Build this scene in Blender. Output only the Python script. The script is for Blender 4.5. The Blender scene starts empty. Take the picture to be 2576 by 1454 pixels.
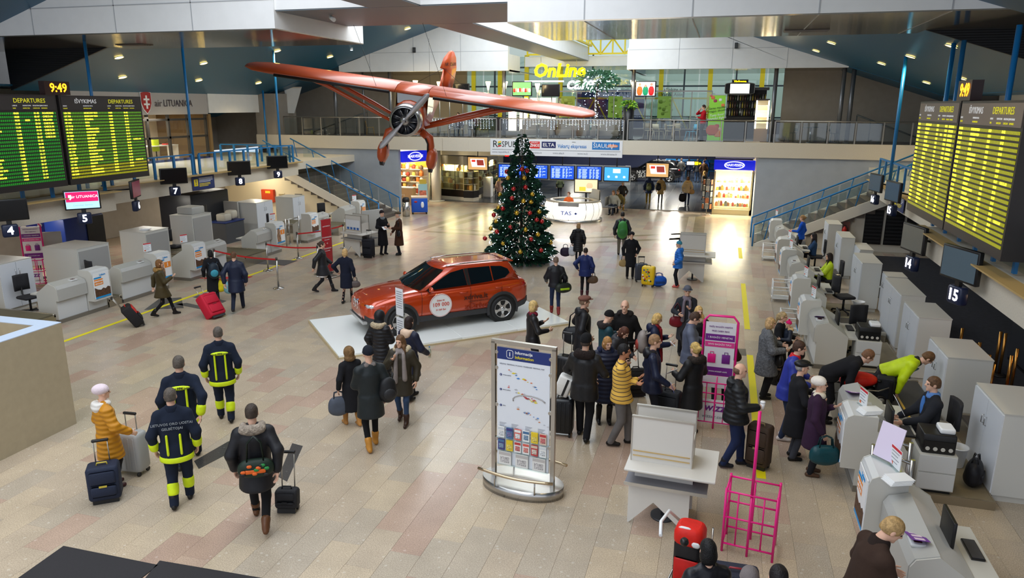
import bpy,bmesh,math,random
import numpy as np
from mathutils import Vector,Matrix
SC=bpy.context.scene
COL=SC.collection
# -- camera (image taken as 2576 x 1454)
F,CX,CY,CAMZ=1830.0,1288.0,727.0,5.6
PITCH,YAW,ROLL=math.atan(462/F),math.radians(15.9),0.004
def ray(px,py):
 u,v=px-CX,py-CY
 c,s=math.cos(ROLL),math.sin(ROLL)
 u,v=u*c+v*s,-u*s+v*c
 fw=F*math.cos(PITCH)-v*math.sin(PITCH);dn=F*math.sin(PITCH)+v*math.cos(PITCH)
 cy,sy=math.cos(YAW),math.sin(YAW)
 return Vector((u*cy-fw*sy,u*sy+fw*cy,-dn))
CAM=Vector((0,0,CAMZ))
def G(px,py,z=0.0):
 r=ray(px,py);return CAM+r*((z-CAMZ)/r.z)
def atY(px,py,Y):
 r=ray(px,py);return CAM+r*(Y/r.y)
def atX(px,py,X):
 r=ray(px,py);return CAM+r*(X/r.x)
cd=bpy.data.cameras.new('camera');cam=bpy.data.objects.new('camera',cd);COL.objects.link(cam)
cd.sensor_width=36;cd.sensor_fit='HORIZONTAL';cd.lens=F/2576*36;cd.clip_end=300
c0=ray(CX,CY).normalized();cr=(ray(CX+1,CY)-ray(CX,CY)).normalized();cu=(ray(CX,CY)-ray(CX,CY+1)).normalized()
m=Matrix.Identity(4)
for i,a in enumerate((cr,cu,-c0)):
 for j in range(3):m[j][i]=a[j]
m.translation=CAM
cam.matrix_world=m;SC.camera=cam
# -- world, daylight, exposure
W=bpy.data.worlds.new('world');SC.world=W;W.use_nodes=True
W.node_tree.nodes['Background'].inputs[0].default_value=(0.80,0.87,1.0,1)
W.node_tree.nodes['Background'].inputs[1].default_value=1.15
SC.view_settings.view_transform='Standard';SC.view_settings.look='None'
SC.view_settings.exposure=0.0;SC.view_settings.gamma=1.0;SC.view_settings.use_curve_mapping=False
def area(name,loc,sx,sy,power,col=(1,1,1),rot=(0,0,0)):
 l=bpy.data.lights.new(name,'AREA');l.shape='RECTANGLE';l.size=sx;l.size_y=sy;l.energy=power;l.color=col
 o=bpy.data.objects.new(name,l);COL.objects.link(o);o.location=loc;o.rotation_euler=rot;return o
 # daylight falling through the long skylight in the roof, bay by bay
area('skylight_daylight',(-8,4,10.6),11,24,2500,(.90,.95,1))
area('skylight_daylight',(-8,27.5,10.6),11,17,2700,(.90,.95,1))
def lamp(loc,power,col=(1,.8,.5),r=.1):
 l=bpy.data.lights.new('lamp_light','POINT');l.energy=power;l.color=col;l.shadow_soft_size=r
 o=bpy.data.objects.new('lamp_light',l);COL.objects.link(o);o.location=loc;return o
def spot(loc,power,col=(1,.8,.5),ang=110,r=.1,aim=(0,0,-1)):
 l=bpy.data.lights.new('downlight_beam','SPOT');l.energy=power;l.color=col;l.shadow_soft_size=r
 l.spot_size=math.radians(ang);l.spot_blend=.6
 o=bpy.data.objects.new('downlight_beam',l);COL.objects.link(o);o.location=loc
 o.rotation_euler=Vector(aim).to_track_quat('-Z','Y').to_euler();return o
 # -- materials (all procedural)
def lin(c):return tuple((x/255/12.92 if x/255<=.04045 else((x/255+.055)/1.055)**2.4)for x in c)
MATS={}
def M(name,rgb=None,rough=.6,metal=0,emit=0,var=0,vs=8,bump=0,bs=60,wave=None,trans=0,coat=0,spec=.5,alpha=1):
 if name in MATS:return MATS[name]
 m=bpy.data.materials.new(name);m.use_nodes=True;MATS[name]=m
 nt=m.node_tree;b=nt.nodes['Principled BSDF'];L=nt.links.new
 c=lin(rgb)+(1,)
 b.inputs['Base Color'].default_value=c;b.inputs['Roughness'].default_value=rough;b.inputs['Metallic'].default_value=metal
 b.inputs['Specular IOR Level'].default_value=spec
 if coat:b.inputs['Coat Weight'].default_value=coat;b.inputs['Coat Roughness'].default_value=.04
 if trans:b.inputs['Transmission Weight'].default_value=trans
 if alpha<1:b.inputs['Alpha'].default_value=alpha
 if emit:b.inputs['Emission Color'].default_value=c;b.inputs['Emission Strength'].default_value=emit
 tc=nt.nodes.new('ShaderNodeTexCoord')
 if var:
  n=nt.nodes.new('ShaderNodeTexNoise');n.inputs['Scale'].default_value=vs;n.inputs['Detail'].default_value=4
  L(tc.outputs['Object'],n.inputs['Vector'])
  mx=nt.nodes.new('ShaderNodeMix');mx.data_type='RGBA'
  mx.inputs[6].default_value=tuple(x*(1-var)for x in c[:3])+(1,);mx.inputs[7].default_value=tuple(min(1,x*(1+var))for x in c[:3])+(1,)
  rr=nt.nodes.new('ShaderNodeMapRange');rr.inputs[1].default_value=.3;rr.inputs[2].default_value=.7
  L(n.outputs[0],rr.inputs[0]);L(rr.outputs[0],mx.inputs[0]);L(mx.outputs[2],b.inputs['Base Color'])
 if bump or wave:
  bp=nt.nodes.new('ShaderNodeBump');bp.inputs['Strength'].default_value=bump or .5;bp.inputs['Distance'].default_value=.02
  if wave:
   w=nt.nodes.new('ShaderNodeTexWave');w.bands_direction=wave[0];w.inputs['Scale'].default_value=wave[1]
   w.inputs['Distortion'].default_value=wave[2]if len(wave)>2 else 0
   L(tc.outputs['Object'],w.inputs['Vector']);L(w.outputs[1],bp.inputs['Height'])
  else:
   n=nt.nodes.new('ShaderNodeTexNoise');n.inputs['Scale'].default_value=bs
   L(tc.outputs['Object'],n.inputs['Vector']);L(n.outputs[0],bp.inputs['Height'])
  L(bp.outputs[0],b.inputs['Normal'])
 return m
def granite(name,rgb,spots,dark=.75):
 m=bpy.data.materials.new(name);m.use_nodes=True;MATS[name]=m
 nt=m.node_tree;b=nt.nodes['Principled BSDF'];L=nt.links.new;N=nt.nodes.new
 b.inputs['Roughness'].default_value=.24;c=lin(rgb);b.inputs['Specular IOR Level'].default_value=.5
 g=N('ShaderNodeNewGeometry')
 n1=N('ShaderNodeTexNoise');n1.inputs['Scale'].default_value=70;n1.inputs['Detail'].default_value=3
 n2=N('ShaderNodeTexVoronoi');n2.inputs['Scale'].default_value=9
 n3=N('ShaderNodeTexNoise');n3.inputs['Scale'].default_value=2.3
 for n in(n1,n2,n3):L(g.outputs['Position'],n.inputs['Vector'])
 a=N('ShaderNodeMix');a.data_type='RGBA';a.inputs[6].default_value=tuple(x*dark for x in c)+(1,);a.inputs[7].default_value=tuple(min(1,x*1.22)for x in c)+(1,)
 r1=N('ShaderNodeMapRange');r1.inputs[1].default_value=.32;r1.inputs[2].default_value=.68;L(n1.outputs[0],r1.inputs[0]);L(r1.outputs[0],a.inputs[0])
 s=N('ShaderNodeMapRange');s.inputs[1].default_value=.20;s.inputs[2].default_value=.14;L(n2.outputs['Distance'],s.inputs[0])
 sm=N('ShaderNodeMath');sm.operation='MULTIPLY';sm.inputs[1].default_value=.55
 gt=N('ShaderNodeSeparateColor');L(n2.outputs['Color'],gt.inputs[0])
 st=N('ShaderNodeMath');st.operation='GREATER_THAN';st.inputs[1].default_value=.55;L(gt.outputs[0],st.inputs[0])
 mu=N('ShaderNodeMath');mu.operation='MULTIPLY';L(s.outputs[0],mu.inputs[0]);L(st.outputs[0],mu.inputs[1]);L(mu.outputs[0],sm.inputs[0])
 d=N('ShaderNodeMix');d.data_type='RGBA';d.inputs[7].default_value=lin(spots)+(1,);L(a.outputs[2],d.inputs[6]);L(sm.outputs[0],d.inputs[0])
 h=N('ShaderNodeMix');h.data_type='RGBA';h.blend_type='MULTIPLY';h.inputs[0].default_value=.25
 L(d.outputs[2],h.inputs[6]);L(n3.outputs[0],h.inputs[7]);L(h.outputs[2],b.inputs['Base Color'])
 return m
def glassm(name,tint=(.85,.95,.95),rough=.02,mixf=.82):
 if name in MATS:return MATS[name]
 m=bpy.data.materials.new(name);m.use_nodes=True;MATS[name]=m;nt=m.node_tree;nt.nodes.clear()
 o=nt.nodes.new('ShaderNodeOutputMaterial');t=nt.nodes.new('ShaderNodeBsdfTransparent');t.inputs[0].default_value=tint+(1,)
 g=nt.nodes.new('ShaderNodeBsdfGlossy');g.inputs['Roughness'].default_value=rough;x=nt.nodes.new('ShaderNodeMixShader');x.inputs[0].default_value=1-mixf
 nt.links.new(t.outputs[0],x.inputs[1]);nt.links.new(g.outputs[0],x.inputs[2]);nt.links.new(x.outputs[0],o.inputs[0]);return m
 # -- mesh building
class MB:
 def __init__(s):s.v=[];s.f=[];s.mi=[];s.cm=0;s.sm=[];s.smooth=False
 def add(s,vs,fs,sm=None):
  o=len(s.v);s.v+=[tuple(p)for p in vs]
  for f in fs:s.f.append(tuple(o+i for i in f));s.mi.append(s.cm);s.sm.append(s.smooth if sm is None else sm)
  return s
 def mat(s,i):s.cm=i;return s
 def box(s,x0,x1,y0,y1,z0,z1,R=None):
  vs=[(x,y,z)for z in(z0,z1)for y in(y0,y1)for x in(x0,x1)]
  if R is not None:vs=[R@Vector(p)for p in vs]
  return s.add(vs,[(0,2,3,1),(4,5,7,6),(0,1,5,4),(2,6,7,3),(0,4,6,2),(1,3,7,5)],False)
 def rbox(s,x0,x1,y0,y1,z0,z1,r=.03,n=2,R=None):
  def ring(z,ins):
   a,b,c,d=x0+ins,x1-ins,y0+ins,y1-ins;q=max(r-ins*.3,.004);o=[]
   for(cx,cy,t0)in((b-q,d-q,0),(a+q,d-q,90),(a+q,c+q,180),(b-q,c+q,270)):
    for k in range(n+1):
     t=math.radians(t0+90*k/n);o.append((cx+q*math.cos(t),cy+q*math.sin(t),z))
   return o
  rs=[ring(z0,r*.7),ring(z0+r*.3,r*.3),ring(z0+r,0),ring(z1-r,0),ring(z1-r*.3,r*.3),ring(z1,r*.7)]
  return s.loft(rs,True,True,R)
 def loft(s,rings,cap0=True,cap1=True,R=None,closed=True,sm=True):
  n=len(rings[0]);vs=[p for g in rings for p in g]
  if R is not None:vs=[R@Vector(p)for p in vs]
  fs=[]
  for i in range(len(rings)-1):
   for j in range(n if closed else n-1):
    k=(j+1)%n;fs.append((i*n+j,i*n+k,(i+1)*n+k,(i+1)*n+j))
  s.add(vs,fs,sm);o=len(s.v)-len(vs)
  if cap0:s.f.append(tuple(o+j for j in range(n-1,-1,-1)));s.mi.append(s.cm);s.sm.append(False)
  if cap1:s.f.append(tuple(o+(len(rings)-1)*n+j for j in range(n)));s.mi.append(s.cm);s.sm.append(False)
  return s
 def cyl(s,p0,p1,r0,r1=None,n=10,cap=True):
  r1=r0 if r1 is None else r1;p0=Vector(p0);p1=Vector(p1);d=(p1-p0).normalized()
  a=d.orthogonal().normalized();b=d.cross(a)
  rg=[[p+(a*math.cos(2*math.pi*k/n)+b*math.sin(2*math.pi*k/n))*r for k in range(n)]for p,r in((p0,r0),(p1,r1))]
  return s.loft(rg,cap,cap)
 def tube(s,pts,r,n=8,closed=False):
  pts=[Vector(p)for p in pts];rg=[];a=None
  for i,p in enumerate(pts):
   if closed:d=pts[(i+1)%len(pts)]-pts[i-1]
   else:d=(pts[min(i+1,len(pts)-1)]-pts[max(i-1,0)])
   d.normalize()
   a=d.orthogonal().normalized()if a is None else(a-d*a.dot(d)).normalized()
   b=d.cross(a);rr=r[i]if isinstance(r,(list,tuple))else r
   rg.append([p+(a*math.cos(2*math.pi*k/n)+b*math.sin(2*math.pi*k/n))*rr for k in range(n)])
  if closed:rg.append(rg[0])
  return s.loft(rg,not closed,not closed)
 def prism(s,poly,axis,a,b,sm=False):
  def P(u,v,w):return{'x':(w,u,v),'y':(u,w,v),'z':(u,v,w)}[axis]
  return s.loft([[P(u,v,a)for u,v in poly],[P(u,v,b)for u,v in poly]],True,True,sm=sm)
 def lathe(s,prof,n=20,c=(0,0,0),sx=1,sy=1,cap=True):
  rg=[[(c[0]+r*sx*math.cos(2*math.pi*k/n),c[1]+r*sy*math.sin(2*math.pi*k/n),c[2]+z)for k in range(n)]for r,z in prof]
  return s.loft(rg,cap,cap)
 def ball(s,c,r,n=10,m=6,sc=(1,1,1),R=None):
  rg=[]
  for i in range(1,m):
   t=math.pi*i/m;rg.append([(math.sin(t)*math.cos(2*math.pi*k/n)*r*sc[0],math.sin(t)*math.sin(2*math.pi*k/n)*r*sc[1],-math.cos(t)*r*sc[2])for k in range(n)])
  o=len(s.v);rg2=[[(Vector(c)+(R@Vector(p)if R else Vector(p)))for p in g]for g in rg]
  return s.loft(rg2,True,True)
 def quad(s,a,b,c,d):return s.add([a,b,c,d],[(0,1,2,3)],False)
 def mesh(s,name,mats):
  me=bpy.data.meshes.new(name);me.from_pydata([tuple(p)for p in s.v],[],s.f)
  for m in(mats if isinstance(mats,(list,tuple))else[mats]):me.materials.append(m)
  me.polygons.foreach_set('material_index',s.mi);me.polygons.foreach_set('use_smooth',s.sm)
  bm=bmesh.new();bm.from_mesh(me);bmesh.ops.recalc_face_normals(bm,faces=bm.faces);bm.to_mesh(me);bm.free()
  me.update();return me
 def build(s,name,mats,parent=None):return link(name,s.mesh(name,mats),parent)
def link(name,me,parent=None):
 o=bpy.data.objects.new(name,me);COL.objects.link(o)
 if parent is not None:o.parent=parent
 return o
def tag(o,label,cat,group=None):
 o['label']=label;o['category']=cat
 if group:o['group']=group
 return o
def thing(name,label,cat,loc=(0,0,0),rz=0,group=None,rot=None):
 o=bpy.data.objects.new(name,None);COL.objects.link(o);o.empty_display_size=.1
 o.location=loc;o.rotation_euler=rot or(0,0,rz);return tag(o,label,cat,group)
def struct(name,mb,mats,parent=None):
 o=mb.build(name,mats,parent)
 if parent is None:o['kind']='structure'
 return o
def copy_tree(o,parent=None,loc=None,rz=None,label=None):
 c=o.copy();COL.objects.link(c);c.parent=parent
 if loc is not None:c.location=loc
 if rz is not None:c.rotation_euler=(0,0,rz)
 if label:c['label']=label
 for ch in list(o.children):copy_tree(ch,c)
 return c
TX={}
TSC=bpy.data.scenes.new('lettering_tmp')
def text(s,size,mat,parent,loc,rot=(0,0,0),align='CENTER',name='lettering',ext=.002,sx=1,bold=0,shear=0,lab=None):
 k=(s,align,ext,bold,shear,mat.name)
 if k not in TX:
  cu=bpy.data.curves.new('t','FONT');cu.body=s;cu.size=1;cu.align_x=align;cu.align_y='CENTER';cu.extrude=ext/max(size,.01);cu.resolution_u=2;cu.offset=bold;cu.shear=shear
  t=bpy.data.objects.new('t',cu);TSC.collection.objects.link(t);TSC.view_layers[0].update()
  me=bpy.data.meshes.new_from_object(t.evaluated_get(TSC.view_layers[0].depsgraph));me.name='lettering'
  me.materials.clear();me.materials.append(mat)
  bpy.data.objects.remove(t);bpy.data.curves.remove(cu);TX[k]=me
 o=link(name,TX[k],parent);o.location=loc;o.rotation_euler=rot;o.scale=(size*sx,size,size)
 if lab:o['label']=lab
 return o
PI=math.pi
R90=math.radians(90)
# text rotations: readable seen from -Y (front), from +X (left-wall things), from -X (right-wall things)
FY,FXp,FXm=(R90,0,0),(R90,0,R90),(R90,0,-R90)
# == STRUCTURE
random.seed(4)
TILE=[granite('granite_beige',(190,173,150),(214,202,184)),granite('granite_grey',(184,170,150),(212,202,188)),
granite('granite_pink',(188,162,142),(212,192,176)),granite('granite_sand',(196,178,152),(216,204,186)),
granite('granite_rose',(181,154,135),(208,188,174))]
DARKST=granite('granite_dark',(74,72,70),(96,94,92));BROWNST=granite('granite_brown',(150,134,106),(168,152,128))
fl=MB().box(-40,18,-6,41,-.3,-.012);floor=struct('floor',fl,M('grout',(158,142,122),.8))
TW,TL=.42,.84
tm=[]
for k,t in enumerate(TILE):
 b=MB();g=.001;w,l,ch=TW/2-g,TL/2-g,.0014
 b.loft([[(-w,-l,-.02),(w,-l,-.02),(w,l,-.02),(-w,l,-.02)],[(-w,-l,-ch),(w,-l,-ch),(w,l,-ch),(-w,l,-ch)],[(-w+ch,-l+ch,0),(w-ch,-l+ch,0),(w-ch,l-ch,0),(-w+ch,l-ch,0)]],False,True,sm=False)
 tm.append(b.mesh('tile',t))
def tilecol(i,j):
 r=random.random();p=math.sin(i*.9+j*.35)+math.sin(i*.31-j*.8)
 if p>1.4:return 2 if r<.6 else 4
 return 2 if r<.10 else(4 if r<.13 else(1 if r<.42 else(3 if r<.70 else 0)))
near=[];rest=MB()
def view(x,y):
 d=Vector((x,y,0))-CAM;z=d.dot(c0)
 return(CX+F*d.dot(cr)/z,CY-F*d.dot(cu)/z)if z>.5 else(-9e3,9e3)
for i in range(-56,17):
 for j in range(3,49):
  x=i*TW+TW/2;y=j*TL+(TL/2 if i%2 else 0)
  if y>40.6 or x<-17 and y<12:continue
  c=tilecol(i,j);px,py=view(x,y)
  if-40<px<2620 and 900<py<1500:near.append((py,x,y,c))
  elif-300<px<2900 and py<1700:rest.cm=c;w,l=TW/2-.0015,TL/2-.0015;rest.quad((x-w,y-l,0),(x+w,y-l,0),(x+w,y+l,0),(x-w,y+l,0))
near.sort(reverse=True)
for k,(py,x,y,c)in enumerate(near):
 if k<300:o=link('tile',tm[c],floor);o.location=(x,y,0)
 else:rest.cm=c;w,l=TW/2-.0015,TL/2-.0015;rest.quad((x-w,y-l,0),(x+w,y-l,0),(x+w,y+l,0),(x-w,y+l,0))
o=rest.build('tile_field',TILE,floor);o['kind']='stuff'
def patch(name,pts,m,z=.0015,h=.0015):
 b=MB();b.loft([[(p[0],p[1],z-h)for p in pts],[(p[0],p[1],z)for p in pts]],False,True,sm=False);return b.build(name,m,floor)
 # dark inlays and brownish stripes in the paving
YEL=M('yellow_tape',(236,220,20),.5)
def gp(*pp):return[G(*p)for p in pp]
patch('inlay',gp((488,1160),(575,1110),(600,1128),(500,1180)),DARKST);patch('inlay',gp((700,1200),(735,1115),(762,1122),(722,1212)),DARKST);patch('inlay',gp((580,1185),(600,1160),(706,1184),(698,1196)),DARKST)
patch('inlay',gp((1878,895),(1845,893),(1845,877),(1876,878)),DARKST)
for a in(((362,780),(400,752),(456,748),(462,775)),((485,748),(500,742),(570,757),(560,762)),((440,765),(470,762),(530,775),(515,780))):patch('inlay',gp(*a),DARKST)
def stripe(a,b,w,m=BROWNST):
 a,b=G(*a),G(*b);d=(b-a).normalized();n=Vector((-d.y,d.x,0))*w/2;patch('stripe',[a-n,b-n,b+n,a+n],m)
stripe((1045,580),(1200,535),.45);stripe((1110,574),(1250,535),.45);stripe((1068,582),(1225,592),.35);stripe((1110,576),(1230,583),.35)
stripe((1440,612),(1720,600),.4);stripe((1440,600),(1720,588),.3);stripe((1690,640),(1718,545),.6);stripe((1750,640),(1762,545),.5)
# yellow marking tape
for k in range(3):
 y0,y1=((10.9,16.9),(19.0,24.2),(28.4,30.6))[k];yt=MB().box(.86,1.0,y0,y1,.002,.004).build('floor_tape',YEL)
 tag(yt,('yellow marking tape on the floor by the bald man','yellow marking tape on the floor beside the grey patterned coat','short far piece of yellow marking tape near the stairs')[k],'floor tape','yellow tape along the right desks')
tag(MB().box(-15.12,-15.0,12.6,31,.002,.004).build('floor_tape',YEL),'long yellow marking tape in front of the left check-in desks','floor tape')
# far floor under the balcony: dark tiles
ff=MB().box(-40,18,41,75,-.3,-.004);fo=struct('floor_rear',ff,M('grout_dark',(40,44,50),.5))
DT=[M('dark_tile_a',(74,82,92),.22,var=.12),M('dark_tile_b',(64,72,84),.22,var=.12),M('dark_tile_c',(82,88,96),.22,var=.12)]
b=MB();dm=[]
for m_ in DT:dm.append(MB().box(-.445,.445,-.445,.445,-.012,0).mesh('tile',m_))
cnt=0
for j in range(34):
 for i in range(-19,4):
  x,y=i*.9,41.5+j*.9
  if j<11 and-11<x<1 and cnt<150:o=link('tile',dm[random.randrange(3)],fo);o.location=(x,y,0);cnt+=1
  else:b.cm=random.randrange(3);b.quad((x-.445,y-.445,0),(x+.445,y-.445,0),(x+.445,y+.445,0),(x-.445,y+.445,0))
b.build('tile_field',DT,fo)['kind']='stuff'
# ---- walls, slabs
PLAST=M('plaster_warm',(208,200,184),.7,var=.05,vs=30);PLASTB=M('plaster_blue',(160,168,178),.7,var=.05,vs=2)
WHITE=M('white_panel',(232,232,230),.35,var=.02,vs=3);GREYW=M('wall_taupe',(150,142,132),.75,var=.05,vs=3)
LEDGE=M('ledge_tan',(178,150,96),.5)
BY=37.5
def wall(name,*a,m=PLASTB):return struct(name,MB().box(*a),m)
wall('wall_back_left',-26,-17.3,BY+.1,BY+.4,0,3.2);wall('wall_back_right',1.62,13,BY+.1,BY+.4,0,3.2)
wall('wall_back_right_return',1.66,1.9,BY+.4,44,0,3.2)
# balcony slab with its deep plaster edge
b=MB().box(-26.2,13,BY,BY+.35,3.2,3.9);b.box(-26.2,13,BY+.35,54,3.55,3.89);sl=struct('floor_balcony',b,PLAST)
b=MB();b.box(-14.6,-13.1,BY-.04,BY,3.2,3.9);struct('trim_1',b,PLAST)
fb=MB();cafefl=M('cafe_carpet',(92,84,82),.8)
fb.box(-26,13,BY+.36,54,3.89,3.9);struct('floor_cafe',fb,cafefl)
for i in range(14):
 for j in range(4):
  if(i*7+j*3)%3==0:MB().box(-11+i,-10.3+i,BY+.8+j*1.1,BY+1.35+j*1.1,3.9,3.904).build('tile',M('cafe_tile',(196,192,188),.5),bpy.data.objects['floor_cafe'])
  # mezzanines left and right
MZ=2.86
b=MB().box(-30,-20,12,31.8,2.25,MZ);b.box(-20,-18.8,8,19.1,2.25,MZ);struct('floor_mezzanine_left',b,PLAST)
b=MB().box(5.7,14,8,31,2.25,MZ);b.box(4.7,5.7,6,19.1,2.25,MZ);struct('floor_mezzanine_right',b,PLAST)
b=MB().box(-20.02,-19.7,12,31.8,MZ,MZ+.03);b.box(-18.82,-18.5,8,19.1,MZ,MZ+.03);struct('trim_2',b,LEDGE)
b=MB().box(5.4,5.72,19.1,31,MZ,MZ+.03);b.box(4.4,4.72,6,19.1,MZ,MZ+.03);struct('trim_3',b,LEDGE)
b=MB().box(-30,-20,31.8,37.6,2.5,MZ);struct('floor_landing_left',b,PLAST);b=MB().box(6.6,14,31,37.6,2.5,MZ);struct('floor_landing_right',b,PLAST)
# walls below and beyond the mezzanines
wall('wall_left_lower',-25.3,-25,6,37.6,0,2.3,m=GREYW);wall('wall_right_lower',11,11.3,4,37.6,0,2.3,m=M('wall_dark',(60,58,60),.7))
wall('wall_left_upper',-30.3,-30,4,46,MZ,12,m=GREYW);wall('wall_right_upper',13.5,13.8,2,46,0,12,m=GREYW)
# office front: grey fascia, white panel
wall('wall_office_fascia',-26.3,-26,24.6,33.2,5.1,6.24,m=M('fascia_grey',(172,168,166),.5));wall('wall_office_panel',-26.25,-25.95,33.25,39.0,5.15,6.26,m=WHITE)
wall('wall_gable_left',-30,-26,20.8,21.1,MZ,9,m=GREYW)
wall('wall_left_far',-30,-24.6,39.0,39.3,3.3,9.6,m=GREYW);wall('wall_left_pier',-26.2,-24.9,37.6,39.2,MZ,6.2,m=GREYW)
wall('wall_office_rear',-29.5,-29.3,21,34,MZ,6.2,m=M('office_cream',(236,224,200),.6));wall('wall_office_side',-30,-26,33.2,33.4,MZ,5.1,m=M('passage_brown',(120,96,60),.7))
# taupe upper walls of the balcony level
wall('wall_cafe_left',-26,-19.4,41.5,41.8,3.9,9.6,m=GREYW);wall('wall_cafe_left_mid',-20.6,-15.2,43,43.3,3.9,7.4,m=M('wall_cream',(206,192,160),.7));wall('wall_cafe_right',2.75,12.6,41.0,41.3,3.9,7.9,m=GREYW)
wall('wall_right_far',9.6,14,38.6,38.9,3.9,7,m=GREYW)
# white upper fascia with sloped top edge (gable) either side of the centre bay
YB=38.0
def zl(x):return 6.36+.313*(x+25.2)
def zr(x):return 6.16+.32*(9.2-x)
struct('wall_gable_white_left',MB().prism([(-20.9,7.36),(-11.1,7.36),(-11.1,10.7),(zl(-25)and(10.7-6.36)/.313-25.2,10.7),(-20.9,zl(-20.9))],'y',YB,YB+.3),WHITE)
struct('wall_gable_white_right',MB().prism([(-4.85,7.36),(3.4,7.36),(5.3,7.36),(5.3,zr(5.3)),(9.2-(10.7-6.16)/.32,10.7),(-4.85,10.7)],'y',YB,YB+.3),WHITE)
SEAM=M('panel_seam',(176,178,180),.6)
b=MB()
for x in(-19,-16.4,-13.7):b.box(x-.012,x+.012,YB-.006,YB,7.36,9.2)
for x in(-2.4,.1,2.6):b.box(x-.012,x+.012,YB-.006,YB,7.36,9.0)
b.box(-20.5,-11.1,YB-.006,YB,8.33,8.35);b.box(-4.85,4,YB-.006,YB,8.28,8.3);struct('trim_4',b,SEAM)
SOFF=M('soffit_polished',(176,164,146),.10,metal=.85,wave=('Y',14,0),bump=.05)
struct('ceiling_cafe_left',MB().box(-20.9,-11.1,YB+.3,44,7.36,7.42),SOFF);struct('ceiling_cafe_right',MB().box(-4.85,5.3,YB+.3,44,7.36,7.42),SOFF)
struct('wall_bay_left',MB().box(-11.3,-11.1,YB+.3,40.4,7.36,8.2),WHITE);struct('wall_bay_right',MB().box(-4.95,-4.75,YB+.3,46,7.36,8.4),WHITE)
struct('wall_bay_rear',MB().box(-11.3,-4.8,42.2,42.5,7.75,8.3),WHITE);struct('ceiling_bay',MB().box(-11.3,-4.8,42.5,47,7.75,7.8),SOFF)
# glowing backdrop standing in for the daylight outside the cafe glazing
struct('backdrop_cafe_rear',MB().box(-24,6,53,53.3,3.9,10),M('outside_pale',(196,206,200),.8,emit=.35))
# ---- blue sloping ceilings
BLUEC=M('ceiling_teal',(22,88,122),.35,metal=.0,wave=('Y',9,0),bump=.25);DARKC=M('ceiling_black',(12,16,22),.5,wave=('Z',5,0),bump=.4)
def slope(name,xa,xb,f,y0,y1,m=BLUEC):
 struct(name,MB().prism([(xa,f(xa)),(xb,f(xb)),(xb,f(xb)+.2),(xa,f(xa)+.2)],'y',y0,y1),m)
slope('ceiling_left',-26.1,-13.2,zl,22.3,YB);slope('ceiling_right',9.4,-2.6,zr,22.3,YB);slope('ceiling_left_front',-30,-13.2,lambda x:zl(x)+.35,-6,18.1);slope('ceiling_right_front',13,-2.6,lambda x:zr(x)+.2,-6,18.1)
slope('ceiling_left_back',-30,-19.5,lambda x:zl(x)-.02,YB,42)
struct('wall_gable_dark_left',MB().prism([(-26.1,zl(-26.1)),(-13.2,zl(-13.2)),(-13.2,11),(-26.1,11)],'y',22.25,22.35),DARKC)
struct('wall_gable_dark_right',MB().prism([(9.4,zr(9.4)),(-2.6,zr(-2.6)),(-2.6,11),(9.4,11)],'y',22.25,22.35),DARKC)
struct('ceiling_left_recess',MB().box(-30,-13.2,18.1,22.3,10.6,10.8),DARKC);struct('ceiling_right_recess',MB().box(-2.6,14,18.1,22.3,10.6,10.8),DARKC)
slope('ceiling_right_back',13,5.3,lambda x:zr(x)-.02,YB,41)
struct('ceiling_left_eaves',MB().box(-30,-26,12,39,6.24,6.3),BLUEC);struct('ceiling_right_eaves',MB().box(9.3,13.6,12,39,6.1,6.16),BLUEC)
wall('wall_right_fascia',11.6,11.9,12,38,5.0,6.1,m=WHITE)
# ---- white box girders with polished undersides and the mesh-bottomed cross
b=MB().box(-31,-11.8,18.1,23.2,7.58,11.5);struct('ceiling_girder_left',b,WHITE)
b=MB().box(-5.3,14,18.1,23.2,7.58,11.5);struct('ceiling_girder_right',b,WHITE)
struct('ceiling_soffit_left',MB().box(-30,-11.8,18.1,23.2,7.55,7.58),SOFF);struct('ceiling_soffit_right',MB().box(-5.3,14,18.1,23.2,7.55,7.58),SOFF)
b=MB()
for x in(-23,-20,-17,-14.4):b.box(x-.015,x+.015,18.09,18.1,7.58,11)
for x in(-3.4,-.9,1.8,4.4):b.box(x-.015,x+.015,18.09,18.1,7.58,11)
b.box(-30,-11.8,18.09,18.1,8.3,8.33)
for x in(-3.4,-.9,1.8,4.4):b.box(x-.012,x+.012,18.1,23.2,7.545,7.55)
struct('trim_5',b,SEAM)
MESHM=M('mesh_grey',(120,130,138),.45,metal=.4,wave=('X',30,0),bump=.5)
def girder(name,x0,x1,y0,y1,z0,z1):
 g=struct(name,MB().box(x0,x1,y0,y1,z0+.03,z1),WHITE);MB().box(x0+.02,x1-.02,y0+.02,y1-.02,z0,z0+.03).build('mesh_soffit',MESHM,g)
girder('ceiling_cross_beam',-11.8,-5.3,18.15,22.2,8.02,10.2);girder('ceiling_spine_beam',-9.05,-7.6,22.2,42.2,8.02,8.75);girder('ceiling_spine_beam_front',-9.05,-7.6,-6,18.15,8.02,8.9)
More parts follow.
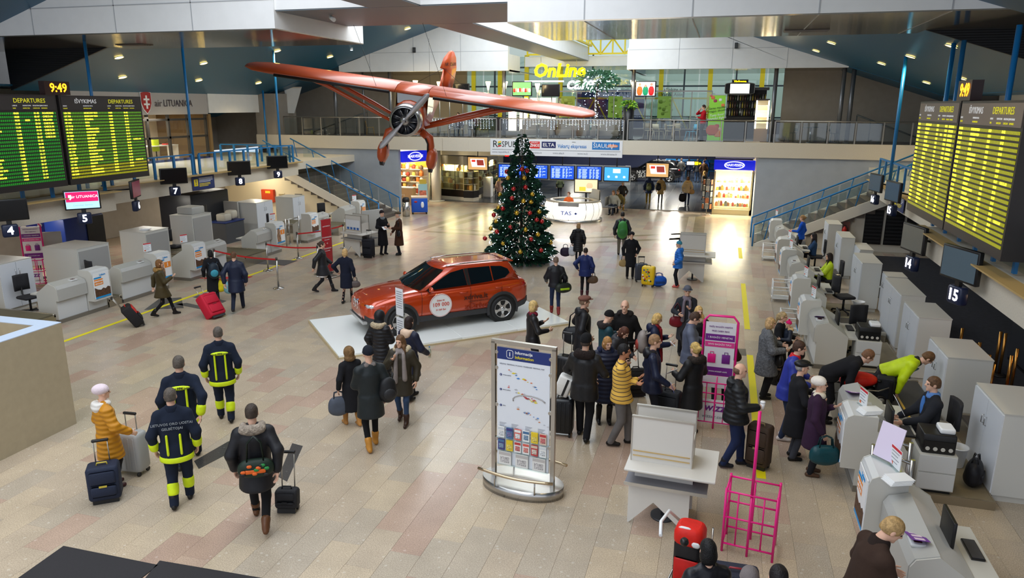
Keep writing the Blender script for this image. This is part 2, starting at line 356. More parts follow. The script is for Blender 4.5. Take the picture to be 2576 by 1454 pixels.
# yellow skylight trusses at the end of the centre bay
YS=M('yellow_steel',(240,214,20),.4)
def truss(name,xa,xb,y,z0,z1,n,lab):
 t=thing(name,lab,'truss',(xa,y,z0));w=xb-xa;h=z1-z0
 MB().box(0,w,-.06,.06,0,.09).build('bottom_chord',YS,t);MB().box(0,w,-.06,.06,h-.09,h).build('top_chord',YS,t)
 for i in range(n+1):MB().box(i*w/n-.04,i*w/n+.04,-.05,.05,0,h).build('post',YS,t)
 for i in range(n):
  a,c=((i,0),(i+1,h))if i%2 else((i+1,0),(i,h))
  MB().cyl((a[0]*w/n,0,a[1]),(c[0]*w/n,0,c[1]),.045,n=6).build('diagonal',YS,t)
truss('roof_truss',-7.6,-4.9,42.0,8.35,9.2,4,'yellow steel roof truss right of the white spine beam');truss('roof_truss',-11.1,-9.1,42.0,8.35,8.75,2,'short yellow steel truss left of the white spine beam')
t=thing('roof_truss','long yellow steel truss running along the white spine beam','truss',(-7.45,23.3,8.77));MB().box(-.06,.06,0,18.7,0,.09).build('bottom_chord',YS,t);MB().box(-.06,.06,0,18.7,.7,.79).build('top_chord',YS,t)
for i in range(15):MB().box(-.04,.04,i*1.33-.04,i*1.33+.04,0,.79).build('post',YS,t)
# skylight glazing above the well and end glazing
struct('window_1',MB().box(-13.2,-2.6,23.2,52,11,11.03),glassm('skyglass'));struct('window_2',MB().box(-11.1,-4.85,52.6,52.7,8.3,11),M('sky_pane',(206,222,226),.2,emit=.5))
# ---- downlights
DLM=M('downlight_lens',(255,214,120),.4,emit=9);RIM=M('downlight_rim',(180,178,170),.3,metal=.7)
def downlight(p,n,lab,r=.16,pw=170,on=True):
 q=Vector(n).to_track_quat('Z','Y').to_euler();t=thing('ceiling_downlight',lab,'ceiling light',p,group='round downlights in the roof');t.rotation_euler=q
 MB().lathe([(r,.0),(r+.03,.0),(r+.03,.02),(r,.02),(r,0)],16,cap=False).build('rim',RIM,t);MB().lathe([(.001,.012),(r,.012),(r,.002),(.001,.002)],16).build('lens',DLM,t)
 if on:spot(Vector(p)+Vector(n)*.08,pw,(1,.80,.48),130,.15)
nl=Vector((.313,0,-1)).normalized();nr=Vector((-.32,0,-1)).normalized()
def onl(px,py):
 r=ray(px,py);t=(zl(0)-CAMZ)/(r.z-.313*r.x);return CAM+r*t
def onr(px,py):
 r=ray(px,py);t=(zr(0)-CAMZ)/(r.z+.32*r.x);return CAM+r*t
for p in((299,143),(308,193),(500,201),(512,158),(697,127),(830,142),(650,208),(1025,71)):downlight(onl(*p)+nl*.02,nl,'round warm downlight in the left blue sloping ceiling')
for p in((2053,127),(2092,107),(2218,159),(2291,141),(2394,114),(2331,207),(2420,196)):downlight(onr(*p)+nr*.02,nr,'round warm downlight in the right blue sloping ceiling')
for x,y in((-18,8),(-18,13),(-22,10),(-16,3),(2,8),(2,13),(5,10),(1,3)):downlight(Vector((x,y,(zl(x)+.33 if x<-8 else zr(x)+.18))),nl if x<-8 else nr,'round warm downlight in the roof above the entrance bay',pw=150)
t=thing('ceiling_spotlight','small white spotlight under the blue ceiling beyond the left girder','spotlight',onl(884,121)+Vector((0,0,-.1)));MB().cyl((0,0,0),(0,0,.12),.07).build('housing',WHITE,t);MB().cyl((0,0,-.01),(0,0,0),.06).build('lens',M('cool_lens',(235,245,255),.3,emit=12),t)
# vents in the polished soffits
for px,py,lab in((2028,76,'rectangular vent in the polished underside of the right girder'),(338,112,'rectangular vent in the polished underside of the left girder')):
 p=G(px,py,7.55);t=thing('ceiling_vent',lab,'vent',p);MB().box(-.55,.55,-.25,.25,-.02,0).build('tray',M('vent_dark',(70,62,56),.5),t);
 for k in range(4):MB().box(-.53,.53,-.2+k*.12,-.16+k*.12,-.035,-.02).build('slat',M('vent_slat',(120,112,104),.4,metal=.5),t)
t=thing('surveillance_camera','small white camera under the mesh soffit of the cross beam','camera',G(832,42,7.98));MB().cyl((0,0,-.02),(.16,-.12,-.1),.06).build('housing',WHITE,t);MB().cyl((0,0,-.02),(0,0,.06),.02).build('bracket',WHITE,t)
for px,py,lab in((1043,126,'small black speaker on the left white gable'),(1852,115,'small black speaker on the right white gable')):
 p=atY(px,py,YB);t=thing('wall_speaker',lab,'speaker',p);MB().box(-.07,.07,-.12,-.01,-.13,.13).build('cabinet',M('black_plastic',(18,18,20),.4),t);MB().box(-.05,.05,-.125,-.12,-.1,.1).build('grille',M('grille_grey',(70,72,74),.6),t)
 # ---- slim poles
BLUE=M('blue_paint',(22,112,172),.35);STEEL=M('steel_brushed',(176,172,164),.3,metal=.85);DBLUE=M('blue_paint_dark',(20,92,146),.4)
def pole(p,z0,z1,r,m,lab,cat='column',grp=None):
 t=thing('slim_column',lab,cat,(p[0],p[1],z0),group=grp);MB().cyl((0,0,0),(0,0,z1-z0),r,n=12).build('shaft',m,t);MB().cyl((0,0,0),(0,0,.04),r*1.7,n=12).build('base_plate',m,t)
for p,lab in(((-20.1,20.0),'blue column rising beside the left departures board'),((-20.1,24.55),'blue column in front of the left office windows'),((-20.1,30.57),'blue column at the head of the left stairs'),((-25.2,37.0),'slim blue column at the passage behind the left mezzanine')):pole(p,MZ+.03,zl(p[0]),.05,BLUE,lab)
for p,lab in(((5.75,28.6),'blue column at the head of the right stairs'),((5.75,22.1),'blue column behind the clock over the right departures board'),((5.75,23.0),'thin blue column between the right stairs and the board'),((5.75,18.3),'thick blue column above the right departures board')):pole(p,MZ+.03,zr(p[0])if p[1]>18.2 else 7.5,.06,BLUE,lab)
GREYST=M('column_grey',(112,114,118),.35,metal=.6)
for px,lab in((848,'grey steel column behind the left wing of the aeroplane'),(918,'slim grey column by the lone cafe chair'),(985,'grey column behind the aeroplane engine'),(1268,'grey steel column under the left edge of the centre bay'),(1588,'grey column under the right white gable'),(1940,'grey steel column beside the bright display case'),(2132,'grey steel column by the empty cafe table'),(2108,'thin tan column near the taupe wall')):
 p=atY(px,330,BY+.95);pole((p.x,p.y),3.9,7.36 if px not in(848,2132,2108)else min(zl(p.x)if px<900 else zr(p.x),7.36),.10 if px!=918 else .06,GREYST,lab)
 # == RAILINGS, STAIRS
RGL=glassm('rail_glass',(.88,.93,.93),.03,.93)
def railing(name,lab,A,B,n,h=.82,m=BLUE,gl=True,pw=.10,rail=.035,grp=None):
 A=Vector(A);B=Vector(B);d=B-A;L=d.length;t=thing(name,lab,'railing',A,math.atan2(d.y,d.x),grp)
 MB().box(0,L,-rail,rail,h-.05,h).build('top_rail',m,t)
 me=MB().box(-pw/2,pw/2,-.03,.03,0,h-.05).mesh('post',m);mg=MB().box(.08,L/n-.08,-.006,.006,.08,h-.12).mesh('glass_pane',RGL)
 for i in range(n+1):
  o=link('post',me,t);o.location=(i*L/n,0,0)
  if gl and i<n:o=link('glass_pane',mg,t);o.location=(i*L/n,0,0)
railing('mezzanine_railing','blue mezzanine railing below the left departures boards',(-19.06,12.2,MZ+.03),(-19.06,19.0,MZ+.03),7)
railing('mezzanine_railing','blue mezzanine railing in front of the left office windows',(-20.05,19.3,MZ+.03),(-20.05,24.4,MZ+.03),5)
railing('mezzanine_railing','blue mezzanine railing between the two columns by the left stairs',(-20.05,24.8,MZ+.03),(-20.05,31.5,MZ+.03),7)
railing('mezzanine_railing','blue railing across the landing at the head of the left stairs',(-24.2,31.6,MZ),(-20.3,31.6,MZ),5)
railing('mezzanine_railing','blue mezzanine railing behind the right departures boards',(4.85,6.5,MZ+.03),(4.85,19.0,MZ+.03),12)
railing('mezzanine_railing','blue mezzanine railing between the right boards and stairs',(5.8,19.3,MZ+.03),(5.8,30.9,MZ+.03),11)
GLS=M('steel_rail',(168,166,160),.3,metal=.8)
def balrail(x0,x1,n,lab):
 t=thing('balcony_railing',lab,'railing',(x0,BY+.12,3.9));L=x1-x0
 MB().cyl((0,0,1.02),(L,0,1.02),.03).build('top_rail',GLS,t)
 me=MB().box(-.03,.03,-.02,.02,0,1.0).mesh('post',GLS);mg=MB().box(.06,L/n-.06,-.005,.005,.06,.95).mesh('glass_pane',RGL)
 for i in range(n+1):
  o=link('post',me,t);o.location=(i*L/n,0,0)
  if i<n:o=link('glass_pane',mg,t);o.location=(i*L/n,0,0)
balrail(-24.4,-17.2,6,'steel and glass balcony railing above the left stairs');balrail(-17.0,-11.6,4,'steel and glass balcony railing behind the aeroplane');balrail(-11.4,-4.9,5,'steel and glass balcony railing hung with icicle lights');balrail(-4.7,2.1,6,'steel and glass balcony railing below the man in red');balrail(2.3,9.4,6,'steel and glass balcony railing by the empty cafe table')
STONE=M('stair_stone',(92,84,78),.5,var=.1);STRW=M('stringer_white',(226,220,206),.5)
def stairs(name,x0,sgn,ya,yb,lab):
 n,rise,run=17,MZ/17,.365;t=thing(name,lab,'stairs',(x0,ya,0));w=yb-ya
 for i in range(n):MB().box(*sorted((sgn*i*run,sgn*(i+1)*run+sgn*.02)),0,w,max(0,(i-2)*rise),(i+1)*rise).build('step',STONE,t)
 a=lambda i,dz:(sgn*i*run,i*rise+dz)
 pol=[a(0,-.0),a(0,.12),a(n,.12),a(n,-.32),a(1.9,-.32)]
 MB().prism(pol,'y',-.07,-.005).build('stringer',STRW,t);MB().prism(pol,'y',w+.005,w+.07).build('stringer',STRW,t)
 for yy,zof in((-.04,0),(w+.04,0)):
  P=lambda i,dz:Vector((sgn*i*run,yy,i*rise+dz))
  hr=MB().tube([P(-.2,0),P(-.2,.92),P(n,.95)],.04,8)if False else MB().cyl(P(-.2,.92),P(n,.97),.035)
  hr.build('handrail',BLUE,t);MB().cyl(P(-.2,0),P(-.2,.94),.035).build('newel_post',BLUE,t)
  for i in range(1,n,3):
   MB().cyl(P(i,.10),P(i+.5,.93),.022,n=6).build('baluster',BLUE,t)
  for i in range(0,n-2,3):
   q=[P(i+.2,.14),P(i+3.0,.14),P(i+3.0,.86),P(i+.2,.86)]
   MB().loft([q,[v+Vector((0,.008,0))for v in q]],sm=False).build('glass_pane',RGL,t)
 return t
stairs('staircase',-16.2,-1,32.6,35.0,'blue railed staircase climbing left to the mezzanine');stairs('staircase',1.5,1,31.2,33.3,'blue railed staircase climbing right to the mezzanine')
# wall under the left stairs with fittings
LITW=M('under_stair_cream',(238,226,196),.6)
struct('wall_under_stairs_left',MB().prism([(-18.1,0),(-26,0),(-26,2.3),(-22.4,2.5),(-18.1,.46)],'y',32.75,32.85),LITW);struct('wall_under_stairs_right',MB().prism([(3.5,0),(11,0),(11,2.3),(7.6,2.5),(3.5,.5)],'y',31.4,31.5),STRW)
lamp((-22.3,31.6,2.1),60,(1,.9,.68),.15)
RED=M('red_paint',(196,34,26),.4);BLK=M('black_plastic',(18,18,20),.4);ORNG=M('orange_red',(214,72,36),.5)
def onstair(px,py):return atY(px,py,32.72)
def wallbox(name,lab,cat,px0,py0,px1,py1,m,d=.16,extra=None):
 a,b=onstair(px0,py1),onstair(px1,py0);t=thing(name,lab,cat,(a.x,32.74,a.z));w,h=b.x-a.x,b.z-a.z
 MB().box(0,w,-d,0,0,h).build('case',m,t);MB().box(.02,w-.02,-d-.012,-d,.02,h-.02).build('door',m,t)
 if extra:MB().box(w*.35,w*.75,-d-.016,-d-.012,h*.72,h*.9).build('label_plate',extra,t)
 return t
wallbox('fire_hose_cabinet','orange red fire hose cabinet under the left stairs','cabinet',663,477,691,507,ORNG,extra=M('plate_yellow',(230,210,60),.5))
for k,(x0,x1,y0,y1)in enumerate(((703,715,486,517),(717,729,491,530),(730,742,496,540))):
 a,b=onstair(x0,y1),onstair(x1,y0);t=thing('louvre_panel',('tallest','middle','lowest')[k-0]+' cream louvre panel on the wall under the left stairs' if k else 'first cream louvre panel beside the orange red cabinet','vent',(a.x,32.74,a.z))
 w,h=b.x-a.x,b.z-a.z;MB().box(0,w,-.03,0,0,h).build('frame',LITW,t)
 for i in range(10):MB().box(.02,w-.02,-.05,-.03,(i+.3)*h/10.5,(i+.8)*h/10.5).build('slat',M('louvre_tan',(176,162,122),.5),t)
def extinguisher(p,lab,rz=0):
 t=thing('fire_extinguisher',lab,'extinguisher',p,rz)
 MB().lathe([(.07,0),(.085,.02),(.085,.42),(.06,.49),(.025,.52),(.025,.56)],14).build('cylinder',RED,t);MB().box(-.05,.05,-.02,.02,.56,.6).build('valve',BLK,t);MB().tube([(.04,0,.57),(.1,0,.5),(.1,0,.25)],.012,6).build('hose',BLK,t)
p=onstair(753,528);extinguisher((p.x,32.5,p.z),'red fire extinguisher in a niche under the left stairs');t=thing('extinguisher_cabinet','grey wall box holding the extinguisher under the left stairs','cabinet',(p.x,32.74,p.z-.03));MB().box(-.2,.2,-.03,0,0,.85).build('back_plate',M('steel_grey',(150,146,138),.4,metal=.5),t);MB().box(-.2,.2,-.36,0,-.02,0).build('shelf',STRW,t)
# == DEPARTURE BOARDS
BFR=M('board_frame',(34,30,30),.45);BHEAD=M('board_header',(46,42,42),.5);BHEADR=M('board_header_lit',(120,108,98),.5)  # second header is the same panel, paler for the light falling on it
def flapmat(name,c1,c2,em):
 m=bpy.data.materials.new(name);m.use_nodes=True;MATS[name]=m;nt=m.node_tree;b=nt.nodes['Principled BSDF'];L=nt.links.new
 tc=nt.nodes.new('ShaderNodeTexCoord');w=nt.nodes.new('ShaderNodeTexWave');w.bands_direction='Y';w.inputs['Scale'].default_value=3.15*1.7;L(tc.outputs['Object'],w.inputs['Vector'])
 r=nt.nodes.new('ShaderNodeValToRGB');r.color_ramp.elements[0].color=lin(c2)+(1,);r.color_ramp.elements[1].color=lin(c1)+(1,);r.color_ramp.elements[0].position=.12;r.color_ramp.elements[1].position=.4
 L(w.outputs[1],r.inputs[0]);L(r.outputs[0],b.inputs['Base Color']);L(r.outputs[0],b.inputs['Emission Color']);b.inputs['Emission Strength'].default_value=em;b.inputs['Roughness'].default_value=.5;return m
FG,FGL,FY1=flapmat('flap_green',(28,128,30),(8,50,10),.55),flapmat('flap_lime',(90,150,24),(26,66,8),.55),flapmat('flap_yellow',(170,170,10),(96,96,6),.5)  # passive flap rows and their lettering get a slight added glow
FTX=M('flap_text',(255,246,70),.5,emit=1.15);HYE=M('header_yellow',(206,200,40),.5,emit=.5);HWH=M('header_white',(214,214,214),.5,emit=.35)
R1="""UP 123|LONDON LTN|09:50||01-02|BOARDING;FR 4521|OSLO RYG|10:20||05-07|CHECK-IN;LO 776|WARSAW|10:30|10:50|10-12|DELAYED;W6 8071|DUBLIN|11:10||23-24|CHECK-IN;LT 711|TALLINN|11:10||23-24|CHECK-IN;SK 745|COPENHAGEN|11:25||19-20|CHECK-IN;LH 887|FRANKFURT|11:40||15-17|CHECK-IN;OS 834|VIENNA|11:50||25-27|CHECK-IN;AY 132|HELSINKI|11:50||21-22|;BT 346|RIGA|12:45||20-30|;LT 481|MUNICH|13:15||19-20|;PS 186|KIEV KBP|13:40||21-24|;DY 1081|OSLO|13:55||15-17|;W6 8011|BARCELONA|14:05||25-27|;FR 7981|BERGAMO|14:05||25-27|;TE 461|ROME FCO|14:05||25-27|;SU 2107|MOSCOW SVO|14:20||21-24|;LO 770|WARSAW|14:20||21-24|;KL 3175|AMSTERDAM|14:20||21-24|;BT 348|RIGA|14:20||21-24|"""
R2="""UN 788|MOSCOW VKO|14:50||01-02|;UT 788|MOSCOW VKO|14:50||01-02|;TK 1408|ISTANBUL|15:00||10-13|;BT 344|RIGA|15:25||03-04|;CY 8115|RIGA|15:25||03-04|;SK 1743|COPENHAGEN|15:50||19-21|;FI 7521|COPENHAGEN|15:50||19-21|;FR 2883|OSLO RYG|16:50||22-23|;PS 182|KIEV KBP|16:50||15-17|;LT 711|GOTEBORG|17:00||05-07|CHECK-IN;W6 8055|ROME FCO|17:25||20-30|;AY 2134|HELSINKI|18:05||25-26|;SK 739|STOCKHOLM ARN|18:15||19-20|;LO 776|WARSAW|19:05||15-17|;W6 8005|LONDON LTN|19:30||20-30|;UN 254|MOSCOW DME|20:35||10-12|;LT 481|PRAGUE|21:05||05-07|CHECK-IN;BT 340|RIGA|21:30||19-20|;FR 2245|LONDON STN|22:25||21-22|;SU 2109|MOSCOW SVO|05:05|||"""
CX6=(.03,.255,.545,.645,.745,.83)
def board(lab,X,y0,y1,z0,z1,rows,sgn,flaps,head):
 W,Hh=y1-y0,z1-z0;t=thing('departures_board',lab,'departure board',(X,y0 if sgn>0 else y1,z0),0 if sgn>0 else PI,'flap departure boards')
 MB().box(-.35,0,0,W,0,Hh).build('casing',BFR,t);hb=MB().box(.0,.012,.06,W-.06,Hh-.42,Hh-.04).build('header_panel',head,t)
 text('IŠVYKIMAS',.17,HWH,hb,(.016,W*.29,Hh-.17),FXp);text('DEPARTURES',.17,HYE,hb,(.016,W*.72,Hh-.17),FXp)
 for c,s_ in zip(CX6,('REISAS','PASKIRTIES VIETA','LAIKAS','NUMATOMA','REGISTRACIJA','PASTABOS')):text(s_,.045,HWH,hb,(.016,W*c,Hh-.30),FXp,'LEFT')
 for c,s_ in zip(CX6,('FLIGHT','DESTINATION','TIME','EXPECTED','CHECK-IN','REMARKS')):text(s_,.045,HYE,hb,(.016,W*c,Hh-.37),FXp,'LEFT')
 rows=rows.split(';');n=len(rows)+1;dz=(Hh-.46-.16)/n
 for i in range(n):
  z=Hh-.46-dz*(i+.5);fm=flaps(i);r=MB().box(.0,.01,.07,W-.07,z-dz*.30,z+dz*.30).build('flap_row',fm,t)
  if i<n-1:
   for c,s_ in zip(CX6,rows[i].split('|')):
    if s_:text(s_,dz*.74,FTX,r,(.014,W*c,z),FXp,'LEFT',sx=1.02,bold=.022)
 return t
board('left departures board with green rows and late morning flights',-18.6,14.1,17.22,3.24,5.84,R1,1,lambda i:FG,BHEAD);board('left departures board with lime rows listing Istanbul and Prague',-18.6,17.32,20.48,3.24,5.83,R2,1,lambda i:FGL if i<17 else FY1,BHEAD)
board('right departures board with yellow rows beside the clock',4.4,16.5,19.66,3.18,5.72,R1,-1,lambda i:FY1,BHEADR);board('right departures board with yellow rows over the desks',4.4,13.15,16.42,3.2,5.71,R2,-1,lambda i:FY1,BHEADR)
# hangers tying the boards to the mezzanine edge
def hangers(X,ys,s):
 for y in ys:MB().box(*sorted((X,X+s*.6)),y-.04,y+.04,3.0,3.3).build('hanger',DBLUE,None)
 # clocks
AMB=M('clock_amber',(255,150,20),.4,emit=5)
for X,y,sg,lab in((-18.6,17.0,1,'red digital clock reading 9:49 above the left boards'),(4.4,16.75,-1,'red digital clock reading 9:49 above the right boards')):
 t=thing('digital_clock',lab,'clock',(X,y,5.84 if sg>0 else 5.72),0 if sg>0 else PI);MB().box(-.2,0,-.1,.75,0,.38).build('case',M('clock_case',(40,20,18),.4),t)
 text('9:49',.34,AMB,t,(.006,.36,.19),FXp,bold=.015)
 # == hanging screens + number boxes
SCB=M('screen_off',(14,14,16),.18);NBX=M('number_box',(22,34,66),.35);NWH=M('number_lit',(240,240,255),.4,emit=4)
def screen_unit(no,X,y,z,sg,yaw,W=.95,Hh=.58,scr=None,lab='',arm=.55):
 t=thing('counter_screen',lab or 'black hanging screen over counter %s'%{'4':'four by the left boards','7':'seven next to the blue notice','8':'eight before the black scanner','9':'nine at the head of the left stairs'}.get(no,no),'screen',(X,y,z),(0 if sg>0 else PI)+yaw,'screens over the check-in desks')
 MB().rbox(-.09,0,-W/2,W/2,-Hh/2,Hh/2,.015).build('casing',BLK,t);p=MB().box(.0,.006,-W/2+.04,W/2-.04,-Hh/2+.04,Hh/2-.04).build('panel',scr or SCB,t)
 MB().box(-.09,-.02,-.06,.06,-Hh/2-.1,-Hh/2).build('neck',BLK,t);MB().cyl((-.09,0,0),(-arm,0,-.1),.025,n=8).build('wall_arm',BLK,t)
 nb=MB().rbox(-.16,.02,-.19,.19,-Hh/2-.44,-Hh/2-.1,.04).build('number_box',NBX,t);text(no,.30,NWH,nb,(.026,0,-Hh/2-.27),FXp,bold=.02,name='number')
 return t,p
PINK=M('screen_pink',(206,20,96),.3,emit=1.0);SKY=M('screen_pale',(170,214,240),.3,emit=1.0)
# left row (mezzanine edge), pixel -> point on a plane just in front of the edge
def onl_s(px,py,X=-18.3):return atX(px,py,X)
p=onl_s(18,529);screen_unit('4',p.x,p.y,p.z,1,math.radians(-35))
p=onl_s(207,503);t5,pn=screen_unit('5',p.x,p.y,p.z,1,math.radians(-42),scr=SKY,lab='hanging screen with pink airline display over counter five')
MB().box(.006,.010,-.42,.42,-.05,.24).build('display_band',PINK,pn);text('air LITUANICA',.11,M('screen_white',(255,255,255),.4,emit=1.5),pn,(.014,.06,.10),FXp);text('Customer Service',.07,M('screen_grey',(150,180,200),.4,emit=.6),pn,(.014,0,-.15),FXp)
sv=[(-.33,.16),(-.25,.16),(-.25,.06),(-.29,.01),(-.33,.06)];MB().prism([(a-.02,b)for a,b in sv],'x',.010,.012).build('crest',M('screen_white'),pn)
p=onl_s(343,475,-18.6);screen_unit('6',p.x,p.y,p.z,1,math.radians(28),scr=M('screen_dim_pink',(110,40,60),.3,emit=.4),lab='hanging screen turned aside over counter six',arm=1.7)
for no,px,py in(('7',437,443),('8',602,423),('9',698,408)):
 p=onl_s(px,py,-19.5);screen_unit(no,p.x,p.y,p.z,1,math.radians(-38))
for no,px,py,X,yw,sc in(('16',2201,460,5.2,12,M('screen_blue_reflection',(58,84,104),.25,emit=.12)),('15',2244,482,5.1,12,M('screen_blue_reflection')),('14',2295,600,4.3,14,M('screen_grey_reflection',(92,94,88),.25,emit=.1)),('15',2412,665,4.3,20,M('screen_teal_reflection',(74,92,104),.25,emit=.12))):  # panel tints and faint glow stand in for a dim grey-blue reflection
 p=atX(px,py,X);screen_unit(no,p.x,p.y,p.z,-1,math.radians(yw),W=1.0,Hh=.62,scr=sc,lab={2201:'hanging screen nearest the right stairs',2244:'second hanging screen from the right stairs with a painted blue reflection',2295:'hanging screen with painted pale grey reflection over counter 14',2412:'hanging screen with painted teal reflection over counter 15'}[px])
 # blue notice boards on the mezzanine edges
NOT=M('notice_navy',(34,52,110),.4);NYE=M('notice_yellow',(240,220,30),.5);NW=M('notice_white',(226,230,240),.5)
def notice(lab,X,y0,y1,z0,z1,sg):
 W,h=y1-y0,z1-z0;t=thing('notice_board',lab,'sign',(X,y0 if sg>0 else y1,z0),0 if sg>0 else PI);MB().rbox(0,.02,0,W,0,h,.009).build('panel',NOT,t)
 MB().rbox(.02,.024,W*.07,W*.24,h*.3,h*.8,.0015).build('warning_badge',NYE,t);text('!',h*.5,NOT,t,(.028,W*.155,h*.55),FXp,bold=.02)
 for i in range(4):MB().box(.02,.023,W*.3,W*(.92-.1*(i==3)),h*(.82-i*.09),h*(.86-i*.09)).build('text_line',NW,t)
 for i in range(3):MB().box(.02,.023,W*.3,W*(.8-.1*(i==2)),h*(.42-i*.09),h*(.46-i*.09)).build('text_line',NYE,t)
a,b_=atX(485,481,-19.98),atX(537,440,-19.98);notice('navy notice board with yellow exclamation mark on the left mezzanine edge',-19.98,a.y,b_.y,2.28,2.82,1)
a,b_=atX(2219,490,5.66),atX(2238,515,5.66);notice('navy notice board on the right mezzanine edge between screens',5.66,25.6,27.0,2.3,2.8,-1)
# == CHECK-IN DESKS
DW=M('desk_white',(204,206,206),.4);DG=M('desk_grey',(176,176,172),.35);DE=M('desk_edge',(198,196,188),.4);PL=M('desk_plinth',(140,136,128),.3,metal=.6)
LEB=M('lebara_blue',(0,144,214),.5);PW=M('poster_white',(238,240,242),.4);PO=M('poster_orange',(238,140,44),.5);CROWD=M('poster_crowd',(86,58,40),.6,var=.8,vs=30)
low=[(.06,0),(.06,.60),(0,.60),(0,.90),(.05,.99),(.27,1.06),(.68,.76),(.68,0)]
tall=[(.03,0),(.03,.36),(-.18,.36),(-.18,1.08),(-.15,1.17),(-.08,1.21),(.25,1.21),(.25,1.0),(.68,.74),(.68,0)]
def desk(side,y0,y1,tallfirst,lab,X=None,var=0):
 L=y1-y0;X=X if X is not None else(2.2 if side>0 else-16.36)
 t=thing('check_in_desk',lab,'desk',(X,y0 if side>0 else y1,0),0 if side>0 else PI,'check-in desks')
 tf=tallfirst if side>0 else not tallfirst
 ta,tb,la,lb=(0,.62,.62,L)if tf else(L-.62,L,0,L-.62)
 MB().prism([(a,b)for a,b in tall],'y',ta+.02,tb-.02).build('tall_module',DW,t)
 for yy in(ta,tb-.02):MB().prism([(a-(.006 if a<.2 else-.006),b+.004 if b>.3 else b)for a,b in tall],'y',yy,yy+.02).build('end_panel',DE,t)
 MB().prism([(a,b)for a,b in low],'y',la+.02,lb-.02).build('low_module',DW,t)
 MB().prism([(-.012,.60),(-.012,.905),(.04,1.0),(.27,1.075),(.27,1.06),(.05,.985),(0,.9),(0,.6)],'y',la+.02,lb-.02).build('fascia',DG,t)
 e=la if tf is False else lb-.02
 MB().prism([(a+(.006 if a>.3 else 0),b+.004 if b>.3 else b)for a,b in low],'y',e,e+.02).build('end_panel',DE,t)
 MB().box(.02,.7,-.01,L+.01,0,.1).build('plinth',PL,t)
 MB().box(.30,.95,la+.05,lb-.05,.70,.74).build('worktop',DE,t)
 MB().rbox(.04,.2,la+.22,la+.42,1.005,1.05,.015,R=Matrix.Rotation(0,4,'Z')).build('card_reader',DW,t);MB().box(.08,.16,la+.27,la+.36,1.05,1.056).build('reader_window',M('reader_dark',(70,30,30),.3),t)
 # advertising poster hung on the tall module (faces -x local)
 ps=MB().box(-.195,-.18,ta+.05,tb-.05,.42,1.12).build('poster',PW,t);w=tb-ta-.1;u=ta+.05
 Q=lambda a,b,c,d,m,n:MB().box(-.198,-.195,u+w*a,u+w*b,.42+.7*c,.42+.7*d).build(n,m,ps)
 Q(0,1,0,.07,LEB,'blue_band');Q(.42,.98,.52,.76,PO,'orange_panel')if var==0 else Q(.02,.55,.45,.7,PO,'orange_panel')
 Q(.5,.98,.78,.84,LEB,'speech_bubble')
 if var==0:
  cp=[(0,.07),(1,.07),(1,.36),(.85,.40),(.7,.33),(.55,.38),(.4,.32),(.2,.36),(0,.45)]
  MB().prism([(u+w*(1-a),.42+.7*b)for a,b in cp],'x',-.198,-.195).build('crowd_picture',CROWD,ps)
  text('NEMOKAMA',.055,PW,ps,(-.2,u+w*.7,.42+.7*.68),FXm,bold=.01);text('SIM kortelė',.05,PW,ps,(-.2,u+w*.7,.42+.7*.58),FXm,bold=.01)
 else:
  cp=[(.05,.07),(.5,.07),(.48,.4),(.38,.5),(.42,.66),(.36,.8),(.22,.84),(.1,.8),(.08,.6),(.02,.45)]
  MB().prism([(u+w*(1-a),.42+.7*b)for a,b in cp],'x',-.199,-.196).build('woman_picture',M('poster_woman',(146,112,84),.6,var=.6,vs=14),ps);text('1',.16,PW,ps,(-.2,u+w*.28,.42+.7*.57),FXm,bold=.03)
 text('Lebara',.075,LEB,ps,(-.2,u+w*.42,.42+.7*.91),FXm,bold=.012)
 return t
LD=[(14.32,15.9,False,'white check-in desk beside the conveyor behind the beige box',0),(16.49,18.3,False,'white check-in desk behind the girl in the green parka',1),(19.31,21.2,True,'white check-in desk beside the couple with the red suitcase',0),(22.95,24.5,False,'white check-in desk with a woman in a hat on its poster by the red rope',1),(26.4,28.2,True,'white check-in desk behind the red rollup stand',0),(29.6,31.3,False,'white check-in desk at the foot of the left stairs',1)]
for a in LD:desk(-1,*a[:4],var=a[4])
RD=[(7.6,9.6,False,'white check-in desk where the man in the brown coat leans',0),(10.88,12.75,True,'white check-in desk where the clerk in the dark suit sits',0),(16.4,18.3,False,'white check-in desk behind the bending man in black',0),(19.98,21.8,True,'white check-in desk with an empty black chair behind it',0),(22.9,24.7,False,'white check-in desk where the woman in the yellow vest works',0),(26.05,27.9,True,'white check-in desk where the long haired clerk sits',0),(29.35,31.1,False,'white check-in desk at the foot of the right stairs',0)]
for a in RD:desk(1,*a[:4],var=a[4])
# raised clerk platforms with steel edge
PFT=M('platform_rubber',(128,116,92),.6,var=.08);PFE=M('platform_edge',(150,138,116),.3,metal=.6)
def platform(x0,x1,y0,y1,lab):
 t=thing('clerk_platform',lab,'platform',(x0,y0,0));MB().box(.02,x1-x0-.02,.02,y1-y0-.02,0,.13).build('deck',PFT,t)
 b=MB();w,l=x1-x0,y1-y0
 b.box(0,w,0,.02,0,.135);b.box(0,w,l-.02,l,0,.135);b.box(0,.02,.02,l-.02,0,.135);b.box(w-.02,w,.02,l-.02,0,.135);b.build('edge_strip',PFE,t)
platform(2.92,4.1,10.86,13.0,'raised platform with steel edge behind the clerk in the dark suit');platform(2.92,4.1,16.2,18.4,'raised platform behind the second right hand desk');platform(2.92,3.9,19.9,21.9,'raised platform under the empty black office chair')
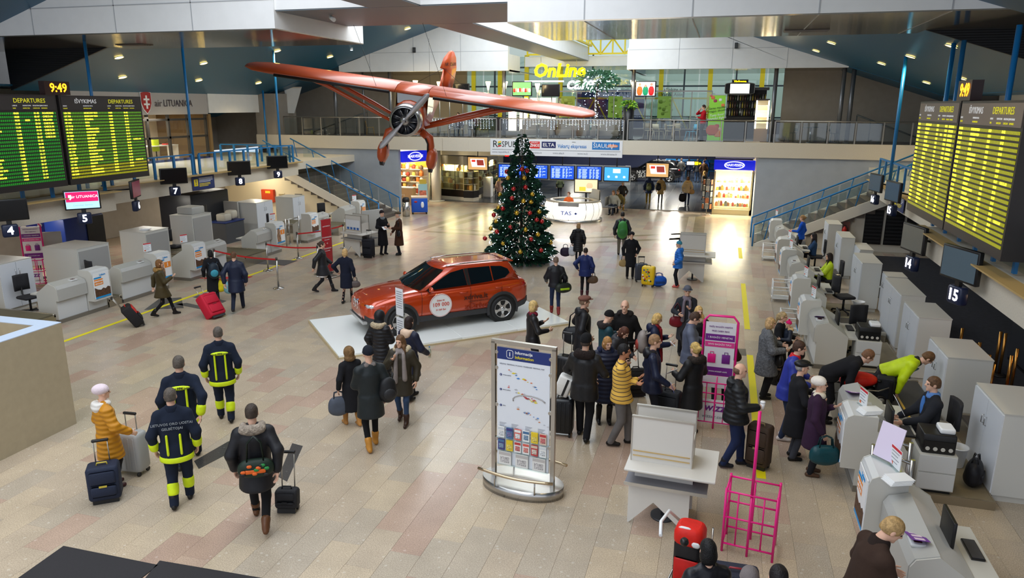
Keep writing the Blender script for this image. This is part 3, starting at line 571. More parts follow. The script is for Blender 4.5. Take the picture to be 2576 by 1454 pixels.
# ---- cabinets
CABW=M('cabinet_white',(206,206,200),.4);CABD=M('cabinet_door',(212,216,222),.35);HND=M('handle_chrome',(200,200,200),.2,metal=.9)
def cabinet(x0,x1,y0,y1,h,face,lab,doors=True,shutter=False):
 t=thing('storage_cabinet',lab,'cabinet',(x0,y0,0),0,'white storage cabinets');w,l=x1-x0,y1-y0
 MB().box(0,w,0,l,.1,h-.02).build('body',CABW,t);MB().box(.03,w-.03,.03,l-.03,0,.1).build('plinth',DE,t);MB().box(-.008,w+.008,-.008,l+.008,h-.02,h).build('top_panel',DE,t)
 if doors:
  for k in range(2):
   if face=='-x':d=MB().box(-.018,0,k*l/2+.006,(k+1)*l/2-.006,.12,h-.04).build('door',CABD,t);yy=l/2+(-.06 if k==0 else .06);MB().tube([(-.018,yy,h*.68),(-.05,yy,h*.69),(-.05,yy,h*.77),(-.018,yy,h*.78)],.008,6).build('handle',HND,d)
   elif face=='+x':d=MB().box(w,w+.018,k*l/2+.006,(k+1)*l/2-.006,.12,h-.04).build('door',CABD,t);yy=l/2+(-.06 if k==0 else .06);MB().tube([(w+.018,yy,h*.72),(w+.05,yy,h*.73),(w+.05,yy,h*.82),(w+.018,yy,h*.83)],.008,6).build('handle',HND,d)
   else:d=MB().box(k*w/2+.006,(k+1)*w/2-.006,-.018,0,.12,h-.04).build('door',CABD,t);xx=w/2+(-.06 if k==0 else .06);MB().tube([(xx,-.018,h*.72),(xx,-.05,h*.73),(xx,-.05,h*.82),(xx,-.018,h*.83)],.008,6).build('handle',HND,d)
 if shutter:
  s=MB().box(w,w+.015,.05,l-.05,.3,h-.1).build('roller_shutter',M('shutter_grey',(168,168,166),.4,wave=('Z',25,0),bump=.3),t)
 return t
for i,(x0,x1,y0,y1,h,lab)in enumerate(((4.12,5.2,11.15,12.4,1.38,'tall white cabinet beside the white waste basket'),(4.05,4.75,13.7,14.9,1.36,'white cabinet behind the man in the yellow vest'),(4.12,4.72,16.1,17.4,1.42,'tall white cabinet before the brass posts'),(4.2,4.7,18.1,19.9,1.4,'white cabinet beside the empty office chair'),(3.95,4.45,21.7,23.2,1.4,'white cabinet behind the woman in the yellow vest'),(4.48,4.95,21.0,21.65,1.2,'lower white cabinet backing another cabinet'),(4.0,4.4,25.9,27.2,1.4,'white cabinet behind the long haired clerk'),(4.42,4.8,24.9,26.2,1.2,'low white cabinet with a teal folder'),(3.95,4.4,28.8,29.9,1.4,'white cabinet nearest the right stairs'))):cabinet(x0,x1,y0,y1,h,'-x',lab)
for x0,x1,y0,y1,h,f,sh,lab in((-20.2,-18.55,14.6,15.6,1.4,'+x',False,'white cabinet behind the black office chair on the left'),(-19.6,-18.3,16.9,18.1,1.4,'+x',True,'grey shutter cabinet in front of the pink frame'),(-19.6,-18.55,19.9,21.0,1.4,'+x',True,'grey shutter cabinet topped with papers by the blue machine'),(-20.1,-19.1,22.9,24.0,1.5,'+x',True,'stepped grey cabinet left of the black scanner'),(-20.4,-19.3,27.2,28.4,1.45,'+x',False,'white cabinet right of the black scanner'),(-19.8,-18.9,29.4,30.4,1.45,'+x',False,'white cabinet before the left stairs')):cabinet(x0,x1,y0,y1,h,f,lab,doors=not sh,shutter=sh)
t=thing('storage_box','low grey box standing on the stepped cabinet','box',(-20.0,23.2,1.5));MB().rbox(0,.7,0,.7,0,.25,.02).build('body',DG,t);MB().box(.02,.68,.02,.68,.25,.27).build('lid',DE,t)
# ---- conveyors between the desks
BELT=M('belt_green_grey',(92,86,66),.6,bump=.2,bs=120);BELTD=M('belt_dark',(62,58,54),.6,bump=.2,bs=120);CST=M('conveyor_steel',(168,162,148),.25,metal=.8);YST=M('yellow_strip',(222,176,40),.4)
def conveyor(x0,x1,y0,y1,h,lab,m=BELT,bars=2):
 t=thing('baggage_conveyor',lab,'conveyor',(x0,y0,0));w,l=x1-x0,y1-y0
 MB().box(0,w,.02,l-.02,0,h-.03).build('body',CST,t);MB().box(.03,w-.03,.08,l-.08,h-.03,h).build('belt',m,t)
 for yy in(0,l-.08):MB().rbox(0,w,yy,yy+.08,h-.1,h+.015,.02).build('side_rail',CST,t)
 for i in range(bars):MB().box(w*(i+1)/(bars+1)-.02,w*(i+1)/(bars+1)+.02,.08,l-.08,h,h+.004).build('yellow_strip',YST,t)
conveyor(-19.6,-16.0,12.3,13.9,.42,'low conveyor behind the beige box',bars=0);conveyor(-19.5,-16.4,15.95,16.45,.25,'narrow low conveyor between the first left desks',CST,0);conveyor(-19.6,-15.9,21.5,22.9,.4,'low conveyor by the couple with the red suitcase',bars=0);conveyor(-19.2,-16.0,28.3,29.4,.42,'low conveyor near the foot of the left stairs',bars=0)
conveyor(2.3,4.02,13.1,15.2,.36,'low conveyor where the man in the yellow vest lies',BELTD,2);conveyor(4.3,5.7,12.5,13.6,.38,'steel topped conveyor leading away behind the white cabinet',BELTD,0);conveyor(2.6,4.1,18.6,19.85,.3,'low conveyor behind the third right desk',BELTD,2);conveyor(2.6,3.95,25.0,26.0,.3,'low conveyor by the long haired clerk',BELTD,2);conveyor(2.9,4.05,15.3,16.15,.14,'flat dark weighing belt behind the bending man',M('belt_black',(48,46,46),.6),0)
# == CAR
def lerp(a,b,t):return tuple(a[i]+(b[i]-a[i])*t for i in range(len(a)))
def car(lab,loc,rz,paint,deco=True,z=0.0):
 t=thing('car',lab,'car',loc,rz)
 CLAD=M('car_cladding',(46,46,48),.55);GLS_=M('car_glass',(12,16,18),.04,spec=.9,coat=.5);CHR=M('chrome',(210,210,210),.12,metal=1);TYR=M('tyre',(22,22,23),.7);ALU=M('alloy',(206,206,206),.25,metal=.8);DK=M('car_dark',(10,10,11),.5)
 ST=[(2.27,.42,.46,.70),(2.22,.60,.40,.77),(2.12,.74,.34,.83),(1.95,.83,.29,.89),(1.6,.885,.27,.955),(1.2,.90,.27,1.0),(.92,.90,.27,1.025),(.4,.90,.27,1.03),(-.3,.90,.27,1.045),(-1.0,.90,.27,1.065),(-1.5,.90,.28,1.09),(-1.85,.875,.31,1.10),(-2.08,.82,.36,1.06),(-2.2,.72,.43,.97),(-2.25,.58,.50,.86)]
 def sec(x,w,zb,zt):
  hs=zb+(zt-zb)*.80;hf=[(w*.86,zb),(w*.965,zb+.05),(w*.99,zb+(zt-zb)*.3),(w,zb+(zt-zb)*.52),(w*.985,hs),(w*.93,zb+(zt-zb)*.93),(w*.80,zt-.008),(w*.45,zt+.012)]
  return[(x,y,z_)for y,z_ in hf]+[(x,0,zt+.016)]+[(x,-y,z_)for y,z_ in hf[::-1]]
 MB().loft([sec(*s_)for s_ in ST]).build('body_shell',paint,t)
 lc=MB();lc.loft([[(x,y*w*1.008,z_)for y,z_ in((.84,zb-.015),(.99,zb),(1.0,zb+.13),(.97,zb+.14),(-.97,zb+.14),(-1.0,zb+.13),(-.99,zb),(-.84,zb-.015))]for x,w,zb,zt in ST[1:-1]],sm=False);lc.build('lower_cladding',CLAD,t)
 # greenhouse rings: bottom, top
 def ring(xf,xr,y,z_,cf,cr_,n=7):
  o=[]
  for k in range(n):u=-1+2*k/(n-1);o.append((xf-cf*u*u,y*u,z_))
  for k in range(1,n):o.append((xf-cf+(xr+cr_-xf+cf)*k/n,y,z_+.0))
  for k in range(n):u=1-2*k/(n-1);o.append((xr+cr_*u*u,y*u,z_))
  for k in range(1,n):o.append((xr+cr_+(xf-cf-xr-cr_)*k/n,-y,z_))
  return o
 B0=ring(1.02,-2.02,.80,1.0,.16,.10);T0=ring(.20,-1.78,.60,1.49,.13,.08);T1=ring(.08,-1.72,.54,1.535,.11,.08);T2=ring(-.1,-1.55,.3,1.555,.05,.04)
 B0=[(x,y,1.0+.035*(-x+1)/1.5+(0 if True else 0))for x,y,_ in B0];MD=[lerp(a,b,.5)for a,b in zip(B0,T0)];MD=[(x,y*1.03,z_)for x,y,z_ in MD]
 MB().loft([B0,MD,T0,T1,T2]).build('roof_and_pillars',paint,t)
 n=7;off=lambda p,k:Vector(p)+Vector(k)
 # windscreen, rear window
 def patch_(rows,m,nm,th=.012,nv=(0,0,.02)):
  g=MB();nv=Vector(nv)
  rr=[[off(p,nv)for p in r]for r in rows];g.loft(rr,False,False,closed=False);return g.build(nm,m,t)
 ws=[[lerp(B0[k],T0[k],u)for k in range(n)]for u in(.06,.5,.93)];ws[1]=[(x,y*1.02,z_)for x,y,z_ in ws[1]]
 patch_(ws,GLS_,'windscreen',nv=(.022,0,.016))
 ri=[2*n-1+k for k in range(n)];rw=[[lerp(B0[k],T0[k],u)for k in ri]for u in(.25,.6,.92)];patch_(rw,GLS_,'rear_window',nv=(-.03,0,.012))
 for sgn in(1,-1):
  def sp(x,u):
   zb=1.0+.035*(-x+1)/1.5;y=.80+(.60-.80)*u;y*=1+.03*math.sin(PI*u);return(x,sgn*(y+.03),zb+(1.49-zb)*u)
  def win(poly,nm,m=GLS_):MB().add([sp(x,u)for x,u in poly],[tuple(range(len(poly)))]).build(nm,m,t)
  win([(.72,.04),(.45,.34),(.20,.62),(-.02,.80),(-.38,.92),(-.42,.05)],'front_side_window');win([(-.52,.05),(-.50,.93),(-1.12,.92),(-1.14,.10)],'rear_side_window');win([(-1.17,.10),(-1.15,.92),(-1.45,.86),(-1.62,.68),(-1.66,.45),(-1.50,.20)],'quarter_window');win([(-.43,.04),(-.39,.92),(-.495,.93),(-.51,.04)],'door_pillar',DK)
  MB().tube([(.05,sgn*.565,1.545),(-.4,sgn*.57,1.575),(-1.2,sgn*.57,1.575),(-1.7,sgn*.55,1.535)],.016,6).build('roof_rail',CHR,t)
  MB().ball((.62,sgn*1.0,1.08),.1,10,6,(.55,1.05,.72)).build('wing_mirror',paint,t);MB().box(.60,.66,min(sgn*.84,sgn*.98),max(sgn*.84,sgn*.98),1.0,1.04).build('mirror_arm',DK,t)
  for x0,zh in((-.28,.90),(-1.28,.93)):MB().tube([(x0+.1,sgn*.89,zh),(x0+.07,sgn*.925,zh),(x0-.07,sgn*.925,zh+.004),(x0-.1,sgn*.89,zh+.004)],.014,6).build('door_handle',paint,t)
  for x0 in(.85,-.47,-1.35):MB().tube([(x0,sgn*.888,.38),(x0-.01,sgn*.905,.62),(x0-.02,sgn*.895,.88),(x0-.02,sgn*.84,1.02)],.0045,4).build('door_seam',DK,t)
  # head and tail lamps
  hl=MB();hl.ball((2.0,sgn*.60,.745),.2,12,6,(.95,.95,.42),R=Matrix.Rotation(sgn*-.5,3,'Z'));hl.build('headlamp',M('headlamp_lens',(196,204,210),.06,metal=.3,coat=1),t);MB().ball((2.155,sgn*.56,.745),.05,10,6).build('projector_lens',M('lamp_inner',(60,64,70),.1,metal=.6),t)
  MB().ball((2.12,sgn*.60,.50),.06,10,6,(.6,1,1)).build('fog_lamp',paint,t);MB().ball((-2.02,sgn*.73,.90),.17,10,6,(.75,.62,.62)).build('tail_lamp',M('tail_red',(150,10,12),.15,coat=1),t)
  kg=MB();pts=[(2.265,sgn*(.11+.085*math.cos(a_)),.70+.105*math.sin(a_))for a_ in np.linspace(0,2*PI,15)[:-1]];kg.tube(pts,.014,6,True);g=kg.build('kidney_grille',CHR,t);MB().prism([(y_,z_)for _,y_,z_ in pts],'x',2.235,2.262).build('grille_mesh',DK,g)
  # wheels
  for wx in(1.38,-1.38):
   MB().cyl((wx,sgn*.60,.345),(wx,sgn*.912,.345),.40,n=24).build('wheel_well',DK,t)
   ar=MB();rg=[]
   for a_ in np.linspace(math.radians(-18),math.radians(198),15):rg.append([(wx+r_*math.cos(a_),sgn*y_,.345+r_*math.sin(a_))for r_,y_ in((.39,.90),(.39,.935),(.455,.925),(.46,.90))])
   ar.loft(rg,sm=False);ar.build('wheel_arch',CLAD,t)
   wh=MB().lathe([(.24,-.11),(.30,-.112),(.335,-.09),(.342,-.05),(.342,.05),(.335,.09),(.30,.112),(.24,.11),(.24,-.11)],28,cap=False);wo=wh.build('tyre',TYR,t);wo.location=(wx,sgn*.835,.342);wo.rotation_euler=(R90,0,0)
   rm=MB();rm.lathe([(.20,-.08),(.243,-.08),(.243,.105),(.235,.112),(.225,.1),(.20,.02)],28,cap=False);rm.lathe([(.001,.07),(.05,.072),(.05,.1),(.001,.103)],14)
   for k in range(5):
    a_=2*PI*k/5+.3;R_=Matrix.Rotation(a_,4,'Z')
    rm.loft([[(.03,-.055,.06),(.03,.055,.06),(.03,.05,.098),(.03,-.05,.098)],[(.14,-.032,.05),(.14,.032,.05),(.14,.025,.09),(.14,-.025,.09)],[(.235,-.075,.05),(.235,.075,.05),(.235,.07,.1),(.235,-.07,.1)]],R=R_,sm=False)
   ro=rm.build('rim',ALU,wo);rb=MB().lathe([(.001,0),(.22,0),(.22,.02),(.001,.02)],20).build('brake_disc',M('disc_dark',(52,52,54),.4,metal=.6),wo)
   if sgn>0:ro.rotation_euler=(PI,0,0)
 MB().box(2.16,2.27,-.62,.62,.30,.38).build('front_skid_plate',M('skid_silver',(186,186,186),.3,metal=.7),t);MB().box(2.13,2.245,-.50,.50,.40,.52).build('lower_grille',DK,t);MB().box(2.245,2.262,-.26,.26,.44,.55).build('number_plate',M('plate_white',(210,212,214),.5),t);MB().lathe([(.001,0),(.045,0),(.045,.012),(.001,.016)],14,(2.2,0,.79)).build('bonnet_badge',M('badge',(120,150,190),.2,metal=.6),t)
 MB().box(-1.86,-1.62,-.55,.55,1.50,1.53).build('roof_spoiler',paint,t);MB().cyl((-2.12,0,1.12),(-1.98,.3,1.2),.012).build('rear_wiper',DK,t)
 for k in(-1,1):MB().tube([(1.02,k*.1,1.05),(.85,k*.3,1.11),(.72,k*.52,1.14)],.008,5).build('wiper',DK,t)
 return t
RM=Matrix.Rotation
# ---- white podium and the orange car
HD=math.atan2(4.13,4.46);pc=Vector((-6.89,17.15,0));t=thing('display_podium','white display podium under the orange car','podium',pc,HD);PWH=M('podium_white',(236,238,234),.22)
for k in range(4):MB().rbox(-3.04+k*1.52+.004,-3.04+(k+1)*1.52-.004,-1.58,1.58,0,.09,.006).build('panel',PWH,t)
MB().box(-3.06,3.06,-1.6,1.6,0,.04).build('base_frame',M('podium_edge',(196,178,140),.5),t);MB().box(-3.062,-3.05,-1.6,1.6,.0,.085).build('edge_trim',M('podium_edge'),t)
ORC=M('paint_orange',(190,62,16),.22,metal=.25,coat=1,spec=.6)
cc=pc+Vector((math.cos(HD)*.12-math.sin(HD)*.15,math.sin(HD)*.12+math.cos(HD)*.15,.09));t=car('orange compact crossover car on the white podium',cc,HD+PI,ORC)
OTX=M('sticker_red',(206,74,52),.5);
def side_disc(t):
 d=MB().cyl((.35,.915,.64),(.35,.925,.64),.30,n=36).build('price_sticker',M('sticker_white',(232,232,230),.4),t)
 rg=MB();rg.tube([(.35+.285*math.cos(a),.926,.64+.285*math.sin(a))for a in np.linspace(0,2*PI,37)[:-1]],.004,4,True);rg.build('sticker_ring',OTX,d)
 for s_,sz,dz in(('Dabar tik',.055,.13),('109 000',.14,.02),('31 569 Eur',.06,-.11)):text(s_,sz,OTX,d,(.35,.93,.64+dz),(R90,0,PI),bold=.01)
 DKT=M('decal_dark',(60,22,12),.5)
 text('xdrive.lt',.20,DKT,t,(-.62,.918,.76),(R90,0,PI),bold=.012,name='decal_lettering');text('ĮSPŪDINGI PASIŪLYMAI VISIEMS',.055,DKT,t,(-.80,.918,.64),(R90,0,PI),name='decal_lettering');text('xDrive',.24,M('decal_rust',(140,44,20),.5),t,(-.66,.917,.50),(R90,0,PI),bold=.02,name='decal_lettering')
side_disc(t)
# acrylic notice stand by the car
p=G(1005,720,1.84);t=thing('acrylic_stand','clear acrylic notice stand beside the orange car','sign',(p.x,p.y,.09),math.radians(-30));ACR=glassm('acrylic',(.9,.95,.95),.02,.88);MB().box(-.16,.16,-.01,.01,0,1.75).build('panel',ACR,t);MB().box(-.25,.25,-.15,.15,0,.03).build('base',ACR,t)
for z0,z1 in((1.1,1.7),(.55,1.05)):q_=MB().box(-.13,.13,-.02,-.012,z0,z1).build('sheet',M('paper_white',(226,228,232),.6),t);[MB().box(-.10,.10,-.022,-.02,z1-.08-.05*i,z1-.06-.05*i).build('text_line',M('print_grey',(150,152,160),.7),q_)for i in range(8)]
# == AEROPLANE
def plane():
 hub=CAM+ray(1017,305).normalized()*24.9;tail=CAM+ray(1120,236).normalized()*32.6;f=(hub-tail).normalized()
 up=Vector((0,0,1));up=(up-f*up.dot(f)).normalized();C=hub-f*1.75+up*.98
 def tip(px,py):r=ray(px,py).normalized();return CAM+r*((C-CAM).dot(f)/r.dot(f))
 Lt,Rt_=tip(622,170),tip(1497,297);w=(Lt-Rt_).normalized();w=(w-f*w.dot(f)).normalized();up=f.cross(w)
 if up.z<0:up=-up
 ws=w;ly=up.cross(f)
 t=thing('aeroplane','orange high wing monoplane with silver engine hung from the roof','aeroplane');mtx=Matrix.Identity(4)
 for i,a in enumerate((f,ly,up)):
  for j in range(3):mtx[j][i]=a[j]
 mtx.translation=hub;t.matrix_world=mtx
 inv=mtx.inverted();lt=inv@Lt;rt=inv@Rt_;hl,hr=sorted((lt.y,rt.y));
 OR=M('plane_orange',(186,80,38),.38,coat=.3,var=.06,vs=2);SIL=M('plane_silver',(190,190,190),.28,metal=.9);DKE=M('engine_dark',(44,46,52),.5);BLKP=M('plane_black',(20,20,24),.5);GLP=M('plane_glass',(40,42,46),.1,coat=.5)
 def ringyz(x,hw,z0,z1,e=2.6,n=16):
  cz,hh=(z0+z1)/2,(z1-z0)/2;o=[]
  for k in range(n):
   a=2*PI*k/n;c,s_=math.cos(a),math.sin(a);o.append((x,hw*abs(c)**(2/e)*(1 if c>=0 else-1),cz+hh*abs(s_)**(2/e)*(1 if s_>=0 else-1)))
  return o
 MB().loft([ringyz(-.42,.52,-.52,.52,2),ringyz(-.8,.54,-.58,.6,2.3),ringyz(-1.2,.54,-.66,.86),ringyz(-1.6,.54,-.7,.95),ringyz(-2.6,.5,-.68,.93),ringyz(-3.6,.38,-.5,.78),ringyz(-5.2,.22,-.22,.5),ringyz(-6.8,.1,.05,.32),ringyz(-7.5,.03,.12,.24)]).build('fuselage',OR,t)
 MB().lathe([(.44,-.0),(.50,.02),(.535,.12),(.54,.40),(.50,.44),(.49,.40),(.495,.12),(.44,0)],32,cap=False).build('cowling_ring',SIL,t).rotation_euler=(0,-R90,0)
 en=MB();en.cyl((-.42,0,0),(-.36,0,0),.49,n=28);en.build('firewall',DKE,t)
 MB().loft([[(x,r*math.cos(2*PI*k/20),r*math.sin(2*PI*k/20))for k in range(20)]for x,r in((-.38,.24),(-.2,.22),(-.06,.16),(0,.12),(.02,.05))]).build('crankcase',SIL,t)
 for k in range(9):
  a=2*PI*k/9;R_=RM(a,4,'X');c=MB();c.loft([[(-.22+.085*math.cos(q*PI/4),.085*math.sin(q*PI/4),z_)for q in range(8)]for z_ in(.2,.44)],R=R_);cy=c.build('cylinder',DKE,t);d=MB();d.cyl(R_@Vector((-.1,.05,.18)),R_@Vector((-.12,.07,.43)),.014,n=6);d.build('pushrod',SIL,cy)
 MB().cyl((0,0,0),(.12,0,0),.07,.05,n=14).build('propeller_hub',M('hub_steel',(150,152,156),.2,metal=1),t)
 for s_ in(1,-1):
  R_=RM(math.radians(-37),4,'X')@RM(0 if s_>0 else PI,4,'X');b=MB();rg=[]
  for u,ch,tw in((.05,.05,.9),(.25,.08,.8),(.55,.115,.6),(.9,.115,.42),(1.15,.09,.33),(1.25,.03,.3)):
   rg.append([(.07+(-c_*math.sin(tw)+d_*math.cos(tw)),c_*math.cos(tw)+d_*math.sin(tw),u)for c_,d_ in((-ch,0),(0,.018),(ch,0),(0,-.012))])
  b.loft(rg,R=R_);b.build('propeller_blade',M('blade_grey',(196,196,200),.35,metal=.3),t)
  # wing: three panels
 zc=C-hub;zw=.80
 x0W=-.75
 def foil(y,x0,ch,th,dz=0):return[(x0-ch*u,y,zw+dz+th*v+.07*(ch*u-x0+x0W)-.0)for u,v in((0,0),(.04,.45),(.2,1),(.45,.95),(.75,.5),(1,.0),(.75,-.12),(.45,-.3),(.2,-.35),(.04,-.25))]
 y0,y1=hl,hr;x0=-.75
 MB().loft([foil(-.55,x0,2.0,.16),foil(.55,x0,2.0,.16)]).build('wing_centre_panel',OR,t)
 for a,b_ in((.57,y1),(-.57,y0)):
  s_=1 if b_>0 else-1;e=abs(b_)
  w_=MB().loft([foil(s_*.57,x0,2.0,.16),foil(s_*(e-1.3),x0,2.0,.15),foil(s_*(e-.5),x0-.15,1.75,.11),foil(s_*(e-.1),x0-.55,1.1,.06),foil(s_*e,x0-.9,.4,.02)]).build('wing',OR,t)
  MB().tube([(x0+.0,s_*.75,zw-.035),(x0+.0,s_*(e-1.35),zw-.035)],.05,8).build('leading_edge_strip',BLKP,w_)
  for xx,sx in((-1.0,-1.15),(-1.9,-2.15)):MB().tube([(xx-.1,s_*.5,-.32),(sx+.02,s_*1.6,.1),(sx,s_*3.0,.62),(sx,s_*3.75,zw-.05)],[.05,.075,.07,.03],8).build('wing_strut',OR,t)
  MB().tube([(-1.1,s_*2.9,.58),(-1.3,s_*2.6,zw-.03)],.012,5).build('jury_strut',BLKP,t)
  # landing gear
  MB().tube([(-.95,s_*.42,-.45),(-.95,s_*.72,-.62),(-.95,s_*.80,-.9),(-.95,s_*.82,-1.25)],[.13,.15,.12,.07],10).build('gear_leg',OR,t)
  MB().tube([(-.8,s_*.60,-.62),(-.8,s_*.70,-.8),(-.85,s_*.72,-1.2)],.03,6).build('gear_fairing_edge',BLKP,t)
  MB().loft([ringyz(x_,hw,a_,c_,2.2,12)for x_,hw,a_,c_ in((-.58,.03,-1.45,-1.35),(-.66,.15,-1.68,-1.05),(-.9,.19,-1.78,-.98),(-1.2,.16,-1.7,-1.05),(-1.55,.03,-1.45,-1.36))],R=Matrix.Translation((0,s_*.86,.06))).build('wheel_spat',OR,t);MB().cyl((-.9,s_*.86-.06,-1.6),(-.9,s_*.86+.06,-1.6),.2,n=16).build('wheel',BLKP,t)
  MB().loft([[(-6.3,s_*.08,.27),(-6.3,s_*.08,.33),(-7.4,s_*.08,.31)],[(-6.45,s_*1.6,.29),(-6.45,s_*1.6,.33),(-7.35,s_*1.6,.31)],[(-6.7,s_*2.05,.30),(-6.7,s_*2.05,.32),(-7.2,s_*2.05,.31)]]).build('tailplane',OR,t);MB().tube([(-6.9,s_*1.2,.33),(-6.9,0,1.15)],.009,4).build('bracing_wire',BLKP,t)
  MB().loft([[(-1.02,s_*.545,.12),(-1.02,s_*.55,.82)],[(-2.2,s_*.525,.1),(-2.2,s_*.53,.82)]],False,False,closed=False).build('side_window',GLP,t)
 fin=MB();fin.loft([[(xf,0,z_),((xf-6.95)/2,th,z_),(-6.95,0,z_),((xf-6.95)/2,-th,z_)]for z_,xf,th in((.25,-6.0,.07),(.7,-6.45,.06),(1.1,-6.85,.02))]);fin.build('fin',OR,t)
 ru=MB();ru.loft([[(xf,0,z_),((xf+xr)/2,th,z_),(xr,0,z_),((xf+xr)/2,-th,z_)]for z_,xf,xr,th in((.25,0,-.75,.05),(.7,0,-.9,.05),(1.1,.05,-.95,.045),(1.15,.3,-.95,.045),(1.55,.1,-.85,.035),(1.78,-.2,-.66,.02),(1.84,-.35,-.5,.008))]);fi=ru.build('rudder',OR,t);fi.location=(-6.98,0,0);fi.rotation_euler=(0,0,math.radians(-24));text('NR 12688',.2,BLKP,fi,(-.38,.06,1.3),(R90,0,PI));text('NR 12688',.2,BLKP,fi,(-.38,-.06,1.3),FY)
 MB().loft([[(-.74,-.44,.45),(-.74,.44,.45)],[(-.86,-.5,.84),(-.86,.5,.84)]],False,False,closed=False).build('windscreen',GLP,t)
 for x_,y_ in((-.9,1.2),(-.9,-1.2),(-4.2,0)):
  a=mtx@Vector((x_,y_,zw if x_>-3 else .6));zt=8.02
  b=inv@Vector((a.x,min(a.y-.8,21.8)if x_>-3 else a.y,zt));MB().cyl((x_,y_,zw if x_>-3 else .6),b,.006,n=4).build('suspension_cable',BLKP,t)
plane()
# == CHRISTMAS TREE
random.seed(7)
tb=G(1301,668);tb=Vector((tb.x,tb.y+.55,0));TH=4.75
t=thing('christmas_tree','tall decorated artificial fir tree behind the orange car','christmas tree',tb)
NEE=[M('needles_a',(34,78,56),.7),M('needles_b',(46,96,66),.7),M('needles_c',(22,56,44),.7)]
MB().cyl((0,0,0),(0,0,TH-.2),.07,.015).build('trunk',M('bark',(60,44,30),.9),t)
fo_=MB();fo_.smooth=False
def rad(z):u=z/TH;return max(.05,1.28*(1-u)**.82*(1 if u>.08 else .86+.14*u/.08)+.05)
N_=5200
for i in range(N_):
 u=1-math.sqrt(random.random());z=.10+u*(TH-.15);a=random.random()*2*PI;lay=.82+.18*math.cos(z*13);r=rad(z)*lay*(.55+.47*random.random()**.4);d=Vector((math.cos(a),math.sin(a),-.25+random.uniform(-.25,.35))).normalized();p=Vector((r*math.cos(a),r*math.sin(a),z));fo_.cm=random.randrange(3);ln=random.uniform(.10,.2)*(.6+.4*rad(z))
 sd=d.cross(Vector((0,0,1))).normalized();up_=sd.cross(d);q=p+d*ln
 for k in range(3):
  w=random.uniform(.03,.055);ax=(sd*math.cos(k*PI/3+.3)+up_*math.sin(k*PI/3+.3))*w
  fo_.add([p-d*.05,p+d*ln*.35+ax,q,p+d*ln*.35-ax],[(0,1,2,3)],False)
fo_.build('foliage',NEE,t)['kind']='stuff'
lt_=MB()
for i in range(330):
 u=1-math.sqrt(random.random());z=.15+u*(TH-.2);a=random.random()*2*PI;r=rad(z)*1.0;lt_.ball((r*math.cos(a),r*math.sin(a),z),.0115,5,3)
lt_.build('fairy_lights',M('fairy_white',(205,225,255),.4,emit=14),t)['kind']='stuff'
BAU=[M('bauble_red',(190,14,20),.12,metal=.5,coat=1),M('bauble_gold',(214,170,30),.15,metal=.7,coat=1)];CAPM=M('bauble_cap',(196,180,120),.3,metal=.9)
bl=[(1313,426,0),(1326,430,0),(1275,432,0),(1278,448,1),(1319,448,1),(1292,475,0),(1322,471,0),(1339,489,1),(1288,499,0),(1317,506,1),(1336,508,1),(1254,523,1),(1265,525,0),(1242,541,0),(1300,536,1),(1333,536,0),(1356,533,1),(1248,557,1),(1284,572,0),(1322,578,1),(1363,557,0),(1250,583,0),(1235,575,1),(1353,590,1),(1220,600,0),(1336,602,0),(1266,612,1),(1361,630,0),(1309,634,1),(1218,640,1),(1231,645,0),(1385,610,1),(1258,490,1),(1350,553,0)]
b1=[MB().ball((0,0,0),.085,14,8).mesh('ball',m_)for m_ in BAU];bc=MB().cyl((0,0,.08),(0,0,.11),.02,n=8).mesh('cap',CAPM)
cdir=Vector((CAM.x-tb.x,CAM.y-tb.y,0)).normalized();csd=Vector((-cdir.y,cdir.x,0))
for px,py,k in bl:
 z=.3
 for _ in range(12):
  r0=ray(px,py);tt=None;best=9
  for s_ in np.linspace(.0,1,60):
   P=CAM+r0*((tb.y-1.6+s_*2.2)/r0.y);rr=math.hypot(P.x-tb.x,P.y-tb.y);dd=rr-rad(max(P.z,.1))*1.02
   if dd<0:tt=P;break
   if dd<best:best=dd;alt=P
  break
 P=tt or alt;o=thing('bauble',('red','gold')[k]+' glass bauble hanging on the christmas tree','ornament',P,group='baubles on the christmas tree');link('ball',b1[k],o);link('cap',bc,o)
 # == INFORMATION STAND
a,b_=G(1243,1192,.14),G(1389,1224,.14);mid=(a+b_)/2;ang=math.atan2(b_.y-a.y,b_.x-a.x);hw=(b_-a).length/2
t=thing('information_stand','steel framed terminal map stand with leaflet pockets','information stand',(mid.x,mid.y,0),ang);SST=M('stainless',(186,184,180),.25,metal=.95)
MB().lathe([(1,0),(1,.16)],40,sx=hw+.17,sy=.36).build('oval_base',SST,t)
for s_ in(-1,1):MB().box(s_*hw-.03,s_*hw+.03,-.03,.03,.15,2.28).build('post',SST,t)
MB().box(-hw-.03,hw+.03,-.03,.03,2.25,2.31).build('top_rail',SST,t)
for s_ in(-1,1):
 MB().tube([(-hw-.12+u*(2*hw+.24),s_*(.30+.09*math.sin(PI*u))-.0,.36+.0*u)for u in np.linspace(0,1,11)],.022,8).build('curved_bumper',M('bumper_warm',(190,170,140),.25,metal=.9),t)
 for u in(.25,.78):MB().cyl((-hw-.12+u*(2*hw+.24),s_*(.30+.09*math.sin(PI*u)),.15),(-hw-.12+u*(2*hw+.24),s_*(.30+.09*math.sin(PI*u)),.36),.012,n=6).build('bumper_pin',SST,t)
w=hw-.06;pn=MB().box(-w,w,-.012,.012,.34,2.02).build('map_panel',M('map_white',(222,226,232),.3),t);nv=MB().box(-w,w,-.014,.014,2.02,2.2).build('header_panel',M('info_navy',(20,44,110),.35),t)
TWH=M('lettering_white',(240,240,240),.5);TYL=M('lettering_yellow',(236,216,30),.5);TGR=M('lettering_grey',(120,124,134),.6)
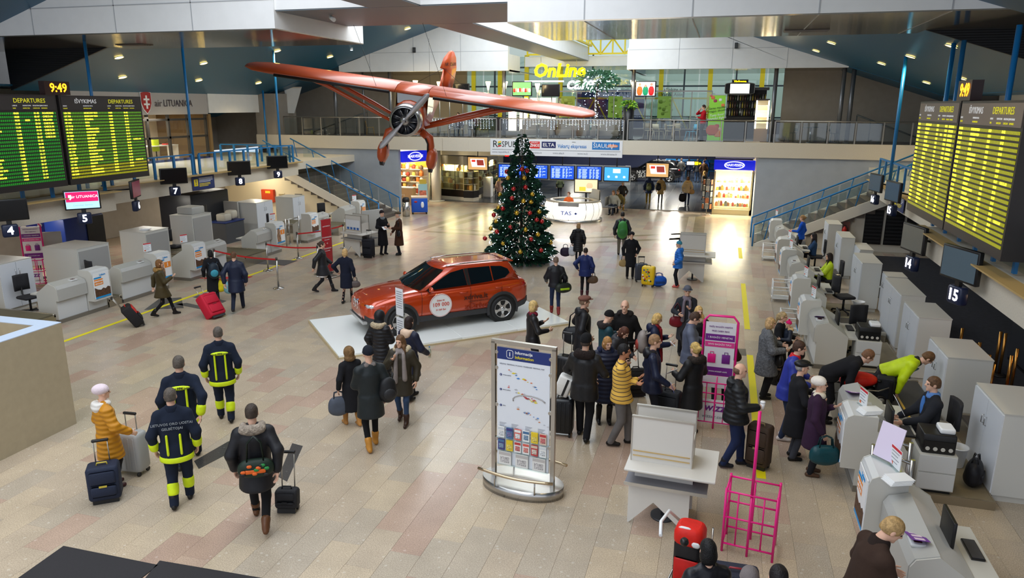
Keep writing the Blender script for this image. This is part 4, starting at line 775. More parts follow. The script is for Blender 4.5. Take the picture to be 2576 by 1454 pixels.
text('Informacija',.062,TWH,nv,(-.13,-.018,2.145),FY,'LEFT',bold=.01);text('Information',.062,TYL,nv,(-.13,-.018,2.075),FY,'LEFT',bold=.01);text('i',.09,TWH,nv,(-.21,-.018,2.11),FY,bold=.03)
fr_=MB();fr_.tube([(-.21+.05*c_,-.016,2.11+.06*s_)for c_,s_ in((-.6,-1),(.6,-1),(1,-.7),(1,.7),(.6,1),(-.6,1),(-1,.7),(-1,-.7))],.005,4,True);fr_.build('badge_outline',TWH,nv)
text('KELEIVIŲ TERMINALO PLANAS / PASSENGER TERMINAL MAP',.026,TGR,pn,(-w+.04,-.014,1.95),FY,'LEFT')
for k,z_ in enumerate((1.78,1.55,1.30)):MB().cyl((-w+.06,-.014,z_),(-w+.06,-.018,z_),.018,n=12).build('floor_badge',M('info_navy'),pn);text(str(3-k),.024,TWH,pn,(-w+.06,-.02,z_),FY);text(('ANTRAS AUKŠTAS','PIRMAS AUKŠTAS','RŪSYS')[k],.016,TGR,pn,(-w+.09,-.016,z_),FY,'LEFT')
random.seed(3)
def blob(cx,cz,L,cols,n):
 for i in range(n):
  u=random.uniform(-1,1);x=cx+u*L*.5;z_=cz-u*L*.22+random.uniform(-.03,.03);c_=cols[i%len(cols)];s_=random.uniform(.012,.03);MB().prism([(x-s_,z_),(x,z_-s_*.45),(x+s_*1.2,z_),(x+s_*.2,z_+s_*.5)],'y',-.017,-.013).build('plan_area',M('plan_%d%d%d'%c_,c_,.5),pn)
blob(.02,1.74,.5,((60,130,200),(220,200,40),(210,110,60),(190,190,196)),14);blob(-.02,1.52,.45,((190,60,60),(220,200,60),(180,180,184),(200,90,80)),22);blob(.16,1.2,.5,((180,182,188),(70,130,200),(200,120,60),(196,196,200)),18)
MB().tube([(.1+.26*math.cos(a_),-.015,1.42+.1*math.sin(a_))for a_ in np.linspace(.3,3.4,9)],.012,4).build('plan_road',M('plan_road',(178,176,176),.6),pn)
for c_,x in enumerate((-w+.1,-.12,.1,.3)):
 for i in range(12):MB().box(x-.06,x+.05-.02*(i%3),-.015,-.013,1.02-i*.018,1.027-i*.018).build('legend_line',M('print_grey',(150,152,160),.7),pn)
ACR=glassm('acrylic')
LC=[(206,210,214),(70,110,150),(214,96,84),(60,56,120),(226,196,40),(214,190,170),(232,232,228),(190,60,60)]
def leaflet(x,z_,w_,h_,c_,lab,band):
 o=thing('leaflet',lab,'leaflet',mtxp(x,z_),ang,'leaflets in the information stand');MB().box(-w_/2,w_/2,-.008,.008,0,h_).build('cover',M('leaf_%d%d%d'%c_,c_,.45),o);MB().box(-w_/2+.004,w_/2-.004,-.010,-.008,h_*.72,h_*.95).build('title_band',M('leafb_%d%d%d'%band,band,.5),o);MB().box(-w_*.36,w_*.36,-.0095,-.008,h_*.15,h_*.6).build('picture',M('leafp_%d%d%d'%band,tuple(min(255,int(x_*.6+70))for x_ in band),.5,var=.6,vs=40),o)
def mtxp(x,z_):return(mid.x+math.cos(ang)*x-math.sin(ang)*-.04,mid.y+math.sin(ang)*x+math.cos(ang)*-.04,z_)
for r_,(z_,h_)in enumerate(((.80,.17),(.60,.17))):
 MB().box(-w,w,-.07,-.015,z_-.012,z_-.004).build('leaflet_shelf',ACR,t)
 for i in range(6):leaflet(-w+.08+i*(2*w-.16)/5,z_,.105,h_,LC[(i+r_*3)%8]if(i+r_)%3 else(232,232,228),('upper row','middle row')[r_]+' leaflet with a %s cover in the information stand'%(('pale','photo','red','violet','yellow','peach')if r_==0 else('white and red','portrait','blue photo','white banner','grey and red','mint'))[i],LC[(i*3+r_)%8])
MB().box(-w,w,-.07,-.015,.355,.363).build('leaflet_shelf',ACR,t)
for i in range(3):leaflet(-w+.14+i*(2*w-.28)/2,.365,.2,.21,(228,226,220),('folded newspaper at the left post','folded newspaper in the centre','folded newspaper at the right post')[i]+' of the leaflet shelf',(190,184,180))
for s_ in(-1,1):
 for z_ in(2.12,1.88,1.3,.75):MB().cyl((s_*(hw-.05),-.02,z_),(s_*(hw-.05),.02,z_),.028,n=12).build('glass_clamp',SST,t)
 # == WRITING TABLES
WT=M('table_white',(214,210,202),.4);ALE=M('alu_edge',(196,192,184),.3,metal=.6);TGD=M('table_shelf_dark',(120,120,126),.4)
def wtable(lab,A,rz,posters=False):
 t=thing('writing_table',lab,'table',A,rz);W=.82
 for yy in(0,.62):MB().add([(0,yy,0),(.02,yy,.0),(W*.42,yy,.36),(W*.93,yy,0),(W,yy,0),(W,yy,.66),(0,yy,.66)]+[(x,yy+.02,z_)for x,z_ in((0,0),(.02,0),(W*.42,.36),(W*.93,0),(W,0),(W,.66),(0,.66))],[(0,1,2,6),(2,3,4,5),(2,5,6),(7,13,9,8),(9,12,11,10),(9,13,12),(0,7,8,1),(1,8,9,2),(2,9,10,3),(3,10,11,4),(4,11,12,5),(5,12,13,6),(6,13,7,0)],False).build('leg_panel',WT,t)
 MB().cyl((W*.55,.3,0),(W*.55,.3,.03),.17,n=24).build('foot_disc',M('foot_dark',(62,64,68),.4),t);MB().cyl((W*.55,.3,.03),(W*.55,.3,.62),.03).build('pedestal',M('foot_dark'),t)
 MB().box(-.04,1.04,-.12,.74,.64,.665).build('shelf',TGD,t);MB().box(-.05,1.05,-.13,-.12,.63,.675).build('shelf_edge',ALE,t);MB().box(.06,.84,.1,.13,.66,.85).build('riser',WT,t);MB().box(.06,.84,.5,.53,.66,.85).build('riser',WT,t)
 MB().rbox(-.05,1.14,-.16,.78,.85,.885,.012).build('table_top',WT,t)
 for yy,tl in((.12,0),(.52,0)):
  b=MB();b.box(.0,.80,yy,yy+.02,.885,1.52);b.build('display_panel',WT,t);f_=MB();f_.box(-.015,.0,yy-.01,yy+.03,.885,1.53);f_.box(.80,.815,yy-.01,yy+.03,.885,1.53);f_.box(-.015,.815,yy-.01,yy+.03,1.52,1.545);f_.build('panel_frame',ALE,t)
 MB().box(.0,.80,.14,.52,.885,.89).build('tray',TGD,t);MB().box(.80,.812,.13,.53,.885,1.25).build('side_panel',WT,t)
 for z_ in(.96,1.03):MB().box(.02,.78,.105,.12,z_,z_+.012).build('brass_strip',M('brass_strip',(214,186,130),.3,metal=.7),t)
 if posters:MB().box(.03,.77,.1,.104,.98,1.36).build('form_sheet',M('paper_white',(226,228,232),.6),t);[MB().box(.08+.17*i,.2+.17*i,.098,.1,.99,1.08).build('blue_leaflet',M('leaf_blue',(50,100,170),.5),t)for i in range(4)]
 return t
A,B=G(1577,1312),G(1697,1334);wtable('white writing table beside the information stand',A,math.atan2(B.y-A.y,B.x-A.x))
A,B=G(1705,706),G(1768,710);wtable('white writing table behind the child in the blue jacket',(A.x,A.y,0),math.atan2(B.y-A.y,B.x-A.x))
A,B=G(868,640),G(918,648);wtable('white writing table with forms beside the black suitcase',(A.x,A.y,0),math.atan2(B.y-A.y,B.x-A.x),True)
p=G(905,575,1.0);t=thing('partition_screen','grey partition screen behind the writing table on the left','screen',G(940,620),math.radians(60));MB().rbox(-.5,.5,-.03,.03,.05,1.5,.012).build('panel',DG,t);MB().box(-.45,.45,-.15,.15,0,.05).build('foot',PL,t)
# == ROPE STANCHIONS, GATES, ROLLUP, RACKS
BRB=M('belt_red',(196,26,30),.5)
def stanchion(p,lab):
 t=thing('stanchion',lab,'stanchion',p,group='belt stanchions');MB().lathe([(.17,0),(.175,.012),(.16,.025),(.03,.045),(.026,.06)],24).build('base',SST,t);MB().cyl((0,0,.05),(0,0,.93),.028).build('post',SST,t);MB().cyl((0,0,.91),(0,0,1.0),.034).build('belt_head',M('stan_head',(72,64,58),.4),t);return t
sp={k:G(*v)for k,v in dict(a=(701,726),b=(675,681),c=(751,650),d=(866,625),e=(802,690),f=(545,700)).items()}
LB=dict(a='chrome stanchion standing alone in front of the dark mat',b='chrome stanchion on the yellow line by the dark mat',c='chrome stanchion with belt head beside the barrier gate',d='chrome stanchion next to the white writing table',e='chrome stanchion hidden behind the walking woman',f='chrome stanchion behind the couple with the red suitcase')
for k,v in sp.items():stanchion(v,LB[k])
def belt(a,b,lab):
 A,B=sp[a].copy(),sp[b].copy();A.z=B.z=.93;g=MB();d=B-A;n=Vector((-d.y,d.x,0)).normalized()*.003;rg=[]
 for i in range(9):u=i/8;q=A+d*u-Vector((0,0,.06*math.sin(PI*u)));rg.append([q-n+Vector((0,0,-.025)),q+n+Vector((0,0,-.025)),q+n+Vector((0,0,.025)),q-n+Vector((0,0,.025))])
 g.loft(rg,sm=False);o=g.build('barrier_belt',BRB);tag(o,lab,'barrier belt','red barrier belts')
belt('f','a','red belt ending at the lone stanchion by the dark mat');belt('b','e','red belt passing behind the walking woman');belt('c','d','red belt passing behind the red rollup stand')
def gate(P,Q,lab,h=1.0,mid_=True):
 P,Q=Vector(P),Vector(Q);d=Q-P;t=thing('barrier_gate',lab,'barrier',P,math.atan2(d.y,d.x));L=d.length
 for x in(0,L):MB().cyl((x,0,0),(x,0,h),.03).build('post',SST,t);MB().lathe([(.08,0),(.08,.01),(.03,.02)],16,(x,0,0)).build('foot_plate',SST,t)
 for z_ in((h-.06,.42)if mid_ else(h-.06,)):MB().cyl((0,0,z_),(L,0,z_),.024).build('rail',SST,t)
 return t
gate(G(700,628),G(730,614),'chrome barrier gate before the white cabinet');gate(G(755,612),G(722,622),'chrome barrier post pair beside the rope queue',1.15,False)
gate(G(2193,1264),G(2193,1264)+Vector((.34,-.22,0)),'chrome gate with no entry plate beside the clerk desk',1.1);g0=gate((2.3,10.3,0),(2.72,9.95,0),'chrome gate between the two nearest right desks',1.05)
p=G(2193,1264);t=thing('no_entry_sign','white plate with red no entry mark on the chrome gate','sign',(p.x+.15,p.y-.13,.68),math.radians(-33));MB().box(-.13,.13,-.006,.006,-.17,.17).build('plate',PW,t);MB().cyl((0,-.006,0),(0,-.012,0),.1,n=24).build('red_disc',M('noentry_red',(200,40,40),.4),t);MB().box(-.07,.07,-.014,-.012,-.02,.02).build('white_bar',PW,t)
# red roll-up stand
A,B=G(815,700),G(848,692);t=thing('rollup_stand','red airline rollup stand pointing to Stockholm','banner',A,math.atan2(B.y-A.y,B.x-A.x));RR=M('rollup_red',(170,30,40),.45)
MB().rbox(0,.42,-.015,.015,.18,1.95,.012).build('banner_panel',RR,t);f_=MB();f_.tube([(0,0,.1),(0,0,1.9),(.05,0,1.97),(.37,0,1.97),(.42,0,1.9),(.42,0,.1)],.014,6);f_.build('frame',SST,t)
for s_ in(-1,1):MB().tube([(-.1,s_*.25,.03),(.52,s_*.25,.03)],.018,6).build('foot_bar',SST,t);MB().cyl((.55,s_*.25-.02,.05),(.55,s_*.25+.02,.05),.05).build('castor',M('castor',(70,70,74),.5),t)
MB().box(.05,.37,-.25,.25,.04,.07).build('foot_plate',SST,t)
for s_,z_,sz in(('airLITUANICA',1.72,.05),('STOCKHOLMAS',1.35,.055),('Arlanda (ARN)',1.27,.035),('→',1.15,.09),('STOCKHOLM',.98,.055),('Arlanda (ARN)',.9,.035)):text(s_,sz,TWH,t,(.21,-.018,z_),FY)
# pink bag sizers
PKM=M('pink_metal',(232,24,130),.35);PUR=M('wizz_purple',(112,28,130),.5)
def tubes(segs,r,nm,t,m=PKM):
 for a,b in segs:MB().cyl(a,b,r,n=8).build(nm,m,t)
def sizer(lab,P,rz,mast=True,sign=False,h=.9):
 t=thing('bag_sizer',lab,'bag sizer',P,rz);W,D=.62,.42
 for x in(0,W/2,W):
  for y in(0,D):MB().cyl((x,y,0),(x,y,h if x!=W/2 else h*.93),.016,n=8).build('upright',PKM,t)
 for z_ in(.12,.5,h-.04):
  tubes([((0,0,z_),(W,0,z_)),((0,D,z_),(W,D,z_))],.013,'cross_bar',t);tubes([((0,0,z_),(0,D,z_)),((W,0,z_),(W,D,z_))],.013,'side_bar',t)
 for x in(W*.25,W*.75):tubes([((x,0,.12),(x,0,h-.04))],.010,'bar',t)
 if mast:MB().cyl((W/2,D/2-.2,h*.9),(W/2,D/2-.2,2.0),.02).build('mast',PKM,t)
 if sign:signboard(t,W,D)
 return t
def signboard(t,W,D,zb=.55):
 MB().tube([(.02,D,.0),(.02,D,1.88),(.1,D,1.98),(W-.1,D,1.98),(W-.02,D,1.88),(W-.02,D,.0)],.022,8).build('sign_frame',PKM,t)
 pn=MB().box(.05,W-.05,D-.01,D+.01,.62,1.86).build('sign_panel',M('sizer_white',(226,222,226),.4),t)
 for z0,z1,c_ in((1.52,1.64,PUR),(.86,1.02,PUR),(1.40,1.50,M('sizer_pink',(220,60,140),.5))):MB().box(.055,W-.055,D-.013,D-.01,z0,z1).build('colour_band',c_,pn)
 for s_,z_,sz,m_ in(('MAŽŲ BAGAŽO KREPŠYS',1.78,.036,PUR),('FREE CABIN BAG',1.70,.04,PUR),('1 BAGAŽO VIENETAS',1.58,.045,TWH),('SAVO BAGAŽO TIPUI',1.45,.042,TWH),('www.wizzair.com',.94,.045,TWH)):text(s_,sz,m_,pn,(W/2,D-.016,z_),FY)
 for x,c_ in((W*.3,PKM),(W*.7,PUR)):MB().rbox(x-.07,x+.07,D-.022,D-.012,1.1,1.27,.004).build('bag_pictogram',c_,pn);MB().tube([(x-.03,D-.018,1.27),(x-.03,D-.018,1.31),(x+.03,D-.018,1.31),(x+.03,D-.018,1.27)],.006,4).build('bag_pictogram',c_,pn)
 lw=MB().box(.05,W-.05,-.005,.005,.1,.55).build('logo_panel',M('sizer_white'),t);text('wizz',.2,PUR,lw,(W/2,-.01,.40),FY,bold=.02,shear=.2);text('wizzair.com',.085,TGR,lw,(W/2,-.01,.23),FY)
A,B=G(1815,1385),G(1920,1410);sizer('tall pink bag sizer with a bare mast beside the writing table',A,math.atan2(B.y-A.y,B.x-A.x),True)
A,B=G(1748,1072),G(1808,1080);sizer('pink bag sizer with purple signboard in the queue',A,math.atan2(B.y-A.y,B.x-A.x),False,True)
p=G(118,700);sizer('pink bag sizer with lit signboard behind the left desks',(-20.7,17.0,0),math.radians(35),False,True);sizer('pink bag sizer in the shade behind the left cabinet',(-22.0,16.0,0),math.radians(35),False,True);sizer('pink bag sizer at the far right among brass posts',(5.75,14.6,0),math.radians(-70),False)
# brass stanchions stored in the shade at the right
BRS=M('brass',(190,140,70),.25,metal=.9);random.seed(11)
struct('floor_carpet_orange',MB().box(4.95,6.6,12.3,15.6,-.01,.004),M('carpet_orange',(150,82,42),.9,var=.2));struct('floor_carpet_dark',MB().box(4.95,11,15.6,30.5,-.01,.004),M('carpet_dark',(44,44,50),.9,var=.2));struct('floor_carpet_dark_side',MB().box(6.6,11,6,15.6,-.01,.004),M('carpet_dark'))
for i,(px,py)in enumerate(((2375,975),(2388,1005),(2405,930),(2440,975),(2447,972),(2458,1012),(2470,1008),(2500,940),(2512,945),(2540,990),(2480,1035),(2525,1010))):
 p=G(px,py);t=thing('brass_stanchion','brass stanchion stored behind the white cabinets','stanchion',(max(p.x,5.0),p.y,.004),group='brass stanchions in storage');MB().lathe([(.15,0),(.15,.02),(.04,.06)],18).build('base',M('foot_black',(32,30,30),.4),t);MB().cyl((0,0,.05),(0,0,.95),.03).build('post',BRS,t)
lamp((6.8,14.5,2.0),45,(1,.66,.4),.2)
# luggage sizing baskets between right desks
for y,lab in((22.3,'white wire hand luggage basket beside the desk of the woman in the vest'),(28.4,'white wire hand luggage basket by the desk near the stairs'),(18.9,'white wire hand luggage basket beside the third right desk')):
 t=thing('luggage_basket',lab,'basket',(1.95,y,0));
 for z_ in(.1,.35,.6):f_=MB();f_.tube([(-.25,-.2,z_),(.25,-.2,z_),(.25,.2,z_),(-.25,.2,z_)],.015,6,True);f_.build('hoop',PW,t)
 for x,yy in((-.25,-.2),(.25,-.2),(.25,.2),(-.25,.2)):MB().cyl((x,yy,0),(x,yy,.62),.014,n=6).build('upright',PW,t)
 MB().box(-.24,.24,-.19,.19,.08,.1).build('floor_plate',DG,t)
 # ---- door mats, floor mats
MATB=M('mat_black',(44,42,44),.95,bump=.5,bs=200)
def mat(lab,pts,m,cat='mat'):
 P=[G(*p)for p in pts];b=MB();b.loft([[(p.x,p.y,.001)for p in P],[(p.x,p.y,.012)for p in P]],False,True,sm=False);tag(b.build('floor_mat',m),lab,cat)
mat('large black doormat at the bottom edge of the hall',((40,1460),(160,1375),(398,1423),(350,1460)),MATB);mat('second black doormat beside the large one',((362,1460),(402,1412),(660,1456),(650,1465)),MATB);mat('dark grey mat between the rope stanchions',((630,663),(648,652),(748,656),(716,668)),M('mat_grey',(84,80,80),.9));mat('red mat in front of the left check-in desk',((500,700),(575,697),(635,696),(600,708)),M('mat_red',(196,44,40),.9))
# ---- beige booth at the left edge
P=G(193,1065);Q=G(0,1160);d=(Q-P).normalized();n=Vector((d.y,-d.x,0));n=n if n.y>0 else-n;hz=atY(156,812,P.y).z
t=thing('beige_booth','beige boxy booth with a pale blue rim','booth',P,math.atan2(d.y,d.x));BG=M('booth_beige',(172,158,130),.6,var=.04);RB=M('booth_rim',(196,210,232),.3)
sg=-1;MB().box(0,3.2,sg*2.2,0,0,hz-.03).build('body',BG,t)if sg>0 else MB().box(0,3.2,-2.2,0,0,hz-.25).build('body',BG,t)
f_=MB();f_.box(0,3.2,-.28,0,hz-.25,hz);f_.box(0,3.2,-2.2,-1.92,hz-.25,hz);f_.box(0,.28,-1.92,-.28,hz-.25,hz);f_.box(2.9,3.2,-1.92,-.28,hz-.25,hz);f_.build('parapet',BG,t);f_=MB();f_.box(0,3.2,-.28,0,hz,hz+.012);f_.box(0,3.2,-2.2,-1.92,hz,hz+.012);f_.box(0,.28,-1.92,-.28,hz,hz+.012);f_.box(2.9,3.2,-1.92,-.28,hz,hz+.012);f_.build('rim',RB,t)
# == PEOPLE ENGINE (signed-distance bodies and clothes)
def nets(fn,lo,hi,h):
 lo=np.array(lo,float)-2*h;hi=np.array(hi,float)+2*h;n=np.ceil((hi-lo)/h).astype(int)+1
 ax=[lo[i]+h*np.arange(n[i])for i in range(3)];Xg=np.stack(np.meshgrid(*ax,indexing='ij'),-1)
 V=fn(Xg.reshape(-1,3)).reshape(n);S=V<0
 cn=n-1;acc=np.zeros(tuple(cn)+(3,));cnt=np.zeros(tuple(cn))
 sl=lambda o,i:slice(o,o+cn[i])
 for a in range(3):
  b,c=(a+1)%3,(a+2)%3
  for ob in(0,1):
   for oc in(0,1):
    o0=[0,0,0];o0[b]=ob;o0[c]=oc;o1=list(o0);o1[a]=1
    v0=V[sl(o0[0],0),sl(o0[1],1),sl(o0[2],2)];v1=V[sl(o1[0],0),sl(o1[1],1),sl(o1[2],2)]
    x=(v0<0)!=(v1<0);t=np.where(x,v0/np.where(x,v0-v1,1),0)
    p=np.zeros(tuple(cn)+(3,));p[...,b]=ob;p[...,c]=oc;p[...,a]=t
    acc+=p*x[...,None];cnt+=x
 act=cnt>0;idx=-np.ones(tuple(cn),int);idx[act]=np.arange(act.sum())
 base=np.stack(np.meshgrid(*[np.arange(k)for k in cn],indexing='ij'),-1)
 vs=lo+h*(base[act]+acc[act]/cnt[act][:,None]);fs=[]
 for a in range(3):
  b,c=(a+1)%3,(a+2)%3;s0=[slice(1,-1)]*3;s1=[slice(1,-1)]*3
  s0[a]=slice(0,cn[a]);s1[a]=slice(1,cn[a]+1)
  A=S[tuple(s0)];B=S[tuple(s1)];ch=A!=B;q=np.argwhere(ch)
  if len(q)==0:continue
  g=q+1;g[:,a]=q[:,a]
  def cell(db,dc):
   z=g.copy();z[:,b]+=db;z[:,c]+=dc;return idx[z[:,0],z[:,1],z[:,2]]
  f=np.stack([cell(-1,-1),cell(0,-1),cell(0,0),cell(-1,0)],1);fl_=~A[ch]
  f[fl_]=f[fl_][:,::-1];fs.append(f)
 return vs,np.concatenate(fs)if fs else np.zeros((0,4),int)
def cone(a,b,ra,rb=None):return('c',np.array(a,float),np.array(b,float),ra,ra if rb is None else rb)
def ell(c,r,R=None):return('e',np.array(c,float),np.array(r,float),R)
def lof(o,R,prof):return('l',np.array(o,float),R,np.array(prof,float))
def dprim(p,P):
 if p[0]=='c':
  _,a,b,ra,rb=p;ab=b-a;t=np.clip((P-a)@ab/max(ab@ab,1e-9),0,1);return np.linalg.norm(P-a-t[:,None]*ab,axis=1)-(ra+t*(rb-ra))
 if p[0]=='e':
  q=P-p[1];q=q@p[3]if p[3]is not None else q;return(np.linalg.norm(q/p[2],axis=1)-1)*p[2].min()
 q=(P-p[1])@p[2];pr=p[3];rx=np.interp(q[:,2],pr[:,0],pr[:,1]);ry=np.interp(q[:,2],pr[:,0],pr[:,2]);yo=np.interp(q[:,2],pr[:,0],pr[:,3])
 d=(np.sqrt((q[:,0]/rx)**2+((q[:,1]-yo)/ry)**2)-1)*np.minimum(rx,ry);return np.maximum(d,np.maximum(pr[0,0]-q[:,2],q[:,2]-pr[-1,0]))
def bnd(ps):
 lo,hi=[],[]
 for p in ps:
  if p[0]=='c':r=max(p[3],p[4]);lo+=[np.minimum(p[1],p[2])-r];hi+=[np.maximum(p[1],p[2])+r]
  elif p[0]=='e':r=p[2]if p[3]is None else p[2].max();lo+=[p[1]-r];hi+=[p[1]+r]
  else:
   for row in(p[3][0],p[3][-1]):
    c=p[1]+p[2]@np.array([0,row[3],row[0]]);r=p[3][:,1:3].max();lo+=[c-r];hi+=[c+r]
 return np.min(lo,0),np.max(hi,0)
def sdf(ps,h,k=.03,sub=(),clip=None):
 lo,hi=bnd(ps)
 def fn(P):
  d=None
  for p in ps:
   e=dprim(p,P)
   if d is None:d=e
   else:t=np.clip(.5+.5*(d-e)/k,0,1);d=d*(1-t)+e*t-k*t*(1-t)
  for p in sub:d=np.maximum(d,-dprim(p,P))
  if clip is not None:d=np.maximum(d,clip(P))
  return d
 return nets(fn,lo,hi,h)
def npmesh(name,parts,mats):
 vs,fs,mi=[],[],[];o=0
 for v,f,m in parts:vs.append(v);fs+=(f+o).tolist();mi+=[m]*len(f);o+=len(v)
 me=bpy.data.meshes.new(name);me.from_pydata(np.concatenate(vs).tolist(),[],fs)
 for m in mats:me.materials.append(m)
 me.polygons.foreach_set('material_index',mi);me.polygons.foreach_set('use_smooth',[True]*len(fs));me.update();return me
def rx_(a):c,s=math.cos(a),math.sin(a);return np.array([[1,0,0],[0,c,-s],[0,s,c]])
def ry_(a):c,s=math.cos(a),math.sin(a);return np.array([[c,0,s],[0,1,0],[-s,0,c]])
def rz_(a):c,s=math.cos(a),math.sin(a);return np.array([[c,-s,0],[s,c,0],[0,0,1]])
A3=lambda*v:np.array(v,float)
def ik(a,t,l1,l2,pole):
 d=t-a;L=min(np.linalg.norm(d),l1+l2-.004);u=d/np.linalg.norm(d);x=(l1*l1-l2*l2+L*L)/(2*L);hh=math.sqrt(max(l1*l1-x*x,0))
 p=pole-u*(pole@u);p=p/max(np.linalg.norm(p),1e-6);return a+u*x+p*hh,a+u*L
HEADS={}
def headmesh(h):
 if h in HEADS:return HEADS[h]
 ps=[ell((0,-.006,.028),(.076,.095,.093)),ell((0,.024,-.035),(.057,.070,.082)),ell((0,.068,-.098),(.026,.022,.022)),cone((0,.086,.016),(0,.107,-.022),.009,.015),ell((.078,-.006,-.012),(.012,.02,.032)),ell((-.078,-.006,-.012),(.012,.02,.032)),cone((0,-.012,-.06),(0,-.035,-.2),.054,.058),ell((0,.075,.03),(.05,.018,.012))]
 v,f=sdf(ps,h,.018,sub=[ell((.031,.098,.004),(.016,.012,.009)),ell((-.031,.098,.004),(.016,.012,.009))])
 parts=[(v,f,0)]
 for sx in(-1,1):
  e=MB();e.ball((sx*.031,.082,.004),.012,8,5);parts.append((np.array([tuple(p)for p in e.v]),None,1,e.f))
 HEADS[h]=parts;return parts
HANDS={}
def handmesh(pose,h):
 if(pose,h)in HANDS:return HANDS[(pose,h)]
 ps=[ell((0,0,-.045),(.017,.042,.052)),cone((0,0,.02),(0,0,-.03),.026,.026)]
 for i,(y,l)in enumerate(((.031,.075),(.011,.084),(-.010,.078),(-.030,.062))):
  c={'relax':(.35,.8),'fist':(1.5,2.9),'flat':(.08,.15)}[pose];a=A3(0,y,-.088)
  m1=a+A3(-math.sin(c[0]),0,-math.cos(c[0]))*l*.52;e1=m1+A3(-math.sin(c[1]),0,-math.cos(c[1]))*l*.48
  ps+=[cone(a,m1,.0095,.009),cone(m1,e1,.009,.0075)]
 b0=A3(-.004,.03,-.03);b1=b0+A3(-.02,.03,-.03)*(1 if pose!='fist' else 1.0);b2=b1+(A3(-.012,.012,-.03)if pose!='fist' else A3(-.03,-.02,-.018));ps+=[cone(b0,b1,.014,.0115),cone(b1,b2,.0115,.009)]
 HANDS[(pose,h)]=sdf(ps,h,.006);return HANDS[(pose,h)]
def cloth(rgb,kind='wool'):
 n='cloth_%s_%02x%02x%02x'%((kind,)+tuple(rgb));r=dict(wool=(.95,.10,40),nylon=(.5,.35,9),leather=(.38,.25,14),denim=(.9,.15,60),fur=(1,1,45),knit=(.95,.4,90),skin=(.5,0,1),hair=(.55,.5,70),rubber=(.5,.1,30))[kind]
 if kind=='quilt':pass
 return M(n,rgb,r[0],bump=r[1],bs=r[2],var=.35 if kind in('fur','hair')else .12,vs=25 if kind in('fur','hair')else 7,spec=.3)
def quilt(rgb):return M('cloth_quilt_%02x%02x%02x'%tuple(rgb),rgb,.5,wave=('Z',4.2,1.5),bump=.55,spec=.35)
def stripey(c):
 m=M('cloth_striped',c,.9);nt=m.node_tree;b=nt.nodes['Principled BSDF'];tc=nt.nodes.new('ShaderNodeTexCoord');w=nt.nodes.new('ShaderNodeTexWave');w.bands_direction='Z';w.inputs['Scale'].default_value=4.6;w.inputs['Distortion'].default_value=.6
 r=nt.nodes.new('ShaderNodeValToRGB');r.color_ramp.elements[0].position=.06;r.color_ramp.elements[0].color=lin((74,56,60))+(1,);r.color_ramp.elements[1].position=.12;r.color_ramp.elements[1].color=lin(c)+(1,)
 nt.links.new(tc.outputs['Object'],w.inputs['Vector']);nt.links.new(w.outputs[1],r.inputs[0]);nt.links.new(r.outputs[0],b.inputs['Base Color']);return m
SK=[(222,176,150),(206,156,128),(176,122,92)]
EYE=None
ARM=dict(down=(.27,.03,-.05),fwd=(.25,.26,.04),back=(.26,-.24,.0),bent=(.20,.30,.20),chest=(.06,.26,.32),face=(.05,.20,.55),pocket=(.23,.10,.04),cross=(-.09,.25,.22),pull=(.27,-.20,-.02),carry=(.28,.02,-.06),reach=(.15,.46,.22),hip=(.27,-.02,.08),phone=(.06,.30,.28),strap=(.14,.16,.38),low=(.2,.3,-.1),purse=(.27,.1,-.04),desk=(.12,.38,.12))
